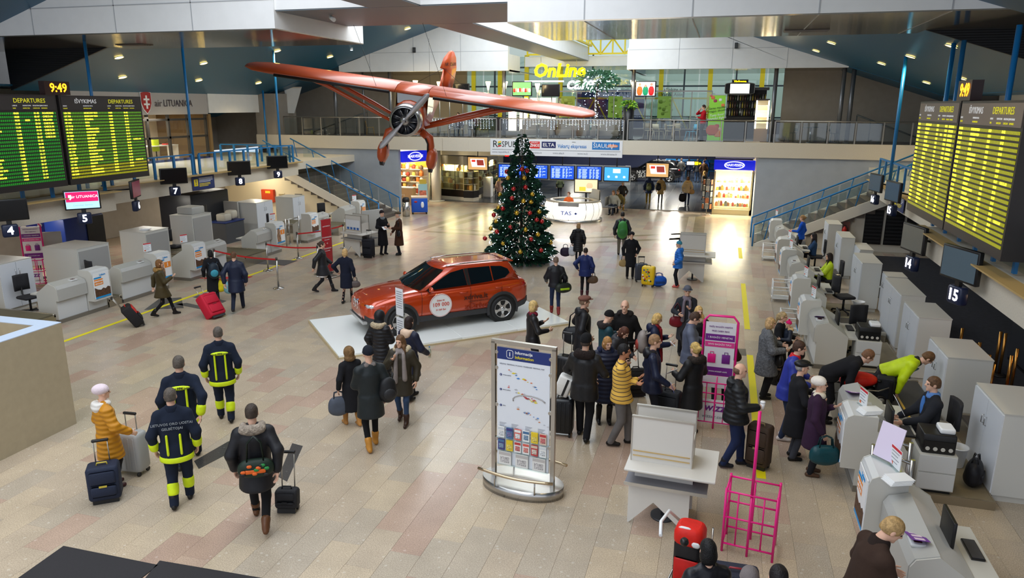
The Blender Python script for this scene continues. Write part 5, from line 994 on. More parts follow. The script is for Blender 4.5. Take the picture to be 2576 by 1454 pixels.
def person(label,pos,rel=0,h=1.72,lean=0,head=(0,0),feet='stand',arms=('down','down'),top=((40,40,44),.84),legs=((30,30,36),1),shoes=((24,22,22),0),hair=('short',(60,44,32)),hat=None,ex=(),skin=0,b=1.0,q=.024,hands=('relax','relax'),side=0,z=0,pel=None,group=None,twist=0,world=None,roll=None,skirt=None,bare=None):
 """rel: 0 walks away from the camera, 90 faces picture left, 180 faces the camera. ex: extras (kind, colour)."""
 P=Vector(pos)if len(pos)==3 else G(*pos,z);d=P-CAM
 rz=math.atan2(-d.x,d.y)+math.radians(rel)if world is None else math.radians(world)
 t=thing('person',label,'person',P,rz,group);s=h/1.75
 if roll:t.rotation_euler=roll
 fp={'stand':((-.10,.02,.085),(.10,-.01,.085)),'walk':((-.08,.30,.085),(.08,-.30,.15)),'walk2':((-.08,-.30,.15),(.08,.30,.085)),'step':((-.09,.15,.085),(.09,-.13,.10)),'step2':((-.09,-.13,.10),(.09,.15,.085)),'sit':((-.10,.46,.085),(.10,.42,.085)),'wide':((-.16,.05,.085),(.16,-.03,.085))}.get(feet,feet)
 pz={'walk':.89,'walk2':.89,'sit':.52}.get(feet,.925)if pel is None else pel[2]
 P0=A3(0,0,pz)if pel is None else A3(*pel)
 Rt=rz_(math.radians(twist))@rx_(-math.radians(lean))@ry_(math.radians(side));T=lambda*v:P0+Rt@A3(*v)
 Rh=rz_(math.radians(twist))@rx_(-math.radians(lean)*.5)@rz_(math.radians(head[0]))@rx_(-math.radians(head[1]));nb=T(0,-.005,.555);hc=nb+Rt@A3(0,.005,.05)+Rh@A3(0,.025,.105)
 J={}
 for i,sx in((0,-1),(1,1)):
  sh=T(sx*.168*b**.5,-.01,.452);a=arms[i];w=T(sx*(a0[0]),a0[1],a0[2])if isinstance(a,str)and(a0:=ARM[a])else T(*a)
  el,w=ik(sh,w,.285,.265,Rt@A3(sx*.55,-.6,-.45));hp=P0+A3(sx*.088,0,-.02);an=A3(*fp[i]);kn,an=ik(hp,an,.43,.41,A3(sx*.06,1,.0));J[i]=(sh,el,w,hp,kn,an)
 S=lambda v:v*s
 hq=.010 if q<.03 else .015
 # --- body: trunk, limbs, head with face, hands with fingers: one mesh
 ps=[lof(P0,Rt,[(-.08,.13,.09,0),(.1,.13,.09,0),(.4,.15,.10,0),(.5,.13,.08,-.01),(.56,.06,.06,-.01)])]
 for i in(0,1):
  sh,el,w,hp,kn,an=J[i];ps+=[cone(sh,el,.045,.038),cone(el,w,.036,.028),cone(hp,kn,.075,.052),cone(kn,an,.05,.034),cone(an-A3(0,.03,.03),an+A3(0,.13,-.045),.03,.025)]
 v,f=sdf(ps,.036,.03);parts=[(S(v),f,0)];ev,ef=[],[]
 for hp_ in headmesh(hq):
  vv=S(hp_[0]*.95@Rh.T+hc)
  if hp_[1]is not None:parts.append((vv,hp_[1],0))
  else:ef.append((vv,hp_[3]))
 for i,sx in((0,-1),(1,1)):
  hv,hf=handmesh(hands[i],.008 if q<.03 else .012);sh,el,w=J[i][:3];zz=-(w-el)/np.linalg.norm(w-el);yy=Rt@A3(-sx*.25,.8,.35);yy=yy-zz*(yy@zz);yy/=np.linalg.norm(yy);xx=np.cross(yy,zz)
  vv=hv.copy();ff=hf
  if sx<0:vv=vv*A3(-1,1,1);ff=hf[:,::-1]
  parts.append((S(vv*.92@np.stack([xx,yy,zz])+w-zz*.015),ff,0))
 me=npmesh('body',parts,[cloth(SK[skin],'skin'),M('eye_dark',(30,24,22),.2)])
 if ef:
  bm=bmesh.new();bm.from_mesh(me)
  for vv,ff in ef:
   vs=[bm.verts.new(tuple(x))for x in vv]
   for fc in ff:
    fa=bm.faces.new([vs[k]for k in fc]);fa.material_index=1;fa.smooth=True
  bm.to_mesh(me);bm.free()
 bo=link('body',me,t)
 def part(nm,ps,mat,k=.03,res=q,sub=(),clip=None):
  v,f=sdf(ps,res,k,sub,clip)
  if len(f):return link(nm,npmesh(nm,[(S(v),f,0)],[mat]),t)
  # --- trousers / skirt, shoes
 lc,lw=legs[0],legs[1];lk=legs[2]if len(legs)>2 else 'wool'
 ps=[ell(P0+A3(0,0,-.02),(.155*b,.115*b,.14))]
 for i in(0,1):sh,el,w,hp,kn,an=J[i];ps+=[cone(hp,kn,.088*lw*b**.5,.064*lw),cone(kn,an+A3(0,0,-.02),.062*lw,.052*lw)]
 part('trousers',ps,cloth(lc,lk),.025,clip=(lambda Q:.045-Q[:,2])if feet not in('lie',)else None)
 if skirt:part('skirt',[lof(P0,np.eye(3),[(-skirt[1],.19,.16,.01),(.05,.15,.11,0)])],cloth(skirt[0]),.02)
 for i in(0,1):
  kn,an=J[i][4:6];u=(an-kn)/np.linalg.norm(an-kn);fd=A3(0,1,0)if abs(u[1])<.75 else A3(0,.6,.5);tl=-.35 if fp[i][2]>.12 and feet in('walk','walk2')else 0
  to=an+A3(0,.135*math.cos(tl),-.052+.135*math.sin(tl)*.9);he=an+A3(0,-.04,-.045)
  ps=[cone(he,to,.04,.034),cone(an+A3(0,0,-.03),an+A3(0,.05,-.03),.045,.04)]
  if shoes[1]:ps.append(cone(an,an-u*shoes[1],.05,.062))
  part('boot' if shoes[1]else 'shoe',ps,cloth(shoes[0],'leather'),.02,res=min(q,.02),clip=lambda Q:.002-Q[:,2]if feet!='lie' else Q[:,2]*0-1)
  # --- upper garment
 c,hem=top[0],top[1];kd=top[2]if len(top)>2 else 'wool';e={'nylon':.022,'quilt':.03,'fur':.035,'wool':.016,'leather':.014,'knit':.004,'denim':.01,'stripe':.006}[kd];mt=quilt(c)if kd=='quilt' else(stripey(c)if kd=='stripe' else cloth(c,kd))
 bw=b;ps=[lof(P0,Rt,[(-.06,.155*bw+e,.115*bw+e,0),(.1,.155*bw+e,.115*bw+e,.005),(.28,.165*bw+e,.12*bw+e,.005),(.40,.168*b**.5+e,.118*bw+e,0),(.48,.125+e*.8,.09+e*.8,-.01),(.55,.068+e*.6,.066+e*.6,-.01)])]
 if hem<.86:ps.append(lof(A3(*P0[:2],0),np.eye(3),[(max(hem,.1)+pz-.925,.182*bw+e+.03*(.9-hem),.15*bw+e+.06*(.9-hem)+(.06 if feet in('walk','walk2')else 0),.02),(pz+.02,.165*bw+e,.125*bw+e,.005)]))
 if feet=='sit':ps=ps[:1]
 for i,sx in((0,-1),(1,1)):
  sh,el,w=J[i][:3];ps+=[ell(sh,(.06+e*.7,)*3),cone(sh,T(sx*.06,-.01,.53),.052+e*.8,.05+e*.5),cone(sh,el,.057+e,.05+e),cone(el,w+(el-w)*.08,.05+e,.04+e*.8)]
 nm={'knit':'sweater','denim':'jacket'}.get(kd,'coat' if hem<.7 else 'jacket')
 jk=part(nm,ps,mt,.035)
 FR=lambda o,r:ell(o,r,Rt)
 for x in ex:
  k,xc=x[0],x[1]
  if k=='hood':part('hood',[ell(T(0,-.10,.50),(.13,.07,.10),Rt),ell(T(.09,-.02,.53),(.05,.08,.05),Rt),ell(T(-.09,-.02,.53),(.05,.08,.05),Rt)],mt if xc is None else(quilt(xc)if kd=='quilt' else cloth(xc,kd)),.04)
  elif k=='fur':part('fur_collar',[ell(T(0,-.11,.53),(.16,.06,.075),Rt),ell(T(.11,-.02,.54),(.055,.10,.06),Rt),ell(T(-.11,-.02,.54),(.055,.10,.06),Rt)],cloth(xc,'fur'),.04)
  elif k=='collar':part('collar',[lof(T(0,-.005,.52),Rt,[(-.03,.105,.10,0),(.075,.085,.085,0)])],cloth(xc,kd if kd!='quilt' else 'nylon'),.02,sub=[ell(T(0,.10,.62),(.05,.06,.08),Rt)])
  elif k=='scarf':part('scarf',[ell(T(.055,.0,.54),(.06,.095,.05),Rt),ell(T(-.055,.0,.54),(.06,.095,.05),Rt),ell(T(0,.05,.52),(.09,.07,.06),Rt)]+([cone(T(.07,.13,.48),T(.09,.155,.5-x[2]),.035,.05),cone(T(-.07,.13,.48),T(-.09,.155,.56-x[2]),.035,.05)]if len(x)>2 else[]),cloth(xc,'knit'),.03)
  elif k=='trim':
   for i in(0,1):
    sh,el,w=J[i][:3];m0=el+(w-el)*.62;m1=el+(w-el)*.86;part('reflective_cuff',[cone(m0,m1,.053+e,.050+e)],cloth(xc,'nylon'),.01,res=.018)
    kn,an=J[i][4:6];m0=kn+(an-kn)*.42;m1=kn+(an-kn)*.62;part('reflective_ankle_band',[cone(m0,m1,.067*lw,.064*lw)],cloth(xc,'nylon'),.01,res=.018)
   zb=max(hem,.1)+pz-.925;part('reflective_hem',[lof(A3(0,0,0),np.eye(3),[(zb+.01,.182*bw+e+.03*(.9-hem),.14*bw+e+.05*(.9-hem)+(.06 if feet in('walk','walk2')else 0),0),(zb+.10,.179*bw+e+.02*(.9-hem),.137*bw+e+.04*(.9-hem)+(.05 if feet in('walk','walk2')else 0),0)])],cloth(xc,'nylon'),.01,res=.02)
   if len(x)>2:
    zt=x[2]
    for sx in(-1,1):part('reflective_stripe',[('c',T(sx*.085,-.125*bw-e,-.08),T(sx*.085,-.118*bw-e,zt),.018,.018)],cloth(xc,'nylon'),.005,res=.012)
    if len(x)>3:
     bp=part('back_patch',[ell(T(0,-.112*bw-e,zt),(.15,.022,.035),Rt)],cloth(xc,'nylon'),.01,res=.012);text(x[3],.05*s,M('patch_dark',(20,24,34),.7),bp,tuple(S(T(0,-.139*bw-e,zt))),(R90-math.radians(lean),0,0),bold=.008)
    else:pass
   if len(x)>4:pass
  elif k=='tail':
   part('shirt_tail',[lof(A3(*P0[:2],0),np.eye(3),[(x[2]+pz-.925,.175*bw+e,.13*bw+e,0),(x[2]+pz-.925+.1,.17*bw+e,.126*bw+e,0)])],cloth(xc),.01)
  elif k=='shirt':part('shirt_front',[FR(T(0,.105*bw+e,.36),(.055,.03,.17))],cloth(xc),.01,res=.018)
  elif k=='glasses':
   g=MB()
   for sx in(-1,1):g.tube([tuple(S(hc+Rh@A3(sx*.031+.022*math.cos(a_),.096,.004+.016*math.sin(a_))))for a_ in np.linspace(0,2*PI,9)[:-1]],.003,4,True)
   g.build('glasses',M('glasses_dark',(40,36,36),.3),t)
  elif k=='stripes':
   for i in range(10):
    zz=.0+i*.05;part('stripe',[lof(P0,Rt,[(zz,.157*bw+e+.004+.02*i/10,.118*bw+e+.004,.004),(zz+.012,.157*bw+e+.004+.02*i/10,.118*bw+e+.004,.004)])],cloth(xc),.004,res=.02)if False else None
    # --- hair and hats in the head frame
 HH=lambda c_,r_:ell(hc+Rh@(A3(*c_)*.95),A3(*r_)*.95,Rh);HC=lambda a_,b_,r0,r1:cone(hc+Rh@A3(*a_)*.95,hc+Rh@A3(*b_)*.95,r0,r1)
 face=[HH((0,.105,-.045),(.066,.062,.10))];st=hair[0]if hair else None
 if hair:
  hm=cloth(hair[1],'hair');rr=.013 if q<.03 else .018
  cut=lambda zc:(lambda Q:zc-((Q-hc)@Rh)[:,2])
  base=[HH((0,-.012,.032),(.085,.104,.103)),HH((0,-.045,-.02),(.078,.07,.075))]
  if st=='short':part('hair',base,hm,.02,rr,face,cut(-.048))
  elif st=='thin':part('hair',[HH((0,-.03,.005),(.083,.088,.075))],hm,.02,rr,face+[HH((0,.02,.09),(.075,.09,.06))],cut(-.06))
  elif st=='bob':part('hair',base+[HH((0,-.03,-.055),(.096,.085,.105))],hm,.02,rr,face)
  elif st=='long':part('hair',base+[HH((0,-.035,-.06),(.098,.085,.11)),HH((0,-.085,-.2),(.11,.055,.16)),HC((.085,.02,-.1),(.1,.05,-.3),.035,.025),HC((-.085,.02,-.1),(-.1,.05,-.3),.035,.025)],hm,.03,rr,face)
  elif st=='pony':part('hair',base+[HC((0,-.11,.03),(0,-.15,-.16),.04,.022)],hm,.02,rr,face,None)
  elif st=='bun':part('hair',base+[HH((0,-.125,.03),(.045,.045,.045))],hm,.02,rr,face,cut(-.085))
 if hat:
  k,hcol=hat[0],hat[1];hm=cloth(hcol,hat[2]if len(hat)>2 else 'knit');rr=.013 if q<.03 else .018
  cutp=lambda zc,tl=0:(lambda Q:(zc+tl*((Q-hc)@Rh)[:,1])-((Q-hc)@Rh)[:,2])
  if k in('beanie','pompom'):
   part('hat',[HH((0,-.012,.045),(.094,.114,.112))],hm,.01,rr,(),cutp(.028,.25))
   part('hat_band',[HH((0,-.010,.035),(.099,.119,.06))],hm,.01,rr,(),lambda Q:np.abs(((Q-hc)@Rh)[:,2]-.04-.25*((Q-hc)@Rh)[:,1])-.022)
   if k=='pompom':part('pompom',[HH((0,-.02,.175),(.035,.035,.035))],cloth(hat[3]if len(hat)>3 else hcol,'fur'),.01,rr)
  elif k=='cap':part('hat',[HH((0,.0,.085),(.104,.135,.055)),HH((0,-.02,.06),(.098,.115,.05))],hm,.02,rr);part('hat_peak',[HH((0,.125,.055),(.075,.06,.013))],hm,.01,.012)
  elif k=='brim':part('hat',[HH((0,-.01,.07),(.095,.115,.085))],hm,.01,rr,(),cutp(.035));part('hat_brim',[HH((0,.0,.04),(.14,.16,.014))],hm,.01,.012)
  elif k=='beret':part('hat',[HH((0,-.035,.065),(.118,.128,.088)),HH((0,-.01,.035),(.092,.11,.04))],hm,.02,rr,face)
  elif k=='hood':part('hood',[HH((0,-.02,.01),(.118,.135,.145)),HH((0,-.05,-.12),(.13,.11,.08))],hm,.03,q*.75,[HH((0,.12,-.02),(.082,.10,.125))])
 if bare:pass
 t['_s']=0;del t['_s']
 return t,(lambda*v:t.matrix_basis@Vector(S(T(*v)))),J,s
def handpos(pr,i):
 t,_,J,s=pr;sh,el,w=J[i][:3];u=(w-el)/np.linalg.norm(w-el)
 return t.matrix_basis@Vector((w+u*.08)*s)
 # == BACK OF THE HALL, GROUND LEVEL
struct('ceiling_rear',MB().box(-26,13,BY+.36,68,3.3,3.5),M('ceiling_rear',(56,56,60),.6));wall('wall_rear',-30,14,67,67.3,0,3.3,m=M('wall_rear_navy',(44,54,90),.6));wall('wall_rear_left',-20.2,-20,38,67,0,3.3,m=M('wall_cream2',(222,214,196),.6));wall('wall_rear_right',4,4.2,44,67,0,3.3,m=PLASTB)
for x,y in((-9,44),(-3,47),(-9,53),(-3,56),(-12,62),(-5,63)):
 t=thing('ceiling_panel_light','flat panel light in the low ceiling of the rear hall','ceiling light',(x,y,3.29),group='panel lights of the rear hall');MB().box(-.6,.6,-.15,.15,-.03,0).build('frame',WHITE,t);MB().box(-.56,.56,-.12,.12,-.035,-.03).build('diffuser',M('panel_diffuser',(255,246,226),.5,emit=5),t);area('panel_light',(x,y,3.2),1.1,.3,250,(1,.95,.84))
wall('wall_shop_left_rear',-20,-16.9,41,41.2,0,3.3,m=M('wall_cream2'));pole((-16.4,40.9),0,3.3,.3,M('pillar_cream',(226,220,206),.5),'round cream pillar beside the left kiosk','pillar')
def goods(n,fn,lab,grp,cols,sz=(.06,.14),name='product_box',cat='goods',seed=1,em=0):
 random.seed(seed);ms=[]
 for c_ in cols:
  m_=M('goods_%d%d%d_%d'%(c_+(int(em*10),)),c_,.5,emit=em);b=MB();b.rbox(-.5,.5,-.5,.5,0,.8,.12);b.cyl((0,0,.8),(0,0,1),.3,n=6);ms.append(b.mesh('product',m_))
 for i in range(n):
  o=link(name,ms[i%len(ms)]);o.location=fn(i);s_=random.uniform(*sz);o.scale=(s_,s_,s_*random.uniform(1,1.9));tag(o,lab,cat,grp)
  # ---- left kiosk (bright shop behind the stairs)
BLU=M('kiosk_blue',(20,34,214),.4,emit=.7);OVW=M('oval_white',(240,240,250),.4,emit=1.2);SHW=M('shop_white',(246,236,214),.5)
def kiosk_sign(lab,C,W,H_,yaw,txt):
 t=thing('kiosk_sign',lab,'sign',C,yaw);MB().rbox(-W/2,W/2,0,.25,-H_/2,H_/2,.02).build('light_box',BLU,t);o=MB();o.tube([(W*.24*math.cos(a),-.006,H_*.36*math.sin(a))for a in np.linspace(0,2*PI,25)[:-1]],.025,6,True);o.build('oval',OVW,t);text(txt,H_*.36,OVW,t,(0,-.012,0),FY,bold=.02);return t
kiosk_sign('blue lit kiosk sign with a white oval by the left stairs',(-16.75,38.7,2.78),1.9,.62,math.radians(62),'NARVESEN')
t=thing('shop_shelving','bright shop shelving inside the left kiosk','shelf',(-19.6,40.95,0),-R90);MB().box(0,.05,0,2.7,0,2.6).build('back_panel',SHW,t);SL=M('shelf_lit',(250,240,215),.5)
for z_ in(.45,.8,1.15,1.5,1.9):MB().box(.05,.55,.05,2.65,z_-.03,z_).build('shelf',SL,t)
MB().box(.05,.12,0,2.7,2.0,2.45).build('orange_header',M('kiosk_orange',(236,150,20),.5,emit=.5),t);text('BARELIS BURGERIS',.14,SHW,t,(.13,1.35,2.2),FXp)
goods(45,lambda i:(-19.45+(i%9)*.29,40.65-.12*(i%3),(.45,.8,1.15,1.5,1.9)[i//9]),'small packaged product on the bright left kiosk shelves','goods on the left kiosk shelves',[(214,120,40),(230,220,200),(160,60,40),(220,190,90),(120,90,60)],(.14,.22),seed=2)
t=thing('shop_counter','shop counter with brown front in the left kiosk','counter',(-19.2,39.2,0),-R90);MB().box(0,.5,0,2.2,0,.95).build('body',M('counter_tan',(196,150,100),.5),t);MB().box(-.03,.53,-.03,2.23,.95,1.0).build('top',SHW,t);text('ĮSIGYKITE MAISTO',.15,SHW,t,(.51,1.1,.55),FXp);text('GRŪDŲ',.2,M('kiosk_orange'),t,(.51,1.1,.25),FXp)
lamp((-18.0,39.4,2.9),330,(1,.86,.6),.3)
t=thing('display_dispenser','pale blue cardboard dispenser with leaflets at the left kiosk','dispenser',(-16.3,38.6,0),math.radians(20));MB().box(-.25,.25,-.2,.2,0,1.25).build('body',M('dispenser_teal',(176,220,222),.5),t);MB().box(-.2,.2,-.22,-.2,.2,.9).build('bottle_picture',M('dispenser_pic',(214,120,90),.5,var=.5),t);MB().box(-.2,.2,-.05,.05,1.25,1.5).build('header_card',M('dispenser_yellow',(236,196,70),.5),t)
p=G(1040,545);t=thing('ice_cream_freezer','blue ice cream chest freezer beside the left stairs','freezer',(-15.3,35.7,0),math.radians(25));MB().rbox(-.42,.42,-.32,.32,.1,.85,.03).build('body',M('freezer_blue',(24,84,190),.35),t);MB().box(-.42,.42,-.32,.32,.85,.92).build('lid',M('freezer_lid',(210,190,170),.4),t);MB().ball((.15,-.325,.5),.12,10,6,(.7,.08,1.5)).build('white_figure_decal',PW,t);MB().ball((-.2,-.325,.66),.07,8,5,(1.2,.08,.8)).build('red_decal',RED,t)
for sx in(-.36,.36):MB().cyl((sx,-.25,0),(sx,-.25,.1),.04).build('castor',BLK,t);MB().cyl((sx,.25,0),(sx,.25,.1),.04).build('castor',BLK,t)
t=thing('litter_bin','cylindrical steel litter bin beside the blue freezer','bin',(-15.55,34.55,0));MB().cyl((0,0,0),(0,0,.75),.19,n=20).build('drum',SST,t);MB().lathe([(.19,.75),(.19,.88),(.14,.98),(.001,1.0)],16).build('hood',M('bin_black',(24,22,24),.5),t)
# ---- souvenir shop showcase
A,B,C_=Vector((-16.75,42.0,0)),Vector((-14.2,41.3,0)),Vector((-14.7,48,0));SG=glassm('case_glass',(.92,.96,.92),.02,.9);BKB=M('case_black',(24,18,14),.3);SHL=M('case_shelf',(236,226,190),.4)
def face(nm,P,Q,n,lab,panes=2):
 d=Q-P;L=d.length;t=thing(nm,lab,'showcase',P,math.atan2(d.y,d.x));MB().box(0,L,0,.6,0,.2).build('plinth',M('case_plinth',(214,206,186),.5),t);MB().box(.0,L,.01,.6,.2,.62).build('black_base',BKB,t);MB().box(0,L,0,.6,2.12,2.65).build('header',M('case_header',(140,134,120),.5),t);MB().box(0,L,.58,.62,.62,2.12).build('back_panel',M('case_back',(206,190,130),.5),t)
 for z_ in(.64,1.0,1.38,1.75):MB().box(.02,L-.02,.02,.58,z_-.02,z_).build('shelf',SHL,t)
 for k in range(panes):MB().box(k*L/panes+.01,(k+1)*L/panes-.01,0,.01,.64,2.1).build('glass_pane',SG,t)
 for k in range(panes+1):MB().box(k*L/panes-.012,k*L/panes+.012,-.01,.02,.62,2.12).build('mullion',BKB,t)
 return t,d.normalized(),L
for nm,P,Q,n,lab,pn_ in(('showcase',A,B,26,'glass souvenir showcase facing the hall',2),('showcase',B,C_,60,'long glass souvenir showcase running into the rear hall',5)):
 t,d,L=face(nm,P,Q,n,lab,pn_);nn=Vector((-d.y,d.x,0))
 goods(n,lambda i:P+d*(.15+((i*.37)%1)*(L-.3))+nn*(.15+.1*(i%3))+Vector((0,0,(.64,1.0,1.38,1.75)[i%4])),('small golden souvenir in the showcase facing the hall','small golden souvenir in the long showcase')[pn_==5],('souvenirs in the front showcase','souvenirs in the long showcase')[pn_==5],[(220,170,60),(236,220,170),(120,80,40),(240,236,220),(196,120,40)],(.14,.26),'souvenir','souvenir',seed=pn_)
 m_=P+d*L/2+nn*.3;area('case_light',(m_.x,m_.y,2.08),L*.8,.2,190*L/2.5,(1,.86,.5),(0,0,math.atan2(d.y,d.x)))
t=thing('white_pedestal','plain white pedestal beside the long showcase','pedestal',(-14.0,43.6,0));MB().rbox(-.25,.25,-.25,.25,.06,1.25,.01).build('body',PW,t);MB().box(-.22,.22,-.22,.22,0,.06).build('plinth',DG,t);wall('wall_shop_beam',-17,-11.6,41.5,41.9,2.7,3.3,m=M('beam_cream',(226,218,190),.6))
# ---- hanging televisions and flight monitors
def tv(nm,lab,C,W,H_,scr,yaw=0,rod=None,d=.09):
 t=thing(nm,lab,'screen',C,yaw);MB().rbox(-W/2,W/2,0,d,-H_/2,H_/2,.012).build('casing',BLK,t);p=MB().box(-W/2+.05,W/2-.05,-.006,0,-H_/2+.05,H_/2-.04).build('panel',scr,t)
 if rod:MB().cyl((0,d/2,H_/2),(0,d/2,H_/2+rod),.022,n=8).build('hanging_rod',BLK,t)
 return t,p
TAN=M('screen_tan',(206,160,100),.4,emit=.8)
for C,lab in(((-12.8,38.0,2.52),'hanging television with a white case picture near the souvenir shop'),((-3.15,38.0,2.42),'hanging television with a white case picture in the rear opening')):
 t,p=tv('hanging_television',lab,C,1.2,.76,TAN,rod=.5);W_=M('screen_whiteb',(236,240,244),.4,emit=1.2);MB().prism([(-.42,.25),(.36,.25),(.44,-.18),(-.32,-.18)],'y',-.01,-.006).build('case_picture',W_,p);MB().box(-.34,-.12,-.013,-.01,.08,.2).build('red_patch',M('screen_red',(214,50,30),.4,emit=.8),p);MB().prism([(-.06,.2),(.33,.2),(.37,-.1),(-.02,-.1)],'y',-.013,-.01).build('brown_patch',M('screen_brown',(150,52,40),.4,emit=.7),p)
SBL=M('screen_blue',(24,74,186),.3,emit=1.0);SCY=M('screen_cyan',(60,150,230),.3,emit=1.1);SWT=M('screen_text',(190,215,250),.4,emit=1.3)
for k in range(5):
 x=-11.15+k*1.42+(.0 if k<1 else 0);t,p=tv('flight_monitor',('blue flight monitor at the left end of the row','blue flight monitor partly behind the tree','blue flight monitor in the middle of the row','blue flight monitor next to the advertisement monitor','pale blue advertisement monitor at the end of the row')[k],(x+.3,37.6,2.2),1.34,.76,SCY if k==4 else SBL,rod=.63);f_=MB();f_.box(-.70,.70,.09,.14,-.42,.42);f_.build('grey_frame',DG,t)
 if k<4:
  text('Išvykimas / DEPARTURES  09:49',.065,SWT,p,(0,-.012,.28),FY)
  for i in range(9):
   for x0,x1 in((-.55,-.40),(-.36,-.1),(.02,.14),(.2,.3),(.36,.52 if(i*k)%3==0 else .40)):MB().box(x0,x1-(i*7%3)*.02,-.01,-.006,.18-i*.055,.205-i*.055).build('text_line',SWT,p)if i<9 else None
 else:
  MB().rbox(-.18,.2,-.011,-.007,.06,.26,.0015).build('card_picture',W_,p);[MB().ball((x_,-.01,-.14),.07,8,5,(1,.1,1)).build('icon',SWT,p)for x_ in(-.4,0,.4)]
t=thing('red_cross_sign','small red lit sign with a yellow cross above the flight monitors','sign',(-11.15,38.4,3.1));MB().box(-.22,.22,0,.12,-.2,.2).build('case',M('sign_red',(220,20,16),.4,emit=1.2),t)
for s_ in(-1,1):MB().cyl((-.12,-.02,-.12*s_),(.12,-.02,.12*s_),.03,n=6).build('cross_bar',M('sign_orange',(255,170,60),.4,emit=3),t)
# sponsor banner on the balcony edge
t=thing('sponsor_banner','white newspaper sponsor banner on the balcony edge','banner',(-11.9,BY-.02,3.04));MB().box(0,7.0,-.01,.01,0,.84).build('sheet',M('banner_white',(226,228,232),.5),t);B1,B2,B3=M('ink_black',(30,30,34),.6),M('ink_blue',(40,120,190),.6),M('ink_navy',(24,34,92),.6)
text('R',.5,B1,t,(.12,-.014,.56),FY,'LEFT');text('SPUBLIKA',.42,B1,t,(.62,-.014,.56),FY,'LEFT',sx=.85)
for i,c_ in enumerate(((236,196,40),(40,130,80),(196,50,50))):MB().prism([(.42,.7-.1*i),(.6,.74-.1*i),(.6,.66-.1*i),(.42,.62-.1*i)],'y',-.016,-.01).build('flag_stripe',M('flag_%d'%i,c_,.6),t)
MB().box(2.15,2.7,-.014,-.01,.38,.74).build('red_box',M('ink_red',(214,40,40),.6),t);text('VAKARO',.1,TWH,t,(2.42,-.018,.68),FY);text('ŽINIOS',.2,TWH,t,(2.42,-.018,.53),FY,bold=.02,sx=.8)
MB().box(2.8,3.55,-.014,-.01,.42,.74).build('navy_box',B3,t);text('ELTA',.25,TWH,t,(3.17,-.018,.57),FY,bold=.01,sx=1.1);text('Vakarų ekspresas',.26,B2,t,(3.65,-.014,.52),FY,'LEFT',bold=.015,sx=.82);text('miesto',.07,B1,t,(4.5,-.014,.74),FY)
MB().box(5.45,6.85,-.014,-.01,.38,.76).build('blue_box',B2,t);text('ŠIAULIŲ',.3,TWH,t,(5.5,-.018,.57),FY,'LEFT');MB().ball((6.5,-.012,.57),.3,12,6,(1,.03,.3)).build('orange_splash',M('ink_orange',(226,120,60),.6),t);text('kraštas',.16,TWH,t,(6.5,-.026,.57),FY,shear=.3)
MB().box(.1,6.9,-.013,-.01,.29,.305).build('rule_line',B1,t)
for s_,x in(('www.respublika.lt',.1),('www.vakarozinios.lt',1.75),('www.elta.lt',3.4),('www.ve.lt',4.7),('www.skrastas.lt',5.9)):text(s_,.13,TGR,t,(x,-.014,.16),FY,'LEFT')
# ---- round service desk with glowing panels
tc_=Vector((-7.05,35.9,0));t=thing('service_desk','rounded service desk with glowing white panels and a TAS sign','service desk',tc_);GLW=M('glow_panel',(250,246,236),.5,emit=.65)
N2=20;prof=[(.92,.14),(1.0,.35),(1.03,.6),(1.0,.85),(.94,.98)]
for k in range(N2):
 a0,a1=2*PI*k/N2,2*PI*(k+1)/N2-.02
 if .2*PI<(a0+a1)/2<.8*PI:continue
 b=MB();rg=[[(1.42*r_*math.cos(a),1.15*r_*math.sin(a),z_)for r_,z_ in prof]for a in np.linspace(a0,a1,4)];b.loft(rg,False,False,closed=False);b.build('glow_panel',GLW,t)
ring_=MB().lathe([(1.0,0),(1.02,.13),(.9,.14),(.9,0),(1.0,0)],40,sx=1.45,sy=1.18,cap=False);ring_.build('steel_base',SST,t);rr=MB().lathe([(.72,.98),(.97,.98),(.98,1.03),(.72,1.03),(.72,.98)],40,sx=1.42,sy=1.15,cap=False);rr.build('counter_top',M('desk_top_steel',(170,160,140),.3,metal=.5),t)
sb=MB().box(-.5,.5,-1.24,-1.2,.2,.82).build('sign_panel',M('tas_white',(240,240,240),.4,emit=.7),t);text('TAS',.26,M('tas_blue',(40,70,150),.5),sb,(-.1,-1.246,.5),FY,bold=.01,sx=1.2);MB().prism([(.3,.5),(.46,.5),(.38,.56),(.4,.5),(.38,.44)],'y',-1.246,-1.24).build('plane_icon',M('tas_blue'),sb);MB().box(-.5,.5,-1.24,-1.1,.84,1.0).build('dark_band',M('tas_band',(100,98,96),.4),t)
lamp((tc_.x,tc_.y-2.0,.9),14,(1,.96,.88),.4)
t,p=tv('desk_television','television with a smiling baby picture behind the service desk',(tc_.x+.45,tc_.y+1.0,1.62),1.25,.72,M('baby_bg',(226,200,160),.4,emit=.9),rod=None);MB().ball((.18,-.01,.02),.16,12,8,(1,.1,1.1)).build('baby_face_picture',M('baby_skin',(232,180,140),.5,emit=.8),p);MB().ball((.2,-.01,-.2),.22,10,6,(1,.08,.5)).build('cream_shirt_picture',M('baby_shirt',(240,226,190),.5,emit=.8),p);MB().box(-.35,-.02,-.012,-.008,-.25,-.05).build('yellow_picture',M('baby_yellow',(236,190,60),.5,emit=.8),p);MB().box(-.05,.05,.03,.08,-1.26,-.36).build('stand',BLK,t)
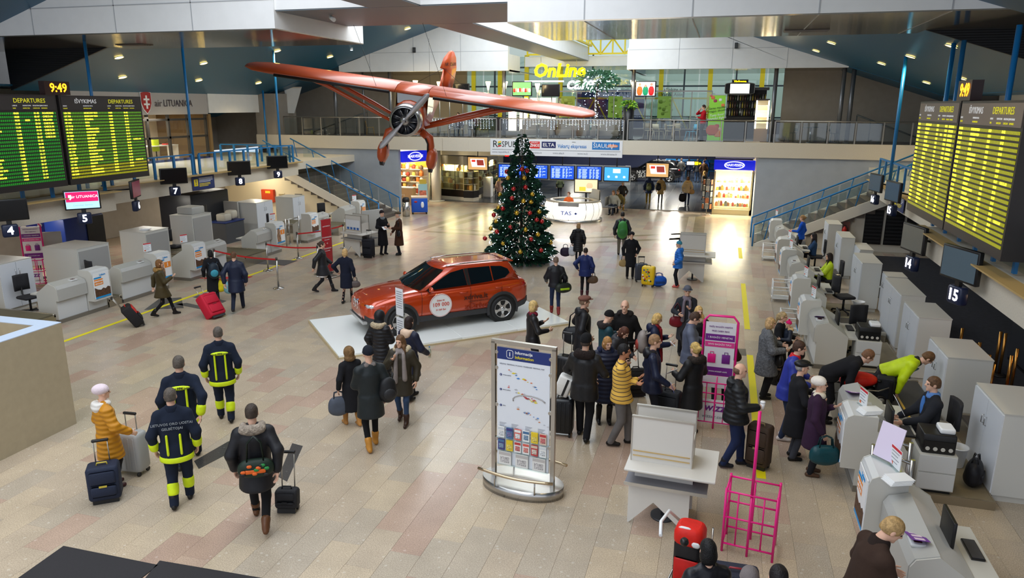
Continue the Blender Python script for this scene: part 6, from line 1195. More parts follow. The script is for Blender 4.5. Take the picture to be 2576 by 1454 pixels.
t=thing('rear_screen_wall','curved grey screen wall behind the service desk','screen',tc_);b=MB();b.loft([[(1.3*math.cos(a),1.2*math.sin(a),z_)for z_ in(0,1.5)]for a in np.linspace(.35*PI,.0,8)],False,False,closed=False);b.loft([[(1.34*math.cos(a),1.24*math.sin(a),z_)for z_ in(0,1.5)]for a in np.linspace(.35*PI,.0,8)],False,False,closed=False);b.build('panel',M('screen_wall',(176,170,156),.4),t)
# ---- right kiosk
t=thing('kiosk','bright right kiosk with glass front full of goods','kiosk',(-.36,40.15,0));KW,KD,KH=1.96,2.6,2.28;KF=M('kiosk_frame',(196,180,140),.4,metal=.3)
MB().box(0,KW,KD-.05,KD,0,KH).build('rear_wall',SHW,t);MB().box(0,.06,.2,KD,.0,KH).build('side_wall',SHW,t);MB().box(KW-.06,KW,0,KD,0,KH).build('side_wall',SHW,t);MB().box(0,KW,0,KD,0,.28).build('plinth',KF,t);MB().box(0,KW,0,KD,2.95,3.05).build('roof',M('kiosk_roof',(230,226,214),.5),t)
for x in(0,KW-.08):MB().box(x,x+.08,-.02,.06,.28,KH).build('frame_post',KF,t)
MB().box(.08,KW-.08,0,.01,.3,KH).build('glass_front',SG,t)
for z_ in(.4,.85,1.25,1.65):MB().box(.08,KW-.08,.25,.7,z_-.03,z_).build('shelf',SL,t)
goods(56,lambda i:(-.36+.2+(i%14)*.122,40.15+.45+.08*(i%3),(.4,.85,1.25,1.65)[i//14]),'small packaged product on the bright right kiosk shelves','goods on the right kiosk shelves',[(230,140,60),(240,230,210),(200,70,40),(230,200,90),(120,120,110)],(.09,.17),seed=5)
kiosk_sign('blue lit kiosk sign above the right kiosk',(.62,40.0,2.62),2.05,.5,0,'NARVESEN');area('kiosk_light',(.62,40.5,2.25),1.7,.5,420,(1,.88,.66));lamp((.62,40.3,1.2),60,(1,.85,.6),.3)
t=thing('postcard_rack','revolving wire postcard rack beside the right kiosk','rack',G(1776,541));MB().cyl((0,0,.0),(0,0,2.0),.02).build('pole',SST,t)
for k in range(4):MB().tube([(0,0,.06),(.28*math.cos(k*PI/2),.28*math.sin(k*PI/2),.03)],.015,6).build('foot',SST,t)
for k in range(6):
 for i in range(5):a=k*PI/3;R_=RM(a,4,'Z');MB().box(-.09,.09,-.235,-.225,.35+i*.32,.6+i*.32,R=R_).build('card_pocket',M('card_%d'%((k+i)%4),((150,146,136),(196,110,60),(110,120,130),(206,200,186))[(k+i)%4],.5,var=.4,vs=30),t)
car('black car with white lettering in the rear hall',(-5.2,57.2,0),PI+math.radians(4),M('paint_black',(20,20,24),.25,coat=1))
ct=[o for o in bpy.data.objects if o.name.startswith('car')and o.get('category')=='car'][-1]
text('NUOTYKIŲ',.34,TWH,ct,(.2,.93,.72),(R90,0,PI),bold=.02,name='decal_lettering');text('SIUKSMAS',.34,TWH,ct,(.2,.93,.44),(R90,0,PI),bold=.02,name='decal_lettering')
t=thing('notice_totem','white notice totem in front of the black car','sign',G(1578,466));MB().rbox(-.2,.2,-.12,.12,0,1.2,.01).build('body',PW,t);MB().box(-.18,.18,-.2,.1,1.2,1.4).build('head_panel',M('totem_head',(206,210,220),.4),t)
t=thing('exit_sign','small hanging yellow and white direction sign in the rear hall','sign',(-1.55,43,2.45));MB().box(-.42,.42,0,.08,-.13,.13).build('case',BLK,t);MB().box(-.38,.02,-.005,0,-.09,.09).build('white_field',NWH,t);MB().box(.05,.25,-.005,0,-.09,.09).build('yellow_field',M('sign_yellow',(250,220,20),.4,emit=2),t);MB().prism([(.28,.03),(.32,.03),(.32,.08),(.4,0),(.32,-.08),(.32,-.03),(.28,-.03)],'y',-.006,0).build('arrow',M('sign_yellow'),t)
for sx in(-.3,.3):MB().cyl((sx,.04,.13),(sx,.04,.85),.012,n=6).build('hanging_rod',SST,t)
for k in range(3):
 t=thing('queue_rail',('nearest','middle','farthest')[k]+' blue queue rail at the back of the rear hall','barrier',(-4.6,61.5+k*1.2,0));[MB().cyl((0,0,z_),(5.4,0,z_),.035,n=8).build('rail',BLUE,t)for z_ in(.5,.85,1.2)];[MB().cyl((x,0,0),(x,0,1.25),.035,n=8).build('post',BLUE,t)for x in(0,1.8,3.6,5.4)]
for x,y in((-22,14.5),(-22,18.5),(-21.5,23.5),(-22.5,28.5)):t=thing('ceiling_panel_light','added flat fill light under the left mezzanine','ceiling light',(x,y,2.25),group='added fill lights under the left mezzanine');MB().box(-.6,.6,-.15,.15,-.03,0).build('frame',WHITE,t);MB().box(-.56,.56,-.12,.12,-.035,-.03).build('diffuser',M('panel_diffuser'),t);area('panel_light',(x,y,2.18),1.1,.3,55,(1,.95,.84))  # fill lights added to brighten the space under the left mezzanine
# waiting bench behind the service desk
t=thing('waiting_bench','row of steel waiting seats behind the service desk','bench',(-5.3,39.2,0),math.radians(80));MB().box(-1.3,1.3,-.03,.03,.34,.40).build('beam',SST,t)
for k in range(4):MB().rbox(-1.25+k*.64,-.68+k*.64,-.25,.25,.42,.46,.015).build('seat',M('bench_steel',(150,150,148),.4,metal=.6),t);MB().rbox(-1.25+k*.64,-.68+k*.64,.24,.28,.5,.95,.015).build('backrest',M('bench_steel'),t)
for x in(-1,1):MB().box(x-.03,x+.03,-.28,.28,0,.05).build('foot',SST,t);MB().cyl((x,0,.05),(x,0,.34),.03).build('leg',SST,t)
# == CAFE ON THE BALCONY
YEL_N=M('neon_yellow',(255,225,0),.4,emit=2.6);WHN=M('neon_white',(235,245,255),.4,emit=4)
sp_=lambda px,py:atY(px,py,40.6)
a=sp_(1342,184);t=thing('cafe_sign','lit yellow and white online cafe sign','sign',(a.x,40.6,a.z));w1=sp_(1470,184).x-a.x
text('OnLine',.98,YEL_N,t,(w1/2,0,.1),FY,bold=.03,shear=.18,ext=.05,name='yellow_letters',sx=.98);b0=sp_(1320,205);b2=sp_(1535,205);text('cafe',.95,WHN,t,(sp_(1458,207).x-a.x,-.04,sp_(1458,210).z-a.z),FY,bold=.012,shear=.25,ext=.03,name='white_letters')
MB().box(b0.x-a.x,sp_(1418,205).x-a.x,-.03,.03,b0.z-a.z-.04,b0.z-a.z+.04).build('neon_bar',WHN,t);MB().box(sp_(1490,205).x-a.x,b2.x-a.x,-.03,.03,b0.z-a.z-.04,b0.z-a.z+.04).build('neon_bar',WHN,t)
for x in(.4,2.4):MB().cyl((x,.06,.4),(x,.06,1.3),.015,n=6).build('hanger',SST,t)
# curtain wall with yellow mullions
YW=50.0;t=thing('curtain_wall','glazed curtain wall with yellow posts behind the cafe','window wall',(-18.5,YW,3.9));CG=glassm('curtain_glass',(.80,.88,.84),.03,.9)
for px in(1192,1258,1325,1410,1662,1785,1915):x=atY(px,230,YW).x+18.5;MB().box(x-.14,x+.14,-.1,.1,0,5).build('yellow_post',YS,t)
for px in(1170,1245,1490,1720,1850):x=atY(px,230,YW).x+18.5;MB().box(x-.05,x+.05,-.06,.06,0,5).build('mullion',M('mullion_dark',(50,62,66),.4),t)
for z_ in(1.0,2.95,4.2):MB().box(0,23,-.05,.05,z_-.05,z_+.05).build('transom',M('mullion_dark'),t)
for k in range(11):MB().box(.1+k*2.08,2.1+k*2.08,-.008,.008,.05,4.9).build('glass_pane',CG,t)
MB().box(0,23,-.12,.0,0,.9).build('sill_panel',M('sill_dark',(66,56,60),.6),t)
for k,px in enumerate((1290,1318,1345,1368,1388)):x=atY(px,262,49.5).x;o=MB().box(x-.28,x+.28,49.4,49.45,3.9,6.1).build('lit_window_panel',M('lit_pane',(255,244,214),.5,emit=2.2));tag(o,'bright lit panel low in the curtain wall behind the cafe','lit panel','lit panels behind the cafe')
text('ažinkite su',.3,B1,t,(atY(1695,226,YW).x+18.5,-.15,atY(1695,226,YW).z-3.9),FY,'CENTER');text('Vardu Aste',.3,B1,t,(atY(1690,238,YW).x+18.5,-.15,atY(1690,238,YW).z-3.9),FY,'CENTER')
# glass partition with fruit posters
YP=45.0;x0,x1=atY(1405,260,YP).x,atY(1790,260,YP).x;t=thing('glass_partition','glass partition with green fruit posters in the cafe','partition',(x0,YP,3.9));L=x1-x0
MB().box(0,L,-.03,.03,2.5,2.58).build('top_rail',GLS,t);MB().box(0,L,-.03,.03,.35,.42).build('bottom_rail',GLS,t);MB().box(0,L,-.05,.05,0,.35).build('kick_panel',M('sill_dark'),t)
for k in range(9):MB().box(k*L/8-.025,k*L/8+.025,-.04,.04,0,2.55).build('post',GLS,t)
for k in range(8):MB().box(k*L/8+.03,(k+1)*L/8-.03,-.006,.006,.45,2.48).build('glass_pane',CG,t)
for k,(px,c_)in enumerate(((1429,(190,206,80)),(1548,(150,196,70)),(1673,(160,206,90)))):
 x=atY(px,260,YP).x-x0;pn=MB().box(x-.42,x+.42,-.02,-.008,1.0,2.25).build('fruit_poster',M('poster_green_%d'%k,c_,.5,emit=.12),t);random.seed(k)
 for i in range(12 if k else 7):
  px_,pz_,r_=x+random.uniform(-.3,.3),1.6+random.uniform(-.48,.5),random.uniform(.06,.15);MB().ball((px_,-.02,pz_),r_,10,5,(1,.08,1)).build('fruit_slice',M('fruit_%d_%d'%(k,i%3),tuple(min(255,v+(20,-25,40)[i%3])for v in c_),.5),pn)
  # blue panel and truss behind the partition
o=struct('wall_cafe_blue',MB().box(atY(1450,260,49).x,atY(1620,260,49).x,49,49.1,3.9,6.6),M('panel_blue',(46,60,130),.5))
truss('cafe_truss',atY(1405,250,47).x,atY(1790,250,47).x,47,3.9,6.1,8,'brown yellow steel truss behind the cafe partition')
# televisions and lamps
def cafetv(lab,x0,y0,x1,y1,Y,scr,dark=False):
 a,b=atY(x0,y1,Y),atY(x1,y0,Y);t,p=tv('cafe_television',lab,((a.x+b.x)/2,Y,(a.z+b.z)/2),b.x-a.x,b.z-a.z,scr);MB().cyl((0,.1,0),(0,.3,0),.04,n=8).build('mount',BLK,t);MB().cyl((0,.3,3.9-(a.z+b.z)/2),(0,.3,(b.z-a.z)/2),.03,n=8).build('pole',GLS,t);return p,b.x-a.x,b.z-a.z
SKN=M('tv_skin',(230,170,140),.4,emit=.7)
p,w_,h_=cafetv('cafe television showing a crowd of red and white fans',1288,205,1338,242,39.2,M('tv_green',(120,180,110),.4,emit=.8))
for i in range(9):MB().ball((-w_*.38+i*w_*.095,-.01,-.08+.03*(i%2)),.09,8,5,(.8,.08,1.3)).build('fan_picture',(M('tv_red',(206,50,40),.4,emit=.8),SKN,M('tv_white',(236,236,240),.4,emit=1))[i%3],p)
cafetv('switched off cafe television beside the fans screen',1362,212,1408,243,39.2,SCB);cafetv('switched off cafe television behind the aeroplane tail',1138,210,1180,241,39.2,SCB)
p,w_,h_=cafetv('cafe television with three people on a white screen',1597,204,1651,243,39.0,M('tv_white'))
for i,c_ in enumerate(((226,110,40),(20,150,100),(206,30,30))):x=-w_*.28+i*w_*.28;MB().ball((x,-.01,-.1),.17,10,6,(.85,.06,1.5)).build('figure_picture',M('tv_fig_%d'%i,c_,.4,emit=.8),p);MB().ball((x,-.012,.22-.08*(i==1)),.07,8,6,(.9,.1,1.1)).build('figure_head_picture',SKN,p)
TOR=M('torch_glass',(255,226,160),.4,emit=9)
for px,py in((1105,215),(1130,210),(1045,212),(1271,215),(1352,220),(1592,212),(1228,215)):
 p=atY(px,py,38.6);t=thing('torch_lamp','bright cup shaped torch lamp on a cafe column','lamp',p,group='torch lamps of the cafe');MB().lathe([(.03,-.25),(.06,-.1),(.13,.12),(.14,.2),(.001,.2)],12).build('glass_cup',TOR,t);MB().cyl((0,0,3.9-p.z),(0,0,-.22),.03,n=8).build('stem',GLS,t);MB().cyl((0,0,3.9-p.z),(0,0,3.93-p.z),.12,n=14).build('base',GLS,t);lamp(p+Vector((0,-.25,.1)),22,(1,.78,.42),.12)
 # bar with bottles, menu screen and display case
YA=43.0;xa,xb=atY(1826,290,YA).x,atY(1925,290,YA).x;t=thing('bar_shelf','dark bar shelf unit full of bottles','bar',(xa,YA,3.9));L=xb-xa;BRD=M('bar_dark',(34,26,26),.5)
MB().box(0,L,.3,.35,0,2.6).build('back_panel',BRD,t);MB().box(-.1,L+.1,-.1,.4,2.55,2.7).build('canopy',M('bar_grey',(120,118,116),.4),t);[MB().box(0,L,0,.3,z_-.03,z_).build('shelf',BRD,t)for z_ in(1.2,1.6,2.0)];MB().box(-.1,L+.1,-1.2,-.7,0,1.1).build('counter_body',BRD,t);MB().box(-.15,L+.15,-1.25,-.65,1.1,1.15).build('counter_top',BLK,t);MB().cyl((L*.35,-.9,1.15),(L*.35,-.9,1.6),.03).build('beer_tap',SST,t)
bm_=[];b=MB().lathe([(.035,0),(.04,.02),(.04,.2),(.015,.26),(.015,.33),(.001,.33)],8)
for c_ in((60,80,50),(150,110,60),(200,200,190),(90,50,40),(210,190,60)):bm_.append(b.mesh('bottle',M('bottle_%d'%c_[0],c_,.12,spec=.8)))
for i in range(48):o=link('bottle',bm_[(i*7)%5]);o.location=(xa+.06+(i%16)*(L-.12)/15,YA+.12,3.9+(1.2,1.6,2.0)[i//16]);tag(o,'small bottle on the dark bar shelves','bottle','bottles on the bar shelves')
t=thing('menu_screen','oval framed bright menu screen above the bar','screen',(atY(1861,223,42.6).x,42.6,atY(1861,223,42.6).z));b=MB();pts=[(.75*math.copysign(min(1,abs(math.cos(a))*1.5),math.cos(a)),.32*math.sin(a))for a in np.linspace(0,2*PI,29)[:-1]];b.prism(pts,'y',0,.15);b.build('oval_case',BLK,t);MB().box(-.5,.5,-.01,0,-.25,.25).build('panel',M('menu_white',(250,250,245),.4,emit=1.6),t);b=MB();b.tube([(x*1.02,-.005,z_*1.02)for x,z_ in pts],.02,6,True);b.build('rim',GLS,t)
t=thing('yellow_bar_sign','small glowing yellow sign above the menu screen','sign',(atY(1862,205,42.6).x,42.6,atY(1862,205,42.6).z));MB().box(-.42,.42,0,.1,-.1,.1).build('case',BLK,t);text('Viešnama',.17,YEL_N,t,(0,-.01,0),FY,bold=.02)
p0=atY(1897,330,38.9);t=thing('display_fridge','bright glass display case with lit edges on the balcony','display case',(p0.x,38.9,3.9));MB().box(0,.62,0,.55,0,.62).build('base',M('fridge_wood',(150,110,60),.5),t);MB().box(0,.62,.5,.55,.62,2.0).build('back',SHW,t);MB().box(0,.62,0,.55,1.98,2.05).build('top',BRD,t)
for x in(.0,.56):MB().box(x,x+.06,0,.06,.62,1.98).build('light_tube',M('tube_warm',(255,236,190),.4,emit=9),t)
for z_ in(.9,1.2,1.5,1.75):MB().box(.04,.58,.05,.5,z_-.02,z_).build('shelf',SL,t)
lamp((p0.x+.3,38.6,5.3),25,(1,.86,.6),.15)
# green roll-up banner on the balcony
a,b_=atY(1778,352,37.95),atY(1826,240,37.95);t=thing('rollup_banner','tall green food rollup banner beside the man in red','banner',(a.x,37.95,3.9));W,H_=b_.x-a.x,b_.z-3.9;MB().box(0,W,-.008,.008,.06,H_).build('sheet',M('banner_lime',(140,206,60),.5,emit=.1),t);MB().box(-.03,W+.03,-.1,.1,0,.06).build('base',GLS,t);MB().box(0,W,-.015,.015,H_,H_+.03).build('top_bar',GLS,t)
for x,z_,r_,c_ in((.3,.55,.32,(206,84,40)),(.62,.38,.2,(226,130,70)),(.55,.75,.12,(196,50,30)),(.75,.6,.1,(240,200,160)),(.2,2.1,.1,(220,110,80)),(.35,1.95,.09,(170,60,90)),(.65,2.0,.08,(230,230,230)),(.82,1.75,.09,(226,130,90)),(.1,2.2,.07,(214,60,70))):MB().ball((x*W/.95,-.01,z_),r_,12,6,(1,.04,.9)).build('food_picture',M('food_%d_%d'%(c_[0],c_[1]),c_,.5),t)
for s_,z_,m_ in(('Geras maistas',1.62,B1),('smagus skrydis',1.48,B1),('Tasty food',1.28,TWH),('delightful flights',1.12,TWH)):text(s_,.15,m_,t,(W/2,-.03,z_),(R90,math.radians(-8),0),shear=.2)
# cafe furniture
def chair(lab,P,rz,m,group='cafe chairs',legm=None):
 t=thing('cafe_chair',lab,'chair',P,rz,group);legm=legm or m;b=MB();b.loft([[(x,-.2,.45+.01*abs(x)),(x,0,.44),(x,.2,.455),(x,.21,.475),(x,0,.46),(x,-.2,.47)]for x in(-.21,-.1,.1,.21)]);b.build('seat',m,t)
 b=MB();b.loft([[(x,.2+.03*(1-(x/.21)**2),.55),(x,.24+.03*(1-(x/.21)**2),.82),(x,.26+.03*(1-(x/.21)**2),.82),(x,.22+.03*(1-(x/.21)**2),.55)]for x in(-.2,-.1,0,.1,.2)]);b.build('backrest',m,t)
 for sx in(-1,1):
  MB().cyl((sx*.19,.19,.46),(sx*.2,.23,.6),.016,n=6).build('back_post',legm,t)
  for sy in(-1,1):MB().cyl((sx*.18,sy*.17,.45),(sx*.23,sy*.23,0),.016,n=6).build('leg',legm,t)
 return t
CHB,CHC,CHS,CHD=M('chair_beige',(206,190,160),.5),M('chair_cyan',(96,190,226),.5),M('chair_grey',(120,124,124),.5),M('chair_slate',(82,88,88),.5)
def on2(px,py):return G(px,py,3.9)
for px,Y,rz,m_,lab in((1655,38.3,150,CHB,'beige cafe chair nearest the balcony rail'),(1685,39.1,80,CHB,'beige cafe chair tucked at the cafe table'),(1738,38.4,-60,CHC,'sky blue cafe chair beside the man in red'),(1700,39.9,0,CHB,'beige cafe chair behind the cafe table'),(1990,38.4,-70,CHD,'grey cafe chair left of the small table by the taupe wall'),(2095,38.4,110,CHD,'grey cafe chair right of the small table by the taupe wall'),(932,38.6,120,M('chair_wood',(150,116,66),.5),'wooden cafe chair by the left cream wall'),(1145,38.4,160,CHS,'pale grey cafe chair behind the plane wing'),(1180,38.5,-20,CHS,'pale grey cafe chair right of the plane wing'),(1632,39.5,40,CHB,'beige cafe chair by the thin steel columns')):x=atY(px,340,Y).x;chair(lab,(x,Y,3.9),math.radians(rz),m_)
def ctable(lab,x,Y,m_=CHB,r=.38):
 t=thing('cafe_table',lab,'table',(x,Y,3.9),group='cafe tables');MB().lathe([(.001,.72),(r,.72),(r,.75),(.001,.75)],24).build('top',m_,t);MB().cyl((0,0,.03),(0,0,.72),.035).build('column',SST,t);MB().lathe([(.22,0),(.22,.015),(.04,.05)],20).build('base',SST,t)
for px,Y,lab,m_ in((1695,38.9,'round beige cafe table near the man in red',CHB),(2038,38.4,'small dark cafe table by the taupe wall',CHD),(1355,38.5,'round cafe table behind the icicle lights by the column',CHB),(1440,38.5,'round cafe table in the middle of the icicle lights',CHB),(1500,38.5,'round cafe table near the tall planter',CHB)):ctable(lab,atY(px,340,Y).x,Y,m_)
SOFA=M('sofa_taupe',(136,122,108),.8,bump=.2)
for px0,px1,lab in((1310,1395,'taupe sofa bench behind the left icicle lights'),(1400,1480,'taupe sofa bench behind the middle icicle lights'),(1485,1560,'taupe sofa bench next to the tall planter')):
 a,b_=atY(px0,330,39.4).x,atY(px1,330,39.4).x;t=thing('sofa',lab,'sofa',(a,39.4,3.9));w=b_-a;MB().rbox(.03,w-.03,-.35,.35,.12,.45,.05).build('seat',SOFA,t);MB().rbox(0,w,.25,.45,.12,.95,.05).build('backrest',SOFA,t);[MB().cyl((x,y,0),(x,y,.12),.03,n=8).build('leg',BLK,t)for x in(.1,w-.1)for y in(-.28,.28)]
 # planters
def leafy(t,c,r,n,m_,sc=1,seed=1):
 random.seed(seed);b=MB();b.smooth=False
 for i in range(n):
  d=Vector((random.gauss(0,1),random.gauss(0,1),random.gauss(.3,.8))).normalized();p=Vector(c)+Vector((d.x*r[0],d.y*r[0],d.z*r[1]))*random.uniform(.4,1);q=p+d*.16*sc+Vector((0,0,-.05*sc));s_=d.orthogonal().normalized()*.045*sc;b.cm=i%2;b.add([p,(p+q)/2+s_,q,(p+q)/2-s_],[(0,1,2,3)],False)
 return b.build('foliage',m_,t)
LFS=[M('leaf_lime',(150,190,40),.5),M('leaf_green',(70,130,40),.5)];LFD=[M('leaf_dark',(56,104,74),.5),M('leaf_mid',(86,136,98),.5)]
x=atY(1580,300,37.95).x;t=thing('tall_planter','tall black planter with lime green plant at the balcony rail','planter',(x,37.98,3.9));MB().lathe([(.2,0),(.27,1.62),(.24,1.62),(.001,1.55)],20).build('pot',M('pot_black',(26,26,30),.4),t);leafy(t,(0,0,1.75),(.35,.2),220,LFS)['kind']='stuff'
x=atY(1500,300,40.9).x;t=thing('indoor_tree','indoor tree with white fairy lights inside the cafe','tree',(x,40.9,3.9));MB().tube([(0,0,0),(.05,0,1),(-.02,0,2),(0,0,2.6)],[.07,.06,.05,.04],8).build('trunk',M('bark',(60,44,30),.9),t)
for k in range(5):MB().tube([(0,0,2.4),(.4*math.cos(k*1.26),.4*math.sin(k*1.26),3.0),(.9*math.cos(k*1.26),.9*math.sin(k*1.26),3.2)],[.035,.025,.012],6).build('branch',M('bark'),t)
leafy(t,(0,0,3.05),(1.1,.5),620,LFD,1.5,4)['kind']='stuff';leafy(t,(0,0,.55),(.5,.35),260,LFD,1.2,5)['kind']='stuff'
random.seed(8);b=MB()
for i in range(170):
 if i<70:z_=random.uniform(.3,2.6);a=random.random()*6.3;q=(.08*math.cos(a),.08*math.sin(a)-.03,z_)
 else:a=random.random()*6.3;rr=random.uniform(.2,1.25);q=(rr*math.cos(a),rr*math.sin(a),random.uniform(2.2,3.6)if rr<.9 else random.uniform(1.2,3.4))
 b.ball(q,.022,5,3)
b.build('fairy_lights',M('fairy_white'),t)['kind']='stuff'
# icicle lights along the railing
def icicles(x0,x1,lab,seed):
 random.seed(seed);t=thing('icicle_lights',lab,'string lights',(x0,BY+.04,3.9));n=int((x1-x0)/.16);w=MB();b=MB()
 MB().cyl((0,0,1.0),(x1-x0,0,1.0),.006,n=4).build('cable',WHITE,t)
 for i in range(n):
  L=random.choice((.25,.4,.55,.35));x=.1+i*.16
  for k in range(int(L/.075)):b.ball((x+random.uniform(-.01,.01),0,.96-k*.075),.011,5,3)
 b.build('bulbs',M('fairy_white'),t)['kind']='stuff'
icicles(-15.6,-11.7,'icicle lights on the railing behind the plane wing',1);icicles(-11.3,-4.9,'icicle lights on the railing above the sponsor banner',2)
# ---- airline office on the left mezzanine
MUL=M('office_mullion',(46,44,42),.5);t=thing('office_glazing','dark framed airline office glazing on the left mezzanine','window wall',(-26.05,24.8,MZ));L=8.2;cols=6
for k in range(cols+1):MB().box(-.06,.06,k*L/cols-.06,k*L/cols+.06,0,2.24).build('mullion',MUL,t)
for z_ in(.05,1.15,2.0):MB().box(-.06,.06,0,L,z_-.05,z_+.05).build('transom',MUL,t)
for k in range(cols):
 for z0,z1 in((.1,1.1),(1.2,1.95)):MB().box(-.006,.006,k*L/cols+.06,(k+1)*L/cols-.06,z0,z1).build('glass_pane',glassm('office_glass',(.95,.95,.92),.02,.93),t)
area('office_light',(-27.8,29,5.0),5,1.5,260,(1,.9,.74));struct('floor_office',MB().box(-29.5,-26.1,21,33.2,MZ,MZ+.01),M('office_floor',(150,132,110),.6));struct('ceiling_office',MB().box(-29.5,-26.2,21,33.2,5.1,5.15),WHITE)
RSH=M('crest_red',(170,30,36),.4);t=thing('airline_sign','airline name sign with red crest on the grey fascia','sign',(-25.98,28.9,5.68));cz=[(-.3,.42),(0,.47),(.3,.42),(.3,-.05),(.18,-.32),(0,-.5),(-.18,-.32),(-.3,-.05)]
MB().prism([(a*1.12,b*1.1)for a,b in cz],'x',0,.03).build('crest_border',PW,t);MB().prism(cz,'x',.03,.05).build('crest',RSH,t);f_=MB();f_.box(.05,.06,-.05,.05,-.3,.3);f_.build('cross_post',PW,t)
for z_ in(.12,-.1):MB().box(.05,.061,-.18,.18,z_-.04,z_+.04).build('cross_arm',PW,t)
text('air',.46,M('sign_greyb',(90,80,84),.5),t,(.01,.55,-.06),FXp,'LEFT');text('LITUANICA',.46,M('sign_charcoal',(56,46,60),.5),t,(.01,1.12,-.06),FXp,'LEFT',sx=.86)
t=thing('office_desk','white office desk behind the airline glazing','desk',(-27.4,28.4,MZ+.01));MB().box(0,.7,0,3.2,.7,.74).build('top',PW,t);[MB().box(.02,.68,y,y+.04,0,.7).build('side_panel',PW,t)for y in(0,3.16)]
t=thing('office_printer','grey printer on the airline office desk','printer',(-27.2,28.6,MZ+.75));MB().rbox(0,.4,0,.5,0,.25,.03).build('body',M('printer_grey',(120,120,118),.5),t);MB().box(.05,.35,.05,.45,.25,.27).build('paper_tray',PW,t)
t=thing('safety_vest','yellow safety vest hanging on a chair in the airline office','vest',(-26.9,30.3,MZ+.01));MB().rbox(-.1,.0,-.22,.22,.45,1.1,.04).build('vest',M('vest_yellow',(200,224,20),.6),t);MB().cyl((-.05,0,0),(-.05,0,.5),.03).build('chair_stem',BLK,t);MB().box(-.115,-.1,-.05,.05,.5,1.1).build('zip',BLK,t)
t=thing('red_folder','red folder lying on the airline office desk','folder',(-27.1,30.9,MZ+.75));MB().rbox(0,.25,0,.35,0,.06,.01).build('cover',RED,t);MB().box(.01,.24,.01,.34,.015,.045).build('pages',PW,t)
# passage fittings on the left
t=thing('red_hose_box','dark red hose box on the passage wall left of the balcony','cabinet',(-25.6,38.7,4.2));MB().rbox(-.3,.3,-.2,.1,0,.8,.02).build('case',M('hose_red',(110,30,24),.5),t);MB().box(-.26,.26,-.215,-.2,.05,.75).build('door',M('hose_red'),t)
t=thing('triangular_panel','pale triangular panel on the upper left wall','panel',atY(733,252,38.95));MB().add([(-.4,0,.75),(.75,0,.75),(.15,0,-.75),(-.3,0,-.75),(-.4,-.05,.75),(.75,-.05,.75),(.15,-.05,-.75),(-.3,-.05,-.75)],[(0,1,2,3),(7,6,5,4),(0,4,5,1),(1,5,6,2),(2,6,7,3),(3,7,4,0)],False).build('panel',WHITE,t);MB().box(-.4,.75,-.07,-.05,.68,.75).build('rim',PLAST,t)
for x0,x1,y,lab in((-24.0,-20.4,40.2,'dark upper stair railing behind the left balcony'),(6.2,9.4,40.0,'dark upper stair railing behind the right balcony')):
 t=thing('upper_stair_rail',lab,'railing',(x0,y,3.9));L=x1-x0;MB().cyl((0,0,.1 if x0<0 else 1.3),(L,0,1.3 if x0<0 else .1),.04,n=8).build('handrail',CHD,t);[MB().cyl((L*u,0,-.0),(L*u,0,.1+1.2*(u if x0<0 else 1-u)),.025,n=6).build('baluster',CHD,t)for u in(.2,.4,.6,.8,1 if x0<0 else 0)]
 # scanners and machines under the left mezzanine
t=thing('baggage_scanner','black baggage scanner under the left mezzanine','scanner',(-22.4,25.0,0));MB().rbox(0,1.6,0,2.4,.1,2.0,.04).build('housing',M('scanner_black',(26,28,34),.4),t);MB().box(1.6,1.62,.3,.9,.6,1.5).build('tunnel_curtain',BLK,t);[MB().box(1.62,1.63,.32+i*.1,.39+i*.1,.6,1.5).build('curtain_strip',M('strip_grey',(70,66,60),.5),t)for i in range(6)];MB().box(.2,1.5,2.4,3.4,.5,.6).build('roller_table',CST,t);MB().box(.05,.2,0,2.4,0,.1).build('foot',BLK,t);MB().box(1.4,1.55,0,2.4,0,.1).build('foot',BLK,t)
t=thing('roller_shutter_scanner','grey striped roller scanner beside the black scanner','scanner',(-20.9,27.0,0));MB().box(0,.8,0,.1,.4,1.5).build('side_panel',M('alu_side',(176,172,164),.4),t);[MB().cyl((.05+i*.09,.1,.45),(.05+i*.09,.1,1.45),.03,n=8).build('roller',M('roller_dark',(70,66,62),.5),t)for i in range(9)];MB().box(0,.8,0,.3,0,.4).build('base',DG,t)
t=thing('grey_table','dark grey cabinet table carrying cardboard machines','table',(-20.2,25.2,0));MB().box(0,.8,0,1.2,0,.85).build('body',M('table_slate',(70,72,76),.5),t);MB().box(-.03,.83,-.03,1.23,.85,.89).build('top',NOT,t)
t=thing('office_machine','beige office machine on the dark grey table','machine',(-20.0,25.4,.89));MB().rbox(0,.45,0,.45,0,.3,.05).build('body',M('machine_beige',(190,182,164),.5),t);MB().rbox(.1,.5,.4,.8,.05,.4,.08).build('dome',M('machine_beige'),t)
t=thing('blue_machine','tall dark blue machine under the left mezzanine','machine',(-22.6,19.5,0));MB().rbox(0,1.1,0,1.7,.05,1.75,.03).build('housing',M('machine_navy',(20,44,110),.4),t);MB().box(0,1.1,0,1.7,0,.05).build('base',BLK,t);MB().box(1.1,1.14,.9,1.65,.2,1.7).build('black_panel',BLK,t);[MB().box(1.1,1.11,y,y+.12,.12,.18).build('warning_label',NYE,t)for y in(.1,.6)]
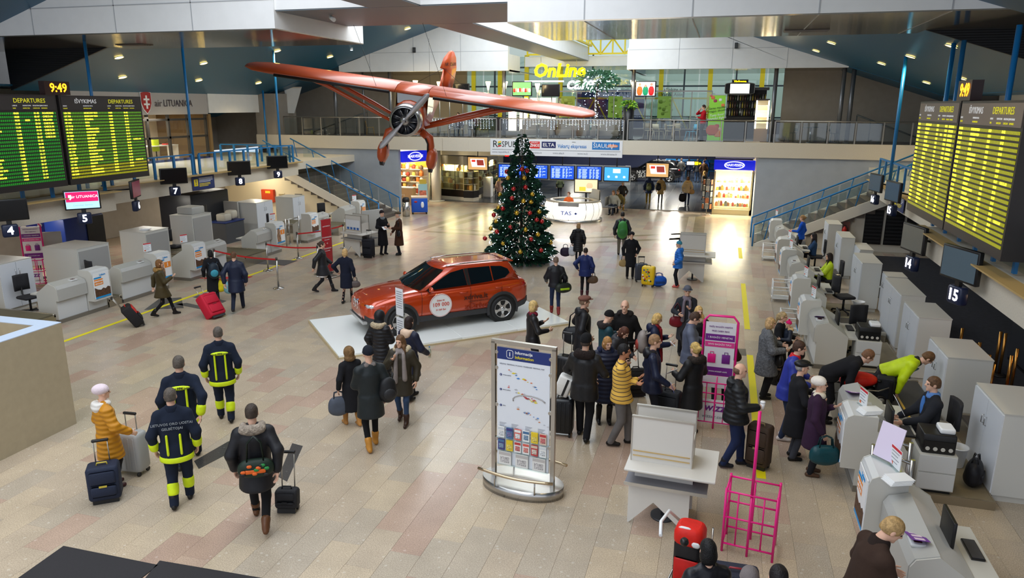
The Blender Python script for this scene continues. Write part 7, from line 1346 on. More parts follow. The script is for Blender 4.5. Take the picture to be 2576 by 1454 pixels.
t=thing('security_poster','blue security poster with pictograms behind the shutter cabinet','poster',(-21.4,18.2,0),math.radians(50));MB().box(-.35,.35,-.02,.02,1.25,1.95).build('panel',M('poster_cobalt',(30,50,170),.4),t);MB().cyl((0,0,0),(0,0,1.25),.025).build('pole',BLK,t);MB().box(-.2,.2,-.15,.15,0,.02).build('base',BLK,t);[MB().ball((x,-.025,z_),.07,8,6,(1,.1,1)).build('pictogram',TWH,t)for x,z_ in((0,1.5),(-.22,1.75),(.22,1.75))];text('FLY SAFE',.09,NYE,t,(0,-.024,1.88),FY)
t=thing('grey_folding_seat','grey upright board leaning behind the left shutter cabinet','board',(-20.6,18.0,0),math.radians(40));MB().rbox(-.4,.4,-.03,.03,.6,1.62,.02).build('board',DG,t);[MB().cyl((x,0,0),(x,0,.6),.02).build('leg',BLK,t)for x in(-.3,.3)]
t=thing('scanner_desk','dark grey scanner housing under the right mezzanine','scanner',(6.6,14.2,0));MB().rbox(0,2.2,0,4.2,.05,1.9,.04).build('housing',M('scanner_slate',(52,54,60),.4),t);MB().box(0,2.2,.1,4.1,0,.05).build('base',BLK,t);MB().box(-.02,0,.6,1.9,.5,1.4).build('opening',BLK,t)
for k in range(3):t=thing('black_louvre','tall black louvre panel on the wall under the right mezzanine','vent',(5.6+k*.75,31.39,.3),group='black louvre panels');MB().box(0,.65,-.05,0,0,1.6-.12*(2-k)).build('frame',BLK,t);[MB().box(.03,.62,-.07,-.05,.08+i*.14,.15+i*.14).build('slat',M('louvre_black',(34,34,36),.5),t)for i in range(9)]
extinguisher((4.85,31.1,.45),'red fire extinguisher on the wall under the right stairs');MB().box(4.65,5.05,31.22,31.39,.4,1.2).build('wall_niche',M('niche',(110,70,66),.6)).__setitem__('kind','structure')
# == BAGS
def bagmesh(nm,ps,m,t,k=.02,res=.02,sub=()):
 v,f=sdf(ps,res,k,sub);return link(nm,npmesh(nm,[(v,f,0)],[m]),t)
def az(P):d=Vector(P)-CAM;return math.atan2(-d.x,d.y)
def suitcase(lab,P,rel,size=(.45,.26,.66),rgb=(24,26,34),hard=False,ext=.4,tilt=0,trim=None,z=0,strap=None):
 P=Vector(P)if len(P)==3 else G(*P,z);w,d,h=size;t=thing('suitcase',lab,'suitcase',P,az(P)+math.radians(rel));t.rotation_euler=(math.radians(tilt),0,az(P)+math.radians(rel));r=.06 if hard else .045
 m_=M('case_%s_%02x%02x%02x'%(('hard' if hard else 'soft',)+tuple(rgb)),rgb,.3 if hard else .7,bump=0 if hard else .3,bs=80,spec=.4);MB().rbox(-w/2,w/2,-d/2,d/2,.06,h,r,3).build('shell',m_,t)
 tm_=trim or tuple(int(c*.6)for c in rgb);mt=M('casetrim_%02x%02x%02x'%tuple(tm_),tm_,.5)
 if hard:
  for x in np.linspace(-w*.35,w*.35,5):MB().rbox(x-.012,x+.012,-d/2-.008,d/2+.008,.12,h-.06,.006).build('rib',m_,t)
 else:
  MB().rbox(-w*.40,w*.40,-d/2-.035,-d/2+.02,.14,h*.52,.03).build('front_pocket',m_,t);MB().rbox(-w*.40,w*.40,-d/2-.025,-d/2+.02,h*.56,h*.9,.025).build('upper_pocket',mt if strap else m_,t);MB().box(-w*.12,w*.12,-d/2-.04,-d/2-.024,h*.5,h*.54).build('logo_patch',mt,t)
 MB().tube([(-.07,-d*.1,h-.01),(-.06,-d*.1,h+.035),(.06,-d*.1,h+.035),(.07,-d*.1,h-.01)],.012,6).build('carry_handle',mt,t)
 if ext:
  for sx in(-.09,.09):MB().cyl((sx,d*.3,h-.02),(sx,d*.3,h+ext),.009,n=6).build('telescopic_tube',STEEL,t)
  MB().rbox(-.11,.11,d*.3-.02,d*.3+.02,h+ext-.01,h+ext+.03,.012).build('pull_handle',BLK,t)
 for sx in(-1,1):
  for sy in((-1,1)if hard else(1,)):MB().cyl((sx*w*.38-.015,sy*d*.36,.035),(sx*w*.38+.015,sy*d*.36,.035),.035,n=12).build('wheel',BLK,t)
 if not hard:MB().box(-w*.4,w*.4,-d*.35,-d*.2,0,.06).build('foot_bar',BLK,t)
 return t
def softbag(nm,lab,P,rz,size,rgb,kind='leather',handle=.18,band=None,cat='bag'):
 t=thing(nm,lab,cat,P,rz);w,d,h=size;m_=cloth(rgb,kind);bagmesh('body',[ell((0,0,h*.45),(w/2,d/2,h*.5)),ell((0,0,h*.25),(w/2*1.02,d/2*1.1,h*.28)),ell((-w*.25,0,h*.5),(w*.27,d*.42,h*.4)),ell((w*.25,0,h*.5),(w*.27,d*.42,h*.4))],m_,t,.03,min(.022,h*.09))
 if handle:
  for s_ in(-1,1):MB().tube([(-w*.25,s_*d*.2,h*.8),(-w*.2,s_*d*.12,h+handle*.7),(0,s_*d*.05,h+handle),(w*.2,s_*d*.12,h+handle*.7),(w*.25,s_*d*.2,h*.8)],.011,6).build('handle',cloth(tuple(int(c*.7)for c in rgb),'leather'),t)
 if band:MB().rbox(-w*.3,w*.3,-d*.56,-d*.3,h*.3,h*.5,.01).build('front_panel',cloth(band,'nylon'),t)
 return t
def worn_pack(lab,pr,rgb,size=(.30,.18,.46),pos=(0,-.24,.24),trim=None,lean=0,kind='nylon'):
 t0,T_,J,s=pr;P=T_(*pos);t=thing('backpack',lab,'backpack',P,t0.rotation_euler.z);w,d,h=size;m_=cloth(rgb,kind);t.rotation_euler=(math.radians(-lean),0,t0.rotation_euler.z)
 bagmesh('main_compartment',[ell((0,0,-.05),(w/2,d/2,h*.46)),ell((0,.03,-h*.2),(w/2*.98,d/2,h*.28)),ell((0,.02,h*.2),(w/2*.85,d/2*.9,h*.28))],m_,t,.04,.02);bagmesh('front_pocket',[ell((0,-d*.42,-h*.16),(w*.36,d*.22,h*.24))],cloth(trim or tuple(min(255,int(c*1.4)+8)for c in rgb),kind),t,.02,.018)
 for sx in(-1,1):MB().tube([(sx*w*.3,d*.3,h*.34),(sx*.13,d*.3+.08,h*.46),(sx*.145,d*.3+.2,h*.40)],.02,6).build('shoulder_strap',m_,t)
 MB().tube([(-.04,d*.2,h*.42),(0,d*.2,h*.5),(.04,d*.2,h*.42)],.01,6).build('grab_loop',m_,t);return t
def prop(nm,lab,cat,P,rz=0,rot=None):return thing(nm,lab,cat,P,rz,rot=rot)
def sheet(lab,P,rz,w=.2,h=.14,tilt=-40,m_=None):
 t=thing('paper_sheet',lab,'paper',P,rot=(math.radians(tilt),0,rz));MB().box(-w/2,w/2,-h/2,h/2,-.004,.0).build('page',m_ or PW,t);MB().box(-w/2,0,-h/2,h/2,0,.003).build('fold',M('paper_white'),t);return t
 # == PEOPLE
def hz(feet,head):
 f=G(*feet);r=ray(*head);D=math.hypot(f.x,f.y);return CAMZ+r.z/math.hypot(r.x,r.y)*D
def PP(label,ft,hd,rel,h=None,**k):
 if ft is None:p=G(*hd,h);pos=(p.x,p.y,0)
 else:h=h or min(1.92,max(1.35,hz(ft,hd)));pos=G(*ft)
 return person(label,pos,rel,h,**k)
BK,NV,DG_=(26,26,30),(24,32,54),(52,54,58)
# -- left foreground
a=PP('person in a mustard quilted coat with a striped pale beret pulling luggage',(288,1224),(275,967),-75,top=((190,128,22),.52,'quilt'),hat=('beret',(222,204,210)),hair=None,legs=((30,28,32),1),shoes=((70,40,40),0),arms=('purse','fwd'),ex=(('scarf',(226,222,214)),('hood',(226,222,214))))
suitcase('silver hard shell suitcase beside the mustard coat',(336,1188),-40,(.48,.28,.70),(164,164,162),True,.25,trim=(60,60,64));suitcase('navy soft trolley case in front of the mustard coat',(270,1258),-10,(.42,.28,.58),(24,34,56),False,.32,trim=(190,170,60))
HV=(206,226,24)
for lab,ft,hd,rl,st,pt,fe,ar in(('firefighter in navy suit with neon stripes walking ahead of two others',(570,1058),(563,822),-4,.39,'Vilniaus PPK postas','step',('down','down')),('firefighter in navy suit with neon stripes walking between two others',(478,1168),(455,890),-10,.39,'Vilniaus PPK postas','walk2',('down','back')),('firefighter in navy suit with short neon stripes and grey lettering',(460,1268),(440,976),-8,.2,None,'step2',('down','down'))):
 ex=[('trim',HV,st)+((pt,)if pt else()),('collar',(20,28,44))]
 pr=PP(lab,ft,hd,rl,top=((24,32,48),.70,'wool'),legs=((24,32,48),1.2),shoes=((26,24,22),.1),hair=('short',(84,76,68)),feet=fe,arms=ar,ex=ex,b=1.12)
 if not pt:text('LIETUVOS ORO UOSTAI',.05,M('grey_print',(150,156,160),.7),pr[0],(0,-.165,1.32),FY);text('GELBĖTOJAI',.05,M('grey_print'),pr[0],(0,-.165,1.25),FY)
a=PP('person in a black fur hooded parka pulling a small black bag',(658,1322),(632,1012),-6,top=(BK,.62,'nylon'),legs=((20,20,22),1),shoes=((90,56,32),.1),hair=('short',(60,50,42)),feet='walk',arms=('down','pull'),ex=(('fur',(150,138,124)),),b=1.12)
q=a[1](.02,-.24,-.04);softbag('sports_bag','colourful green and orange patterned bag on the parka back',q,a[0].rotation_euler.z,(.42,.18,.26),(24,40,30),'nylon',.3,(214,96,30),'bag');random.seed(5)
sb_=[o for o in bpy.data.objects if o.name.startswith('sports_bag')][-1]
for i in range(10):MB().ball((random.uniform(-.16,.16),-.09-.012,random.uniform(.04,.2)),.035,8,5,(1,.25,.7)).build('colour_spot',M('spot_%d'%(i%3),((226,100,30),(30,130,60),(20,20,24))[i%3],.6),sb_)
p=G(724,1286);t=suitcase('small black shoulder bag with wheels pulled along by its strap',(p.x,p.y,0),-20,(.32,.2,.34),(30,30,34),False,.5,tilt=-8)
# -- group before the car
a=PP('person in black coat with brown fur hood carrying a shopping bag',(888,1070),(888,873),25,top=(BK,.36,'wool'),hat=('hood',(120,92,60),'fur'),hair=None,legs=((40,36,34),.9),shoes=((176,122,60),.18),feet='step',arms=('down','chest'));p=handpos(a,0);softbag('shopping_bag','grey plastic shopping bag beside the fur hooded person',(p.x,p.y,p.z-.42),.6,(.34,.16,.36),(74,80,92),'nylon',.08)
a=PP('person in black coat with black beanie and tan boots',(938,1128),(908,875),15,top=((30,36,38),.58,'nylon'),hat=('beanie',(24,28,38)),hair=None,legs=((18,18,20),.9),shoes=((186,128,50),.12),feet='step2',arms=('chest','down'),ex=(('scarf',(120,112,108)),),b=1.08);worn_pack('black backpack hanging at the side of the tan boots person',a,(26,26,28),(.3,.2,.42),(.26,-.12,.12),(40,40,42))
a=PP('long haired person in olive parka and big grey scarf facing the camera',(1016,1062),(1003,842),165,top=((52,46,34),.60,'nylon'),hair=('long',(104,74,48)),legs=((50,68,96),.9,'denim'),shoes=((56,36,26),.12),feet='step',arms=('down','strap'),ex=(('scarf',(142,132,128),.55),('fur',(196,180,150))),head=(-15,5))
a=PP('person in navy coat with dark bob and cream hood beside the car',(1034,1004),(1018,797),-45,top=((28,32,52),.5,'nylon'),hair=('bob',(40,26,24)),legs=(BK,1),feet='step',arms=('fwd','fwd'),ex=(('hood',(216,186,160)),));p=handpos(a,1);t=thing('water_bottle','clear water bottle held by the navy coat person','bottle',(p.x,p.y,p.z-.06));MB().lathe([(.03,0),(.032,.02),(.032,.15),(.012,.19),(.012,.21)],12).build('bottle',glassm('pet',(.85,.95,.9),.05,.75),t);MB().cyl((0,0,.21),(0,0,.23),.014,n=10).build('cap',BLUE,t)
PP('person in long black hooded coat beside the car',(962,978),(968,782),-40,top=(BK,.26,'quilt'),hat=('hood',(24,24,28),'nylon'),hair=None,arms=('down','chest'),ex=(('fur',(176,158,130)),),feet='step')
# -- left queue area
a=PP('person in olive parka pulling a red and black suitcase',(414,795),(405,650),-88,top=((66,56,30),.62,'nylon'),hair=('bob',(120,82,44)),legs=((18,18,20),.85),shoes=((24,22,22),.1),feet='walk',arms=('pull','phone'),ex=(('fur',(150,116,66)),));suitcase('tilted black suitcase with a red stripe',(356,818),92,(.42,.26,.64),(26,24,26),False,.35,tilt=-32,trim=(200,40,30),strap=1);MB()
a=PP('person in long black coat with a teal trimmed backpack',(541,757),(545,628),8,top=(BK,.35,'wool'),hair=('bob',(24,22,22)),feet='step',arms=('down','down'));worn_pack('dark backpack with teal trim on the long black coat',a,(30,42,54),(.3,.2,.46),(.02,-.24,.18),(60,150,170));p=handpos(a,1);softbag('plastic_bag','bright yellow plastic bag hanging beside the red suitcase',(p.x,p.y-.1,p.z-.42),.3,(.36,.2,.36),(226,206,20),'nylon',.06);softbag('plastic_bag','light blue plastic bag hanging beside the yellow one',(p.x+.32,p.y-.1,p.z-.45),.3,(.28,.18,.36),(120,170,180),'nylon',.06)
a=PP('person in navy jacket pulling a red suitcase',(600,782),(592,630),-12,top=(NV,.60,'nylon'),hair=('short',(96,66,44)),legs=((30,36,52),1),feet='walk2',arms=('pull','down'),b=1.1);suitcase('bright red suitcase tilted behind the navy jacket',(548,800),40,(.5,.3,.72),(196,20,50),False,.3,tilt=-36,trim=(140,10,30))
a=PP('person in dark jacket with white shirt tail striding past the red rollup',(815,735),(812,604),-100,top=((34,34,38),.62,'nylon'),hair=('bun',(70,52,42)),legs=(BK,.9),shoes=((30,28,30),.15),feet='walk',arms=('fwd','back'),ex=(('tail',(206,200,196),.56),));p=handpos(a,0);softbag('shoulder_bag','grey shoulder bag of the striding person',(p.x-.35,p.y,.75),0,(.36,.16,.3),(92,96,98),'leather',.2)
a=PP('blonde person in navy dress and black tights',(874,762),(865,626),-25,top=((22,26,42),.5,'wool'),hair=('bob',(196,160,106)),legs=((18,18,22),.75),feet='step2',arms=('hip','down'));p=handpos(a,1);softbag('handbag','small taupe handbag of the blonde person in navy',(p.x,p.y,p.z-.26),.4,(.26,.1,.2),(90,78,74),'leather',.1)
a=PP('old person in black coat and dark beanie reading a note',(964,640),(960,530),-140,top=((24,24,28),.38,'wool'),hat=('beanie',(44,36,40)),hair=('thin',(150,146,140)),arms=('phone','bent'),ex=(('scarf',(130,140,146)),));p=handpos(a,1);sheet('folded white note held by the old person in black',p,a[0].rotation_euler.z,.22,.16)
a=PP('old person in brown coat and flat cap with a shoulder bag',(1006,641),(1003,533),95,top=((70,44,30),.40,'wool'),hat=('cap',(92,82,66)),hair=('thin',(214,212,208)),arms=('bent','low'),ex=(('scarf',(210,200,190)),));q=a[1](-.26,.05,-.02);softbag('shoulder_bag','black shoulder bag of the old person in brown',(q.x,q.y,q.z-.1),a[0].rotation_euler.z,(.3,.14,.26),(22,22,26),'leather',.3)
suitcase('tall black suitcase beside the writing table with forms',(928,648),-30,(.42,.28,.72),(22,24,34),False,.3)
# -- around the tree
a=PP('blonde person in black quilted coat carrying bags',(1453,662),(1458,561),-12,top=(BK,.52,'quilt'),hair=('bob',(176,140,96)),legs=((22,24,34),.9),arms=('down','down'),feet='step',ex=(('hood',None),));p=handpos(a,0);softbag('shopping_bag','white plastic bag carried by the quilted coat',(p.x,p.y,p.z-.42),.2,(.26,.2,.36),(214,216,222),'nylon',.06);softbag('tote_bag','dark violet tote bag carried by the quilted coat',(p.x-.25,p.y,p.z-.45),.2,(.36,.2,.34),(44,30,54),'nylon',.1)
a=PP('person in shiny blue jacket with a brown handbag',(1470,745),(1482,624),-6,top=((26,40,92),.74,'nylon'),hair=('short',(50,38,32)),legs=(BK,.95),shoes=((70,30,40),.1),arms=('hip','down'),b=1.1);p=handpos(a,1);softbag('handbag','brown handbag of the shiny blue jacket person',(p.x,p.y,p.z-.27),.2,(.3,.14,.24),(92,70,52),'leather',.1)
a=PP('person in dark jacket and jeans with a black and lime sports bag',(1396,790),(1394,646),6,top=((28,28,32),.84,'nylon'),hair=('short',(112,92,78)),legs=((34,44,72),.95,'denim'),shoes=((130,44,44),.12),feet='step',arms=('fwd','down'),b=1.08);q=a[1](.22,-.16,-.08);softbag('sports_bag','black and lime sports bag on the dark jacket hip',(q.x,q.y,q.z-.12),a[0].rotation_euler.z+.3,(.44,.22,.28),(34,40,30),'nylon',.25,(160,196,30))
a=PP('person with a large green backpack walking to the rear hall',(1562,645),(1572,531),4,top=((40,42,48),.72,'nylon'),hair=('short',(36,32,32)),legs=((112,108,98),1),feet='walk',arms=('down','down'));worn_pack('large green hiking backpack',a,(60,132,60),(.38,.24,.66),(0,-.28,.2),(50,112,56))
a=PP('person in black coat and black beret with a straw handbag',(1584,700),(1583,584),182,top=(BK,.46,'wool'),hat=('beret',(26,24,28)),hair=None,legs=(BK,1),arms=('pocket','down'),b=1.08);p=handpos(a,1);softbag('handbag','straw coloured handbag of the person in the black beret',(p.x,p.y,p.z-.3),.2,(.26,.14,.24),(166,142,96),'knit',.12)
a=PP('child in bright blue jacket and teal bobble hat',(1703,722),(1702,607),88,top=((30,112,206),.74,'quilt'),hat=('pompom',(60,140,170),'knit',(40,60,90)),hair=None,legs=((30,32,40),.9),shoes=((206,90,80),0),arms=('pocket','pocket'),ex=(('hood',(40,124,214)),))
suitcase('dark slate suitcase behind the yellow one',(1612,708),10,(.42,.26,.6),(52,58,72),True,.2);ty=suitcase('yellow suitcase covered with stickers',(1630,720),-15,(.42,.26,.66),(236,196,20),True,0,trim=(60,50,30));random.seed(9)
for i in range(16):MB().rbox(-.17+random.random()*.30,-.12+random.random()*.30,-.145,-.138,.14+.45*random.random(),.17+.45*random.random()+.02,.003).build('sticker',M('stk_%d'%(i%5),((200,60,40),(60,90,150),(240,240,230),(40,40,40),(120,160,80))[i%5],.5),ty)if False else MB().box(*(lambda x,z_:(x,x+.05,-.142,-.136,z_,z_+.045))(-.18+random.random()*.3,.14+random.random()*.44)).build('sticker',M('stk_%d'%(i%5),((200,60,40),(60,90,150),(240,240,230),(40,40,40),(120,160,80))[i%5],.5),ty)
p=G(1656,720);t=softbag('backpack_on_floor','blue school backpack lying beside the yellow suitcase',(p.x,p.y,.02),.4,(.5,.32,.34),(30,90,190),'nylon',.08,(24,60,120),'backpack')
# -- behind the information stand
a=PP('blonde person with burgundy scarf and trolley behind the information stand',None,(1340,757),-75,h=1.68,top=((30,28,30),.78,'leather'),hair=('bob',(206,174,112)),ex=(('scarf',(120,28,48)),),arms=('chest','bent'));p=a[0].location;suitcase('black suitcase behind the information stand',(p.x+.75,p.y-.1,0),-20,(.4,.26,.6),(20,20,22),True,.45)
a=PP('person in plaid cap and black coat with a large shoulder bag',None,(1468,745),-78,h=1.80,top=(BK,.6,'nylon'),hat=('cap',(116,78,66)),hair=('short',(120,96,76)),ex=(('scarf',(96,70,56)),('hood',None)),arms=('pocket','pocket'),b=1.15);q=a[1](-.26,-.1,.1);softbag('shoulder_bag','large black shoulder bag behind the plaid cap person',(q.x,q.y-.05,q.z-.35),a[0].rotation_euler.z+1.2,(.5,.24,.4),(26,28,32),'nylon',.3)
a=PP('grey haired person in black coat holding a trolley handle',None,(1573,755),172,h=1.80,top=((24,22,22),.6,'wool'),hair=('thin',(150,144,138)),ex=(('fur',(40,34,32)),),arms=('down','fwd'),b=1.1);p=handpos(a,0);suitcase('black trolley case with a long strap handle in the queue',(p.x+.1,p.y-.5,0),20,(.4,.26,.55),(28,24,24),False,.5,tilt=-15)
PP('person in teal coat with fur collar and black knitted hat',None,(1526,782),-65,h=1.70,top=((24,62,72),.5,'nylon'),hat=('beanie',(22,20,22)),hair=None,ex=(('fur',(44,38,38)),),arms=('chest','chest'),head=(0,20))
PP('brown haired person in dark hooded jacket looking down',None,(1547,812),-120,h=1.62,top=((46,46,50),.7,'nylon'),hair=('bob',(84,48,34)),ex=(('hood',(54,54,58)),),arms=('bent','bent'),lean=14,head=(0,25))
a=PP('blonde person in navy jacket with red scarf reading a phone',None,(1648,787),-82,h=1.64,top=((30,36,62),.8,'nylon'),hair=('bob',(206,170,104)),legs=((40,40,50),1),ex=(('scarf',(130,26,34),.7),('hood',(26,32,58))),arms=('phone','bent'),head=(0,18));worn_pack('grey backpack with red stripes on the navy jacket',a,(150,140,134),(.3,.2,.46),(0,-.25,.2),(170,70,60));p=handpos(a,1);t=thing('smartphone','white smartphone held by the blonde in the navy jacket','phone',p,rot=(math.radians(-45),0,a[0].rotation_euler.z));MB().rbox(-.035,.035,-.07,.07,0,.01,.004).build('case',PW,t);MB().box(-.03,.03,-.06,.06,.01,.012).build('display',M('phone_screen',(200,220,240),.2,emit=.6),t)
# -- the queue
a=PP('person in black leather jacket and black knitted hat with back turned',(1466,1103),(1477,843),-14,top=((32,32,34),.70,'leather'),hat=('beanie',(20,20,22)),hair=('short',(60,50,44)),legs=((24,24,28),1.1),arms=('bent','bent'),ex=(('fur',(34,26,24)),),b=1.18,feet='step')
suitcase('black hard suitcase with a white parcel on top',(1412,1092),-10,(.42,.28,.70),(22,24,28),True,0);p=G(1408,1090);t=thing('white_parcel','white wrapped parcel lying on the black hard suitcase','parcel',(p.x,p.y-.0,.745),az(p)-.2);MB().rbox(-.13,.13,-.1,.1,0,.36,.03,R=RM(.35,4,'Y')).build('wrapping',M('wrap_white',(226,224,218),.45,bump=.4,bs=10),t);MB().box(.02,.06,-.105,.105,.02,.34,R=RM(.35,4,'Y')).build('strap',BLK,t)
a=PP('person in navy belted coat with blue fur collar and fair bob',(1518,1062),(1520,845),188,top=((24,30,54),.46,'quilt'),hair=('bob',(170,124,72)),legs=((18,18,20),.8),shoes=((20,18,18),.28),ex=(('fur',(26,34,62)),),arms=('pocket','pocket'),head=(20,12));q=a[1](0,.155,.07);t=thing('belt_buckle','gold bow belt buckle on the navy coat','buckle',q,a[0].rotation_euler.z);MB().ball((-.03,0,0),.03,8,5,(1,.4,.8)).build('bow_wing',CAPM,t);MB().ball((.03,0,0),.03,8,5,(1,.4,.8)).build('bow_wing',CAPM,t)
a=PP('person in yellow striped shirt with folded arms',(1556,1118),(1563,866),-92,top=((226,180,78),.80,'stripe'),hair=('short',(22,20,22)),legs=((104,100,98),1.15),shoes=((26,24,24),0),arms=('cross','cross'),skin=2,b=1.22,feet='step')
a=PP('young person in navy windbreaker in the queue',None,(1645,842),-84,h=1.80,top=((28,34,56),.76,'leather'),hair=('short',(150,116,84)),legs=((30,30,36),1),arms=('down','fwd'),ex=(('hood',(24,24,30)),),b=1.08);p=a[0].location;softbag('sports_bag','dark sports bag with red piping on the floor in the queue',(p.x+.35,p.y-.45,.0),.6,(.55,.3,.32),(40,40,52),'nylon',.1,(170,50,40));suitcase('brown suitcase behind the navy windbreaker',(p.x+.25,p.y+.55,0),-30,(.4,.26,.62),(60,44,30),False,0);p2=handpos(a,1);sheet('blue passport folder in the hand of the navy windbreaker',p2,a[0].rotation_euler.z,.12,.16,-70,M('folder_blue',(50,70,170),.5))
a=PP('person in grey hat and dark coat with a red shoulder bag',None,(1730,720),186,h=1.64,top=((46,48,54),.42,'wool'),hat=('brim',(92,94,106),'wool'),hair=None,ex=(('scarf',(120,110,120),.5),),arms=('chest','bent'));q=a[1](.22,.08,-.05);softbag('shoulder_bag','dark red shoulder bag of the grey hat person',(q.x,q.y,q.z-.12),a[0].rotation_euler.z,(.3,.14,.26),(116,22,34),'leather',.3)
a=PP('person in blue grey jacket reading a large map',None,(1741,783),-86,h=1.80,top=((92,98,116),.74,'nylon'),hair=('short',(74,54,42)),legs=((40,48,66),1),arms=('bent','bent'),ex=(('collar',(80,86,108)),),head=(0,22),b=1.08);p=handpos(a,1);sheet('large white map held by the blue grey jacket',(p.x+.04,p.y+.1,p.z+.05),a[0].rotation_euler.z,.42,.34,35)
PP('long haired blonde person with a pale scarf beside the map reader',None,(1758,770),200,h=1.68,top=(BK,.8,'nylon'),hair=('long',(214,176,110)),ex=(('scarf',(206,186,166)),),arms=('bent','down'))
PP('person in brown fur coat with a black ponytail',None,(1823,826),12,h=1.62,top=((62,44,34),.62,'fur'),hair=('pony',(18,20,24)),legs=(BK,.9),arms=('bent','bent'))
a=PP('blonde person in black fur trimmed parka holding papers',(1736,1090),(1746,862),48,top=((24,24,26),.5,'nylon'),hair=('bun',(196,164,96)),legs=((20,20,24),.85),ex=(('fur',(46,40,36)),),arms=('bent','bent'));p=handpos(a,0);sheet('white passport papers held by the fur trimmed parka',p,a[0].rotation_euler.z,.2,.14);p=a[0].location;suitcase('dark grey suitcase beside the fur trimmed parka',(p.x-.42,p.y+.25,0),-15,(.44,.28,.66),(40,42,46),False,.45)
a=PP('bald person in black puffer jacket holding a coffee cup',(1838,1172),(1856,914),-82,top=((26,28,32),.80,'quilt'),hair=('thin',(110,84,66)),legs=((30,42,78),1.12,'denim'),shoes=((28,30,40),.05),arms=('down','bent'),ex=(('hood',(26,28,32)),),b=1.2,hands=('relax','fist'),feet='step');p=handpos(a,1);t=thing('coffee_cup','white paper coffee cup held by the bald person','cup',(p.x,p.y,p.z-.03));MB().lathe([(.028,0),(.038,.1),(.001,.1)],16).build('cup',PW,t);MB().lathe([(.041,.1),(.041,.112),(.034,.125),(.001,.125)],16).build('lid',PW,t)
suitcase('tall brown suitcase standing on the yellow tape',(1905,1175),-20,(.36,.26,.74),(64,48,36),False,0,trim=(150,130,90))
a=PP('person in grey flecked coat with short blonde hair',(1918,1000),(1925,798),-80,top=((104,106,110),.54,'fur'),hair=('bob',(196,160,112)),legs=((22,22,26),1.15),arms=('bent','bent'),b=1.22);q=a[1](.18,.22,.0);softbag('handbag','black handbag held by the grey flecked coat',(q.x,q.y,q.z-.12),a[0].rotation_euler.z,(.3,.14,.26),(24,22,22),'leather',.12)
a=PP('blonde person in black coat carrying a small child',(1950,965),(1938,782),-100,top=(BK,.45,'wool'),hair=('pony',(176,150,108)),legs=((170,140,124),.8),shoes=((20,20,22),.28),arms=('bent','bent'));q=a[1](.14,.2,.14);person('small child in dark jacket and pink bobble hat being carried',(q.x,q.y,q.z-.28),110,h=.98,top=((34,40,54),.8,'nylon'),hat=('pompom',(226,30,110)),hair=None,legs=((40,40,50),1),feet='sit',arms=('bent','fwd'),ex=(('fur',(206,176,130)),));p=handpos(a,0);softbag('handbag','patterned black handbag of the person carrying the child',(p.x,p.y,p.z-.45),.3,(.32,.14,.28),(40,30,34),'leather',.15)
a=PP('person in blue jacket with red collar leaning to the desk',(1965,1102),(2010,876),-88,top=((46,58,150),.74,'nylon'),hair=('short',(70,48,36)),legs=((40,50,76),1),shoes=((206,196,190),0),ex=(('collar',(200,30,40)),),lean=10,arms=('bent','bent'),h=1.80)
PP('person in black leather cap and dark coat at the desk',(1990,1152),(2000,906),-74,top=((28,28,32),.46,'wool'),hat=('cap',(24,24,26),'leather'),hair=('thin',(150,146,144)),legs=((60,62,70),1.05),arms=('bent','bent'),b=1.12)
a=PP('person in purple coat and white knitted beret with a teal bag',(2036,1192),(2030,946),-84,top=((52,30,54),.52,'wool'),hat=('beret',(236,228,218)),hair=None,legs=(BK,1),shoes=((84,60,44),0),ex=(('scarf',(226,216,196)),('glasses',0)),arms=('chest','purse'),b=1.12,head=(-8,-5));p=handpos(a,1);softbag('handbag','large teal leather handbag of the purple coat person',(p.x+.02,p.y-.05,p.z-.40),.2,(.42,.2,.32),(18,66,74),'leather',.14)
p=G(2062,1062);PP('person in black jacket bending over the baggage',(2068,1060),(2112,905),-80,h=1.80,top=(BK,.8,'wool'),hair=('short',(120,84,58)),legs=((26,26,32),1),lean=62,arms=((-.15,.42,.12),(.15,.5,.1)),ex=(('collar',BK),))
# -- staff at the right desks
def office_chair(lab,P,rz):
 t=thing('office_chair',lab,'office chair',P,rz,'black office chairs');m_=M('chair_fabric',(34,34,38),.8,bump=.2)
 for k in range(5):MB().tube([(0,0,.09),(.3*math.cos(k*1.257),.3*math.sin(k*1.257),.06)],.022,6).build('leg',BLK,t);MB().ball((.3*math.cos(k*1.257),.3*math.sin(k*1.257),.03),.03,8,6).build('castor',BLK,t)
 MB().cyl((0,0,.08),(0,0,.42),.03).build('gas_column',BLK,t);MB().rbox(-.23,.23,-.23,.22,.42,.50,.035,3).build('seat',m_,t);b=MB();b.loft([[(x,-.23-.05*(1-(x/.22)**2),z_)for x in(-.2,-.1,0,.1,.2)]+[(x,-.28-.05*(1-(x/.22)**2),z_)for x in(.2,.1,0,-.1,-.2)]for z_ in(.62,.8,1.0,1.06)]);b.build('backrest',m_,t);MB().tube([(0,-.1,.44),(0,-.28,.5),(0,-.3,.7)],.025,6).build('back_stem',BLK,t);return t
PP2=lambda lab,x,y,h,wd,**k:person(lab,(x,y,k.pop('zz',.0)),0,h,world=wd,feet='sit',**k)
a=PP2('clerk in dark suit and blue shirt seated at the desk',3.42,12.0,1.84,95,zz=.13,top=((34,36,42),.86,'wool'),hair=('short',(96,70,48)),arms=('desk','desk'),ex=(('shirt',(70,120,190)),('collar',(90,130,190))),legs=((26,26,30),1));office_chair('black office chair under the clerk in the dark suit',(3.5,12.0,.13),math.radians(95));sheet('sheaf of white papers in front of the clerk in the dark suit',(2.98,12.05,1.0),R90,.22,.3,60)
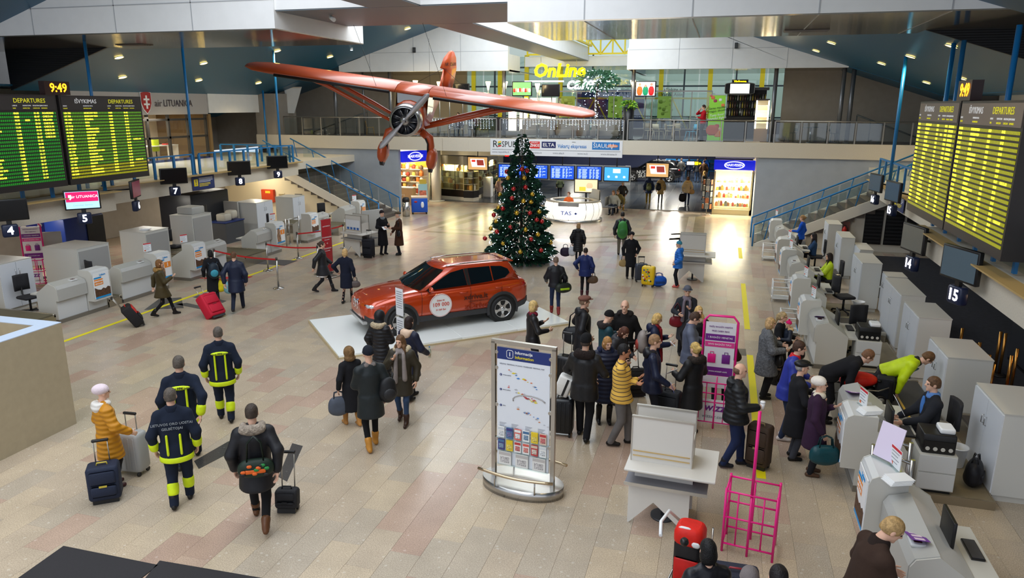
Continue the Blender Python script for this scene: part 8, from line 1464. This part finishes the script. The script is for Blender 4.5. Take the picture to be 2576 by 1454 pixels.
PP2('clerk in yellow vest with dark ponytail seated at the desk',3.35,23.5,1.68,92,top=((190,214,30),.86,'nylon'),hair=('long',(40,28,26)),arms=('desk','desk'));office_chair('black office chair under the clerk in the yellow vest',(3.45,23.5,0),math.radians(92))
PP2('clerk with long dark hair in denim jacket seated at the desk',3.3,27.2,1.68,85,top=((40,66,100),.86,'denim'),hair=('long',(34,26,26)),arms=('desk','desk'));office_chair('black office chair under the long haired clerk',(3.4,27.2,0),math.radians(85))
person('clerk in bright blue sweater standing by the desk near the stairs',(3.05,29.0,0),0,1.66,world=70,top=((20,80,190),.8,'knit'),hair=('bun',(150,116,76)),arms=('bent','down'))
office_chair('empty black office chair turned aside behind the fourth right desk',(3.45,20.9,.13),math.radians(-70));office_chair('empty black office chair by the weighing belt',(3.35,17.4,.13),math.radians(200));office_chair('black office chair behind the first left desk',(-18.0,14.9,0),math.radians(-100));office_chair('black office chair behind the second left desk',(-17.9,17.2,0),math.radians(-20));office_chair('black office chair behind the left desk with the rope queue',(-18.3,27.0,0),math.radians(-60));office_chair('black office chair near the blue machine',(-19.4,22.2,0),math.radians(-90));office_chair('black office chair by the last left desk',(-18.0,30.6,0),math.radians(-120))
# man in yellow vest stretched across the conveyor, suitcase under him, folded stroller
suitcase('large black suitcase lying flat on the conveyor',(3.55,13.55,.62),-70,(.5,.3,.8),(28,30,36),False,0,tilt=0);sc_=[o for o in bpy.data.objects if o.name.startswith('suitcase')][-1];sc_.rotation_euler=(0,R90,math.radians(80));sc_.location=(3.1,13.6,.62)
person('person in yellow vest stretched over the suitcase on the conveyor',(3.15,14.0,.36),0,1.8,world=-100,pel=(0,0,.52),feet=((-.10,-.62,.30),(.10,-.72,.28)),lean=62,top=((196,222,22),.9,'nylon'),hair=('short',(104,74,44)),arms=((-.22,.38,.05),(.22,.42,-.02)),legs=((34,34,38),1.05),ex=(('shirt',(90,120,150)),('collar',(30,30,34))),head=(10,15))
t=thing('stroller','folded baby stroller with red hood on the conveyor','stroller',(2.55,13.7,.37),math.radians(10));v,f=sdf([ell((.15,0,.42),(.3,.22,.12)),ell((.0,0,.36),(.2,.2,.1))],.02,.05);link('red_hood',npmesh('red_hood',[(v,f,0)],[cloth((206,34,26),'nylon')]),t)
for sy in(-1,1):
 MB().tube([(-.5,sy*.2,.15),(-.1,sy*.22,.3),(.4,sy*.22,.28),(.6,sy*.2,.35)],.014,6).build('frame_tube',STEEL,t)
 for x in(-.5,.45):w_=MB().lathe([(.07,-.02),(.1,-.022),(.105,0),(.1,.022),(.07,.02),(.07,-.02)],16,cap=False).build('tyre',BLK,t);w_.location=(x,sy*.24,.1);w_.rotation_euler=(R90,0,0);MB().lathe([(.001,-.012),(.07,-.012),(.07,.012),(.001,.012)],14).build('wheel_disc',M('stroller_disc',(170,168,160),.4,metal=.4),w_)
MB().tube([(.6,-.2,.35),(.72,-.1,.4),(.72,.1,.4),(.6,.2,.35)],.016,6).build('push_handle',BLK,t)
# -- bottom edge
a=PP('person in brown coat leaning on the nearest right desk',None,(2188,1290),-62,h=1.84,top=((58,42,34),.4,'wool'),hair=('short',(176,144,96)),arms=('bent','desk'),lean=14,ex=(('collar',(40,30,26)),),b=1.15,head=(-15,22),q=.02)
PP2('clerk with short dark hair behind the nearest right desk',3.55,7.35,1.78,90,top=((40,40,46),.86),hair=('short',(60,46,38)),arms=('desk','desk'),q=.02);office_chair('black office chair under the nearest clerk',(3.65,7.35,0),math.radians(90))
a=PP('black haired person in dark jacket pushing a luggage trolley',None,(1785,1362),25,h=1.64,top=((30,30,36),.75,'leather'),hair=('bob',(18,18,20)),arms=('fwd','fwd'),q=.02);q0=a[0].location
PP('dark haired person with only the head in view at the bottom edge',None,(1962,1428),10,h=1.74,top=(BK,.75,'nylon'),hair=('short',(28,24,26)),q=.02);PP('person in grey knitted cap at the bottom edge',None,(1888,1436),10,h=1.62,top=(DG_,.75,'nylon'),hat=('beanie',(120,112,112)),hair=None,q=.02)
p=G(1862,1470,.0);suitcase('dark blue suitcase standing beside the black haired person',(G(1850,1432,.8).x,G(1850,1432,.8).y,0),5,(.5,.3,.8),(34,38,56),False,0,trim=(150,40,50))
# red motorsport style bag on a wire trolley
p=G(1738,1322,.92);t=thing('luggage_trolley','wire luggage trolley at the bottom edge','trolley',(p.x,p.y,0),math.radians(-10))
for x in(-.2,0,.2):MB().tube([(x,-.35,.2),(x,.3,.2),(x,.34,.75)],.012,6).build('wire',SST,t)
for y in(-.35,-.1,.2):MB().cyl((-.22,y,.2),(.22,y,.2),.012,n=6).build('cross_wire',SST,t)
MB().tube([(-.25,-.4,.95),(-.3,-.2,1.0),(-.28,.1,.98),(-.2,.33,.75)],.02,8).build('white_handle',PW,t);MB().ball((.02,-.42,.96),.05,10,6).build('handle_knob',BLK,t)
for sx in(-.2,.2):
 for sy in(-.3,.25):MB().cyl((sx-.02,sy,.06),(sx+.02,sy,.06),.06,n=12).build('wheel',BLK,t);MB().cyl((sx,sy,.06),(sx,sy,.2),.012,n=6).build('wheel_fork',SST,t)
t=thing('helmet_bag','red and black travel bag standing on the wire trolley','bag',(p.x,p.y,.22),math.radians(-10));MB().rbox(-.16,.16,-.14,.16,0,.56,.06,3).build('body',cloth((30,28,30),'nylon'),t);MB().rbox(-.17,.17,-.15,.17,.46,.72,.08,3).build('red_hood',cloth((214,34,24),'nylon'),t);MB().rbox(-.14,.14,-.17,-.13,.05,.35,.02).build('red_pocket',cloth((196,30,26),'nylon'),t);MB().ball((.1,-.16,.56),.05,8,5,(1,.2,.8)).build('white_emblem',PW,t);MB().ball((-.04,-.1,.70),.08,8,5,(1,.15,.4)).build('white_emblem',PW,t)
# -- rear hall
def far(lab,ft,hd,rel,**k):k.setdefault('q',.034);return PP(lab,ft,hd,rel,**k)
far('person in dark jacket, khaki trousers and tan boots walking into the hall',(1564,528),(1566,456),180,top=((44,38,34),.84,'leather'),legs=((150,130,92),1.05),shoes=((196,150,50),.1),hair=('short',(90,66,44)),feet='step',arms=('pocket','pocket'))
a=far('person in blue puffer jacket and mustard trousers with an olive backpack',(1630,513),(1632,442),2,top=((40,56,92),.66,'quilt'),legs=((140,112,30),1),shoes=((170,130,40),0),hair=('short',(40,44,60)),hat=('hood',(44,60,96),'nylon'),feet='step');worn_pack('olive backpack on the blue puffer jacket',a,(104,110,70),(.3,.2,.44),(0,-.26,.18))
a=far('person in tan parka with a black backpack',(1660,512),(1661,443),-6,top=((186,156,96),.6,'nylon'),legs=((40,42,50),.85),hair=('bob',(110,76,46)),ex=(('fur',(206,176,120)),),feet='step2');worn_pack('black backpack on the tan parka',a,(34,34,36),(.3,.2,.42),(-.12,-.24,.18))
a=far('person in cream jacket and jeans carrying a black bag',(1727,517),(1728,444),-4,top=((214,188,140),.76,'nylon'),legs=((44,54,84),.9,'denim'),hair=('bob',(120,76,44)),ex=(('fur',(220,186,126)),),feet='step');p=handpos(a,0);softbag('travel_bag','black travel bag carried by the cream jacket',(p.x,p.y,p.z-.55),.2,(.4,.2,.5),(24,20,22),'nylon',.06);q=a[1](.25,-.05,-.1);softbag('shoulder_bag','tan shoulder bag of the cream jacket',(q.x,q.y,q.z-.1),0,(.3,.12,.28),(170,134,76),'leather',.25)
far('blonde person in grey coat at the postcard rack',(1768,502),(1771,430),-110,top=((92,88,84),.5,'wool'),hair=('long',(220,180,104)),legs=((50,50,50),.85),arms=('bent','bent'))
for lab,ft,hd,c_,lg in(('person in black coat standing at the far queue rail',(1700,446),(1700,398),BK,BK),('person in dark jacket and light jeans at the far queue rail',(1711,458),(1712,398),(50,50,50),(92,110,150)),('person in navy jacket near the far queue rail',(1731,452),(1731,400),NV,BK),('person in black jacket and jeans with a large dark bag far back',(1752,459),(1748,400),(44,46,50),(60,84,120)),('person in brown coat beside the far right kiosk',(1768,462),(1768,402),(104,74,50),(80,60,44)),('person in bright blue jacket far back',(1772,447),(1771,396),(30,90,190),BK)):far(lab,ft,hd,5,top=(c_,.78,'nylon'),legs=(lg,1),hair=('short',(70,54,44)),q=.045)
far('fair haired person in pale pink coat left of the tree',(1256,502),(1259,450),15,top=((196,156,140),.62,'nylon'),hair=('long',(206,172,96)),legs=((70,56,60),.9),feet='step');far('person in dark green jacket beyond the showcase',(1250,490),(1248,436),0,top=((40,52,46),.8,'nylon'),hair=('short',(60,50,40)))
far('person in dark green jacket under the flight monitors',(1408,497),(1405,450),10,top=((48,56,40),.78,'nylon'),hair=('short',(60,50,40)),feet='step');far('person in jeans under the flight monitors beside the tree',(1355,468),(1355,428),0,top=(BK,.8,'nylon'),legs=((60,90,140),1,'denim'),q=.045)
PP2('attendant in orange top inside the service desk',-7.3,36.0,1.66,170,top=((214,96,40),.86,'knit'),hair=('bun',(110,64,40)),arms=('bent','bent'),zz=.12,q=.034);t=thing('desk_stool','grey stool inside the service desk','stool',(-7.3,36.1,0));MB().cyl((0,0,.03),(0,0,.5),.04).build('column',SST,t);MB().cyl((0,0,.5),(0,0,.55),.18,n=16).build('seat',DG,t);MB().cyl((0,0,0),(0,0,.03),.2,n=16).build('base',SST,t)
PP2('seated person in silver jacket behind the service desk',-5.35,38.6,1.7,165,top=((176,172,156),.86,'nylon'),hair=('bob',(150,104,66)),lean=18,legs=((40,46,60),1),q=.034);PP2('seated person in olive jacket behind the service desk',-5.2,39.4,1.7,165,top=((134,118,62),.86,'nylon'),hair=('short',(120,96,60)),lean=25,q=.034)
# -- balcony
x=atY(1766,350,38.2).x;person('person in red sweater with a hand to the face on the balcony',(x,38.2,3.9),0,1.76,world=108,top=((176,20,34),.84,'knit'),hair=('short',(56,36,32)),legs=((52,56,66),1.05),arms=('cross','face'),q=.03)
for px,c_,lab in((1153,(60,56,60),'person seated low behind the plane strut in the cafe'),(1197,(70,40,44),'person with glasses seated in the cafe behind the icicle lights')):x=atY(px,300,39.8).x;person(lab,(x,39.8,3.9),0,1.68,world=185,feet='sit',top=(c_,.86),hair=('short',(60,44,36)),q=.04);chair('cafe chair under the '+lab.split(' ',2)[2][:40],(x,39.85,3.9),PI*1.0+PI,CHS)
# ---- small things on desks
def card(lab,P,rz,m_=PW):
 t=thing('counter_card',lab,'sign',P,rz);MB().box(-.12,.12,-.005,.005,0,.26).build('card',m_,t);MB().box(-.12,.12,-.04,.04,-.004,0).build('foot',ACR,t);MB().box(-.12,.12,-.007,-.005,.225,.26).build('red_band',M('card_red',(206,50,60),.5),t)
 for i in range(4):MB().box(-.10,.08-.03*(i%2),-.007,-.005,.19-i*.045,.2-i*.045).build('text_line',M('print_grey'),t)
 MB().box(-.1,-.05,-.007,-.005,.02,.06).build('logo',M('card_orange',(226,110,60),.5),t)
for i,(x,y,z_,lab)in enumerate(((-16.75,18.0,1.21,'white notice card on the desk behind the olive parka'),(-16.75,19.6,1.21,'white notice card on the desk beside the couple'),(-16.75,24.6,1.21,'white notice card on the desk by the rope queue'),(-16.6,31.0,1.21,'white notice card on the desk at the left stairs'),(-18.9,14.8,1.4,'white notice card on the cabinet behind the beige booth'))):card(lab,(x,y,z_),math.radians(70))
for x,y,z_,lab in((2.3,31.6,1.22,'white notice card on the desk near the right stairs'),(2.4,26.3,1.22,'white notice card on the long haired clerk desk'),(2.3,24.4,1.22,'white notice card on the yellow vest clerk desk'),(2.35,20.3,1.22,'white notice card on the fourth right desk'),(2.3,18.0,1.22,'white notice card on the third right desk'),(2.3,11.3,1.22,'white card holder on the dark suit clerk desk'),(2.35,9.3,1.22,'white notice card on the nearest right desk')):card(lab,(x,y,z_),math.radians(-75))
t=thing('leaflet_board','large white leaflet board standing on the nearest right desk','sign',(2.25,9.45,1.22),math.radians(-50));MB().box(-.17,.17,-.006,.006,.02,.48,R=RM(-.25,4,'X')).build('sheet',M('leaf_violet',(226,214,236),.5),t);MB().box(-.15,.15,-.05,.1,0,.02).build('foot',ACR,t)
def flyer(lab,P,rz):
 t=thing('counter_flyer',lab,'flyer',P,rz);MB().box(-.2,.2,-.09,.09,0,.003).build('sheet',M('flyer_purple',(110,50,150),.5),t);[MB().box(x-.04,x+.04,-.05,.05,.003,.005).build('white_panel',M('flyer_pale',(226,206,220),.5),t)for x in(-.13,0,.13)];t.rotation_euler=(0,math.radians(17)if P[0]>0 else 0,rz)
for y,lab in((8.0,'purple three panel flyer on the nearest right desk'),(12.3,'purple three panel flyer on the dark suit clerk desk'),(16.9,'purple three panel flyer on the third right desk')):flyer(lab,(2.33,y,1.05),R90)
def monitor(lab,P,rz):
 t=thing('desk_monitor',lab,'monitor',P,rz);MB().rbox(-.22,.22,-.02,.02,.1,.42,.01).build('casing',BLK,t);MB().box(-.2,.2,-.024,-.02,.12,.4).build('panel',M('monitor_dim',(60,80,110),.3,emit=.2),t);MB().box(-.03,.03,-.02,.02,.02,.1).build('neck',BLK,t);MB().box(-.1,.1,-.08,.08,0,.02).build('foot',BLK,t)
 k=thing('keyboard','keyboard in front of the '+lab[:60].replace('black monitor','monitor'),'keyboard',Vector(P)+Vector((.28 if P[0]>0 else-.28,0,0)),rz);MB().box(-.2,.2,-.07,.07,0,.02).build('base',BLK,k);MB().box(-.19,.19,-.06,.06,.02,.028).build('keys',M('keys_grey',(60,60,64),.6),k)
for y,lab in((8.4,'black monitor of the nearest right desk'),(11.6,'black monitor of the dark suit clerk'),(17.2,'black monitor of the third right desk'),(20.8,'black monitor of the fourth right desk'),(23.5,'black monitor of the yellow vest clerk'),(27.2,'black monitor of the long haired clerk')):monitor(lab,(2.75,y,.745),R90)
def printer(lab,P,rz=0):
 t=thing('label_printer',lab,'printer',P,rz);MB().rbox(-.22,.22,-.2,.2,0,.3,.02).build('body',BLK,t);MB().rbox(-.0,.2,-.16,.1,.3,.38,.02).build('white_unit',PW,t);MB().box(-.2,.2,-.215,-.2,.05,.2).build('dark_slot',M('slot',(8,8,10),.4),t);[MB().cyl((-.15+i*.1,-.21,.08),(-.15+i*.1,-.22,.08),.03,n=10).build('knob',DE,t)for i in range(4)]
 c=thing('drawer_unit','beige drawer unit below the '+lab,'drawer unit',(P[0],P[1],P[2]-.6),rz);MB().box(-.25,.25,-.25,.25,.05,.6).build('body',DE,c);[MB().box(-.24,.24,-.265,-.25,z0,z0+.25).build('drawer',DW,c)for z0 in(.07,.34)];MB().box(-.22,.22,-.22,.22,0,.05).build('base',BLK,c)
printer('label printer beside the dark suit clerk',(3.3,11.15,.73));printer('label printer by the weighing belt',(3.3,16.6,.73))
def basket(lab,P,m_=PW):
 t=thing('waste_basket',lab,'waste basket',P);MB().lathe([(.11,0),(.145,.3),(.152,.305),(.152,.32),(.14,.32),(.105,.01),(.001,.01)],22,cap=False).build('bucket',m_,t);b=MB();b.tube([(.15*math.cos(a_),.15*math.sin(a_),.318)for a_ in np.linspace(0,2*PI,21)[:-1]],.01,6,True);b.build('rim',m_,t)
basket('white waste basket on the platform behind the dark suit clerk',(3.86,11.95,.135));basket('white waste basket behind the fourth right desk',(3.85,18.5+2.5,.135));basket('white waste basket behind the yellow vest clerk',(3.7,24.4,0));basket('grey waste basket by the chrome barrier gate',(-17.6,26.0,0),M('bin_grey',(176,186,188),.5));basket('grey wire basket beside the low cabinet',(4.75,23.6,0),M('bin_grey'))
softbag('rucksack','black rucksack lying against the tall white cabinet',(3.93,11.35,.14),1.2,(.42,.24,.42),(24,24,30),'nylon',.06,(34,34,40),'backpack')
for i,(x,y,z_,lab)in enumerate(((-18.9,20.3,1.4,'crumpled papers on the shutter cabinet by the blue machine'),(2.35,11.05,1.22,'white papers on the dark suit clerk desk'),(2.3,8.9,1.22,'white forms on the nearest right desk'))):t=thing('paper_stack',lab,'paper',(x,y,z_),.4);[MB().box(-.15+.02*k,.12+.02*k,-.1+.01*k,.1+.01*k,k*.012,k*.012+.01).build('sheet',PW,t)for k in range(4)]
bpy.data.scenes.remove(TSC)
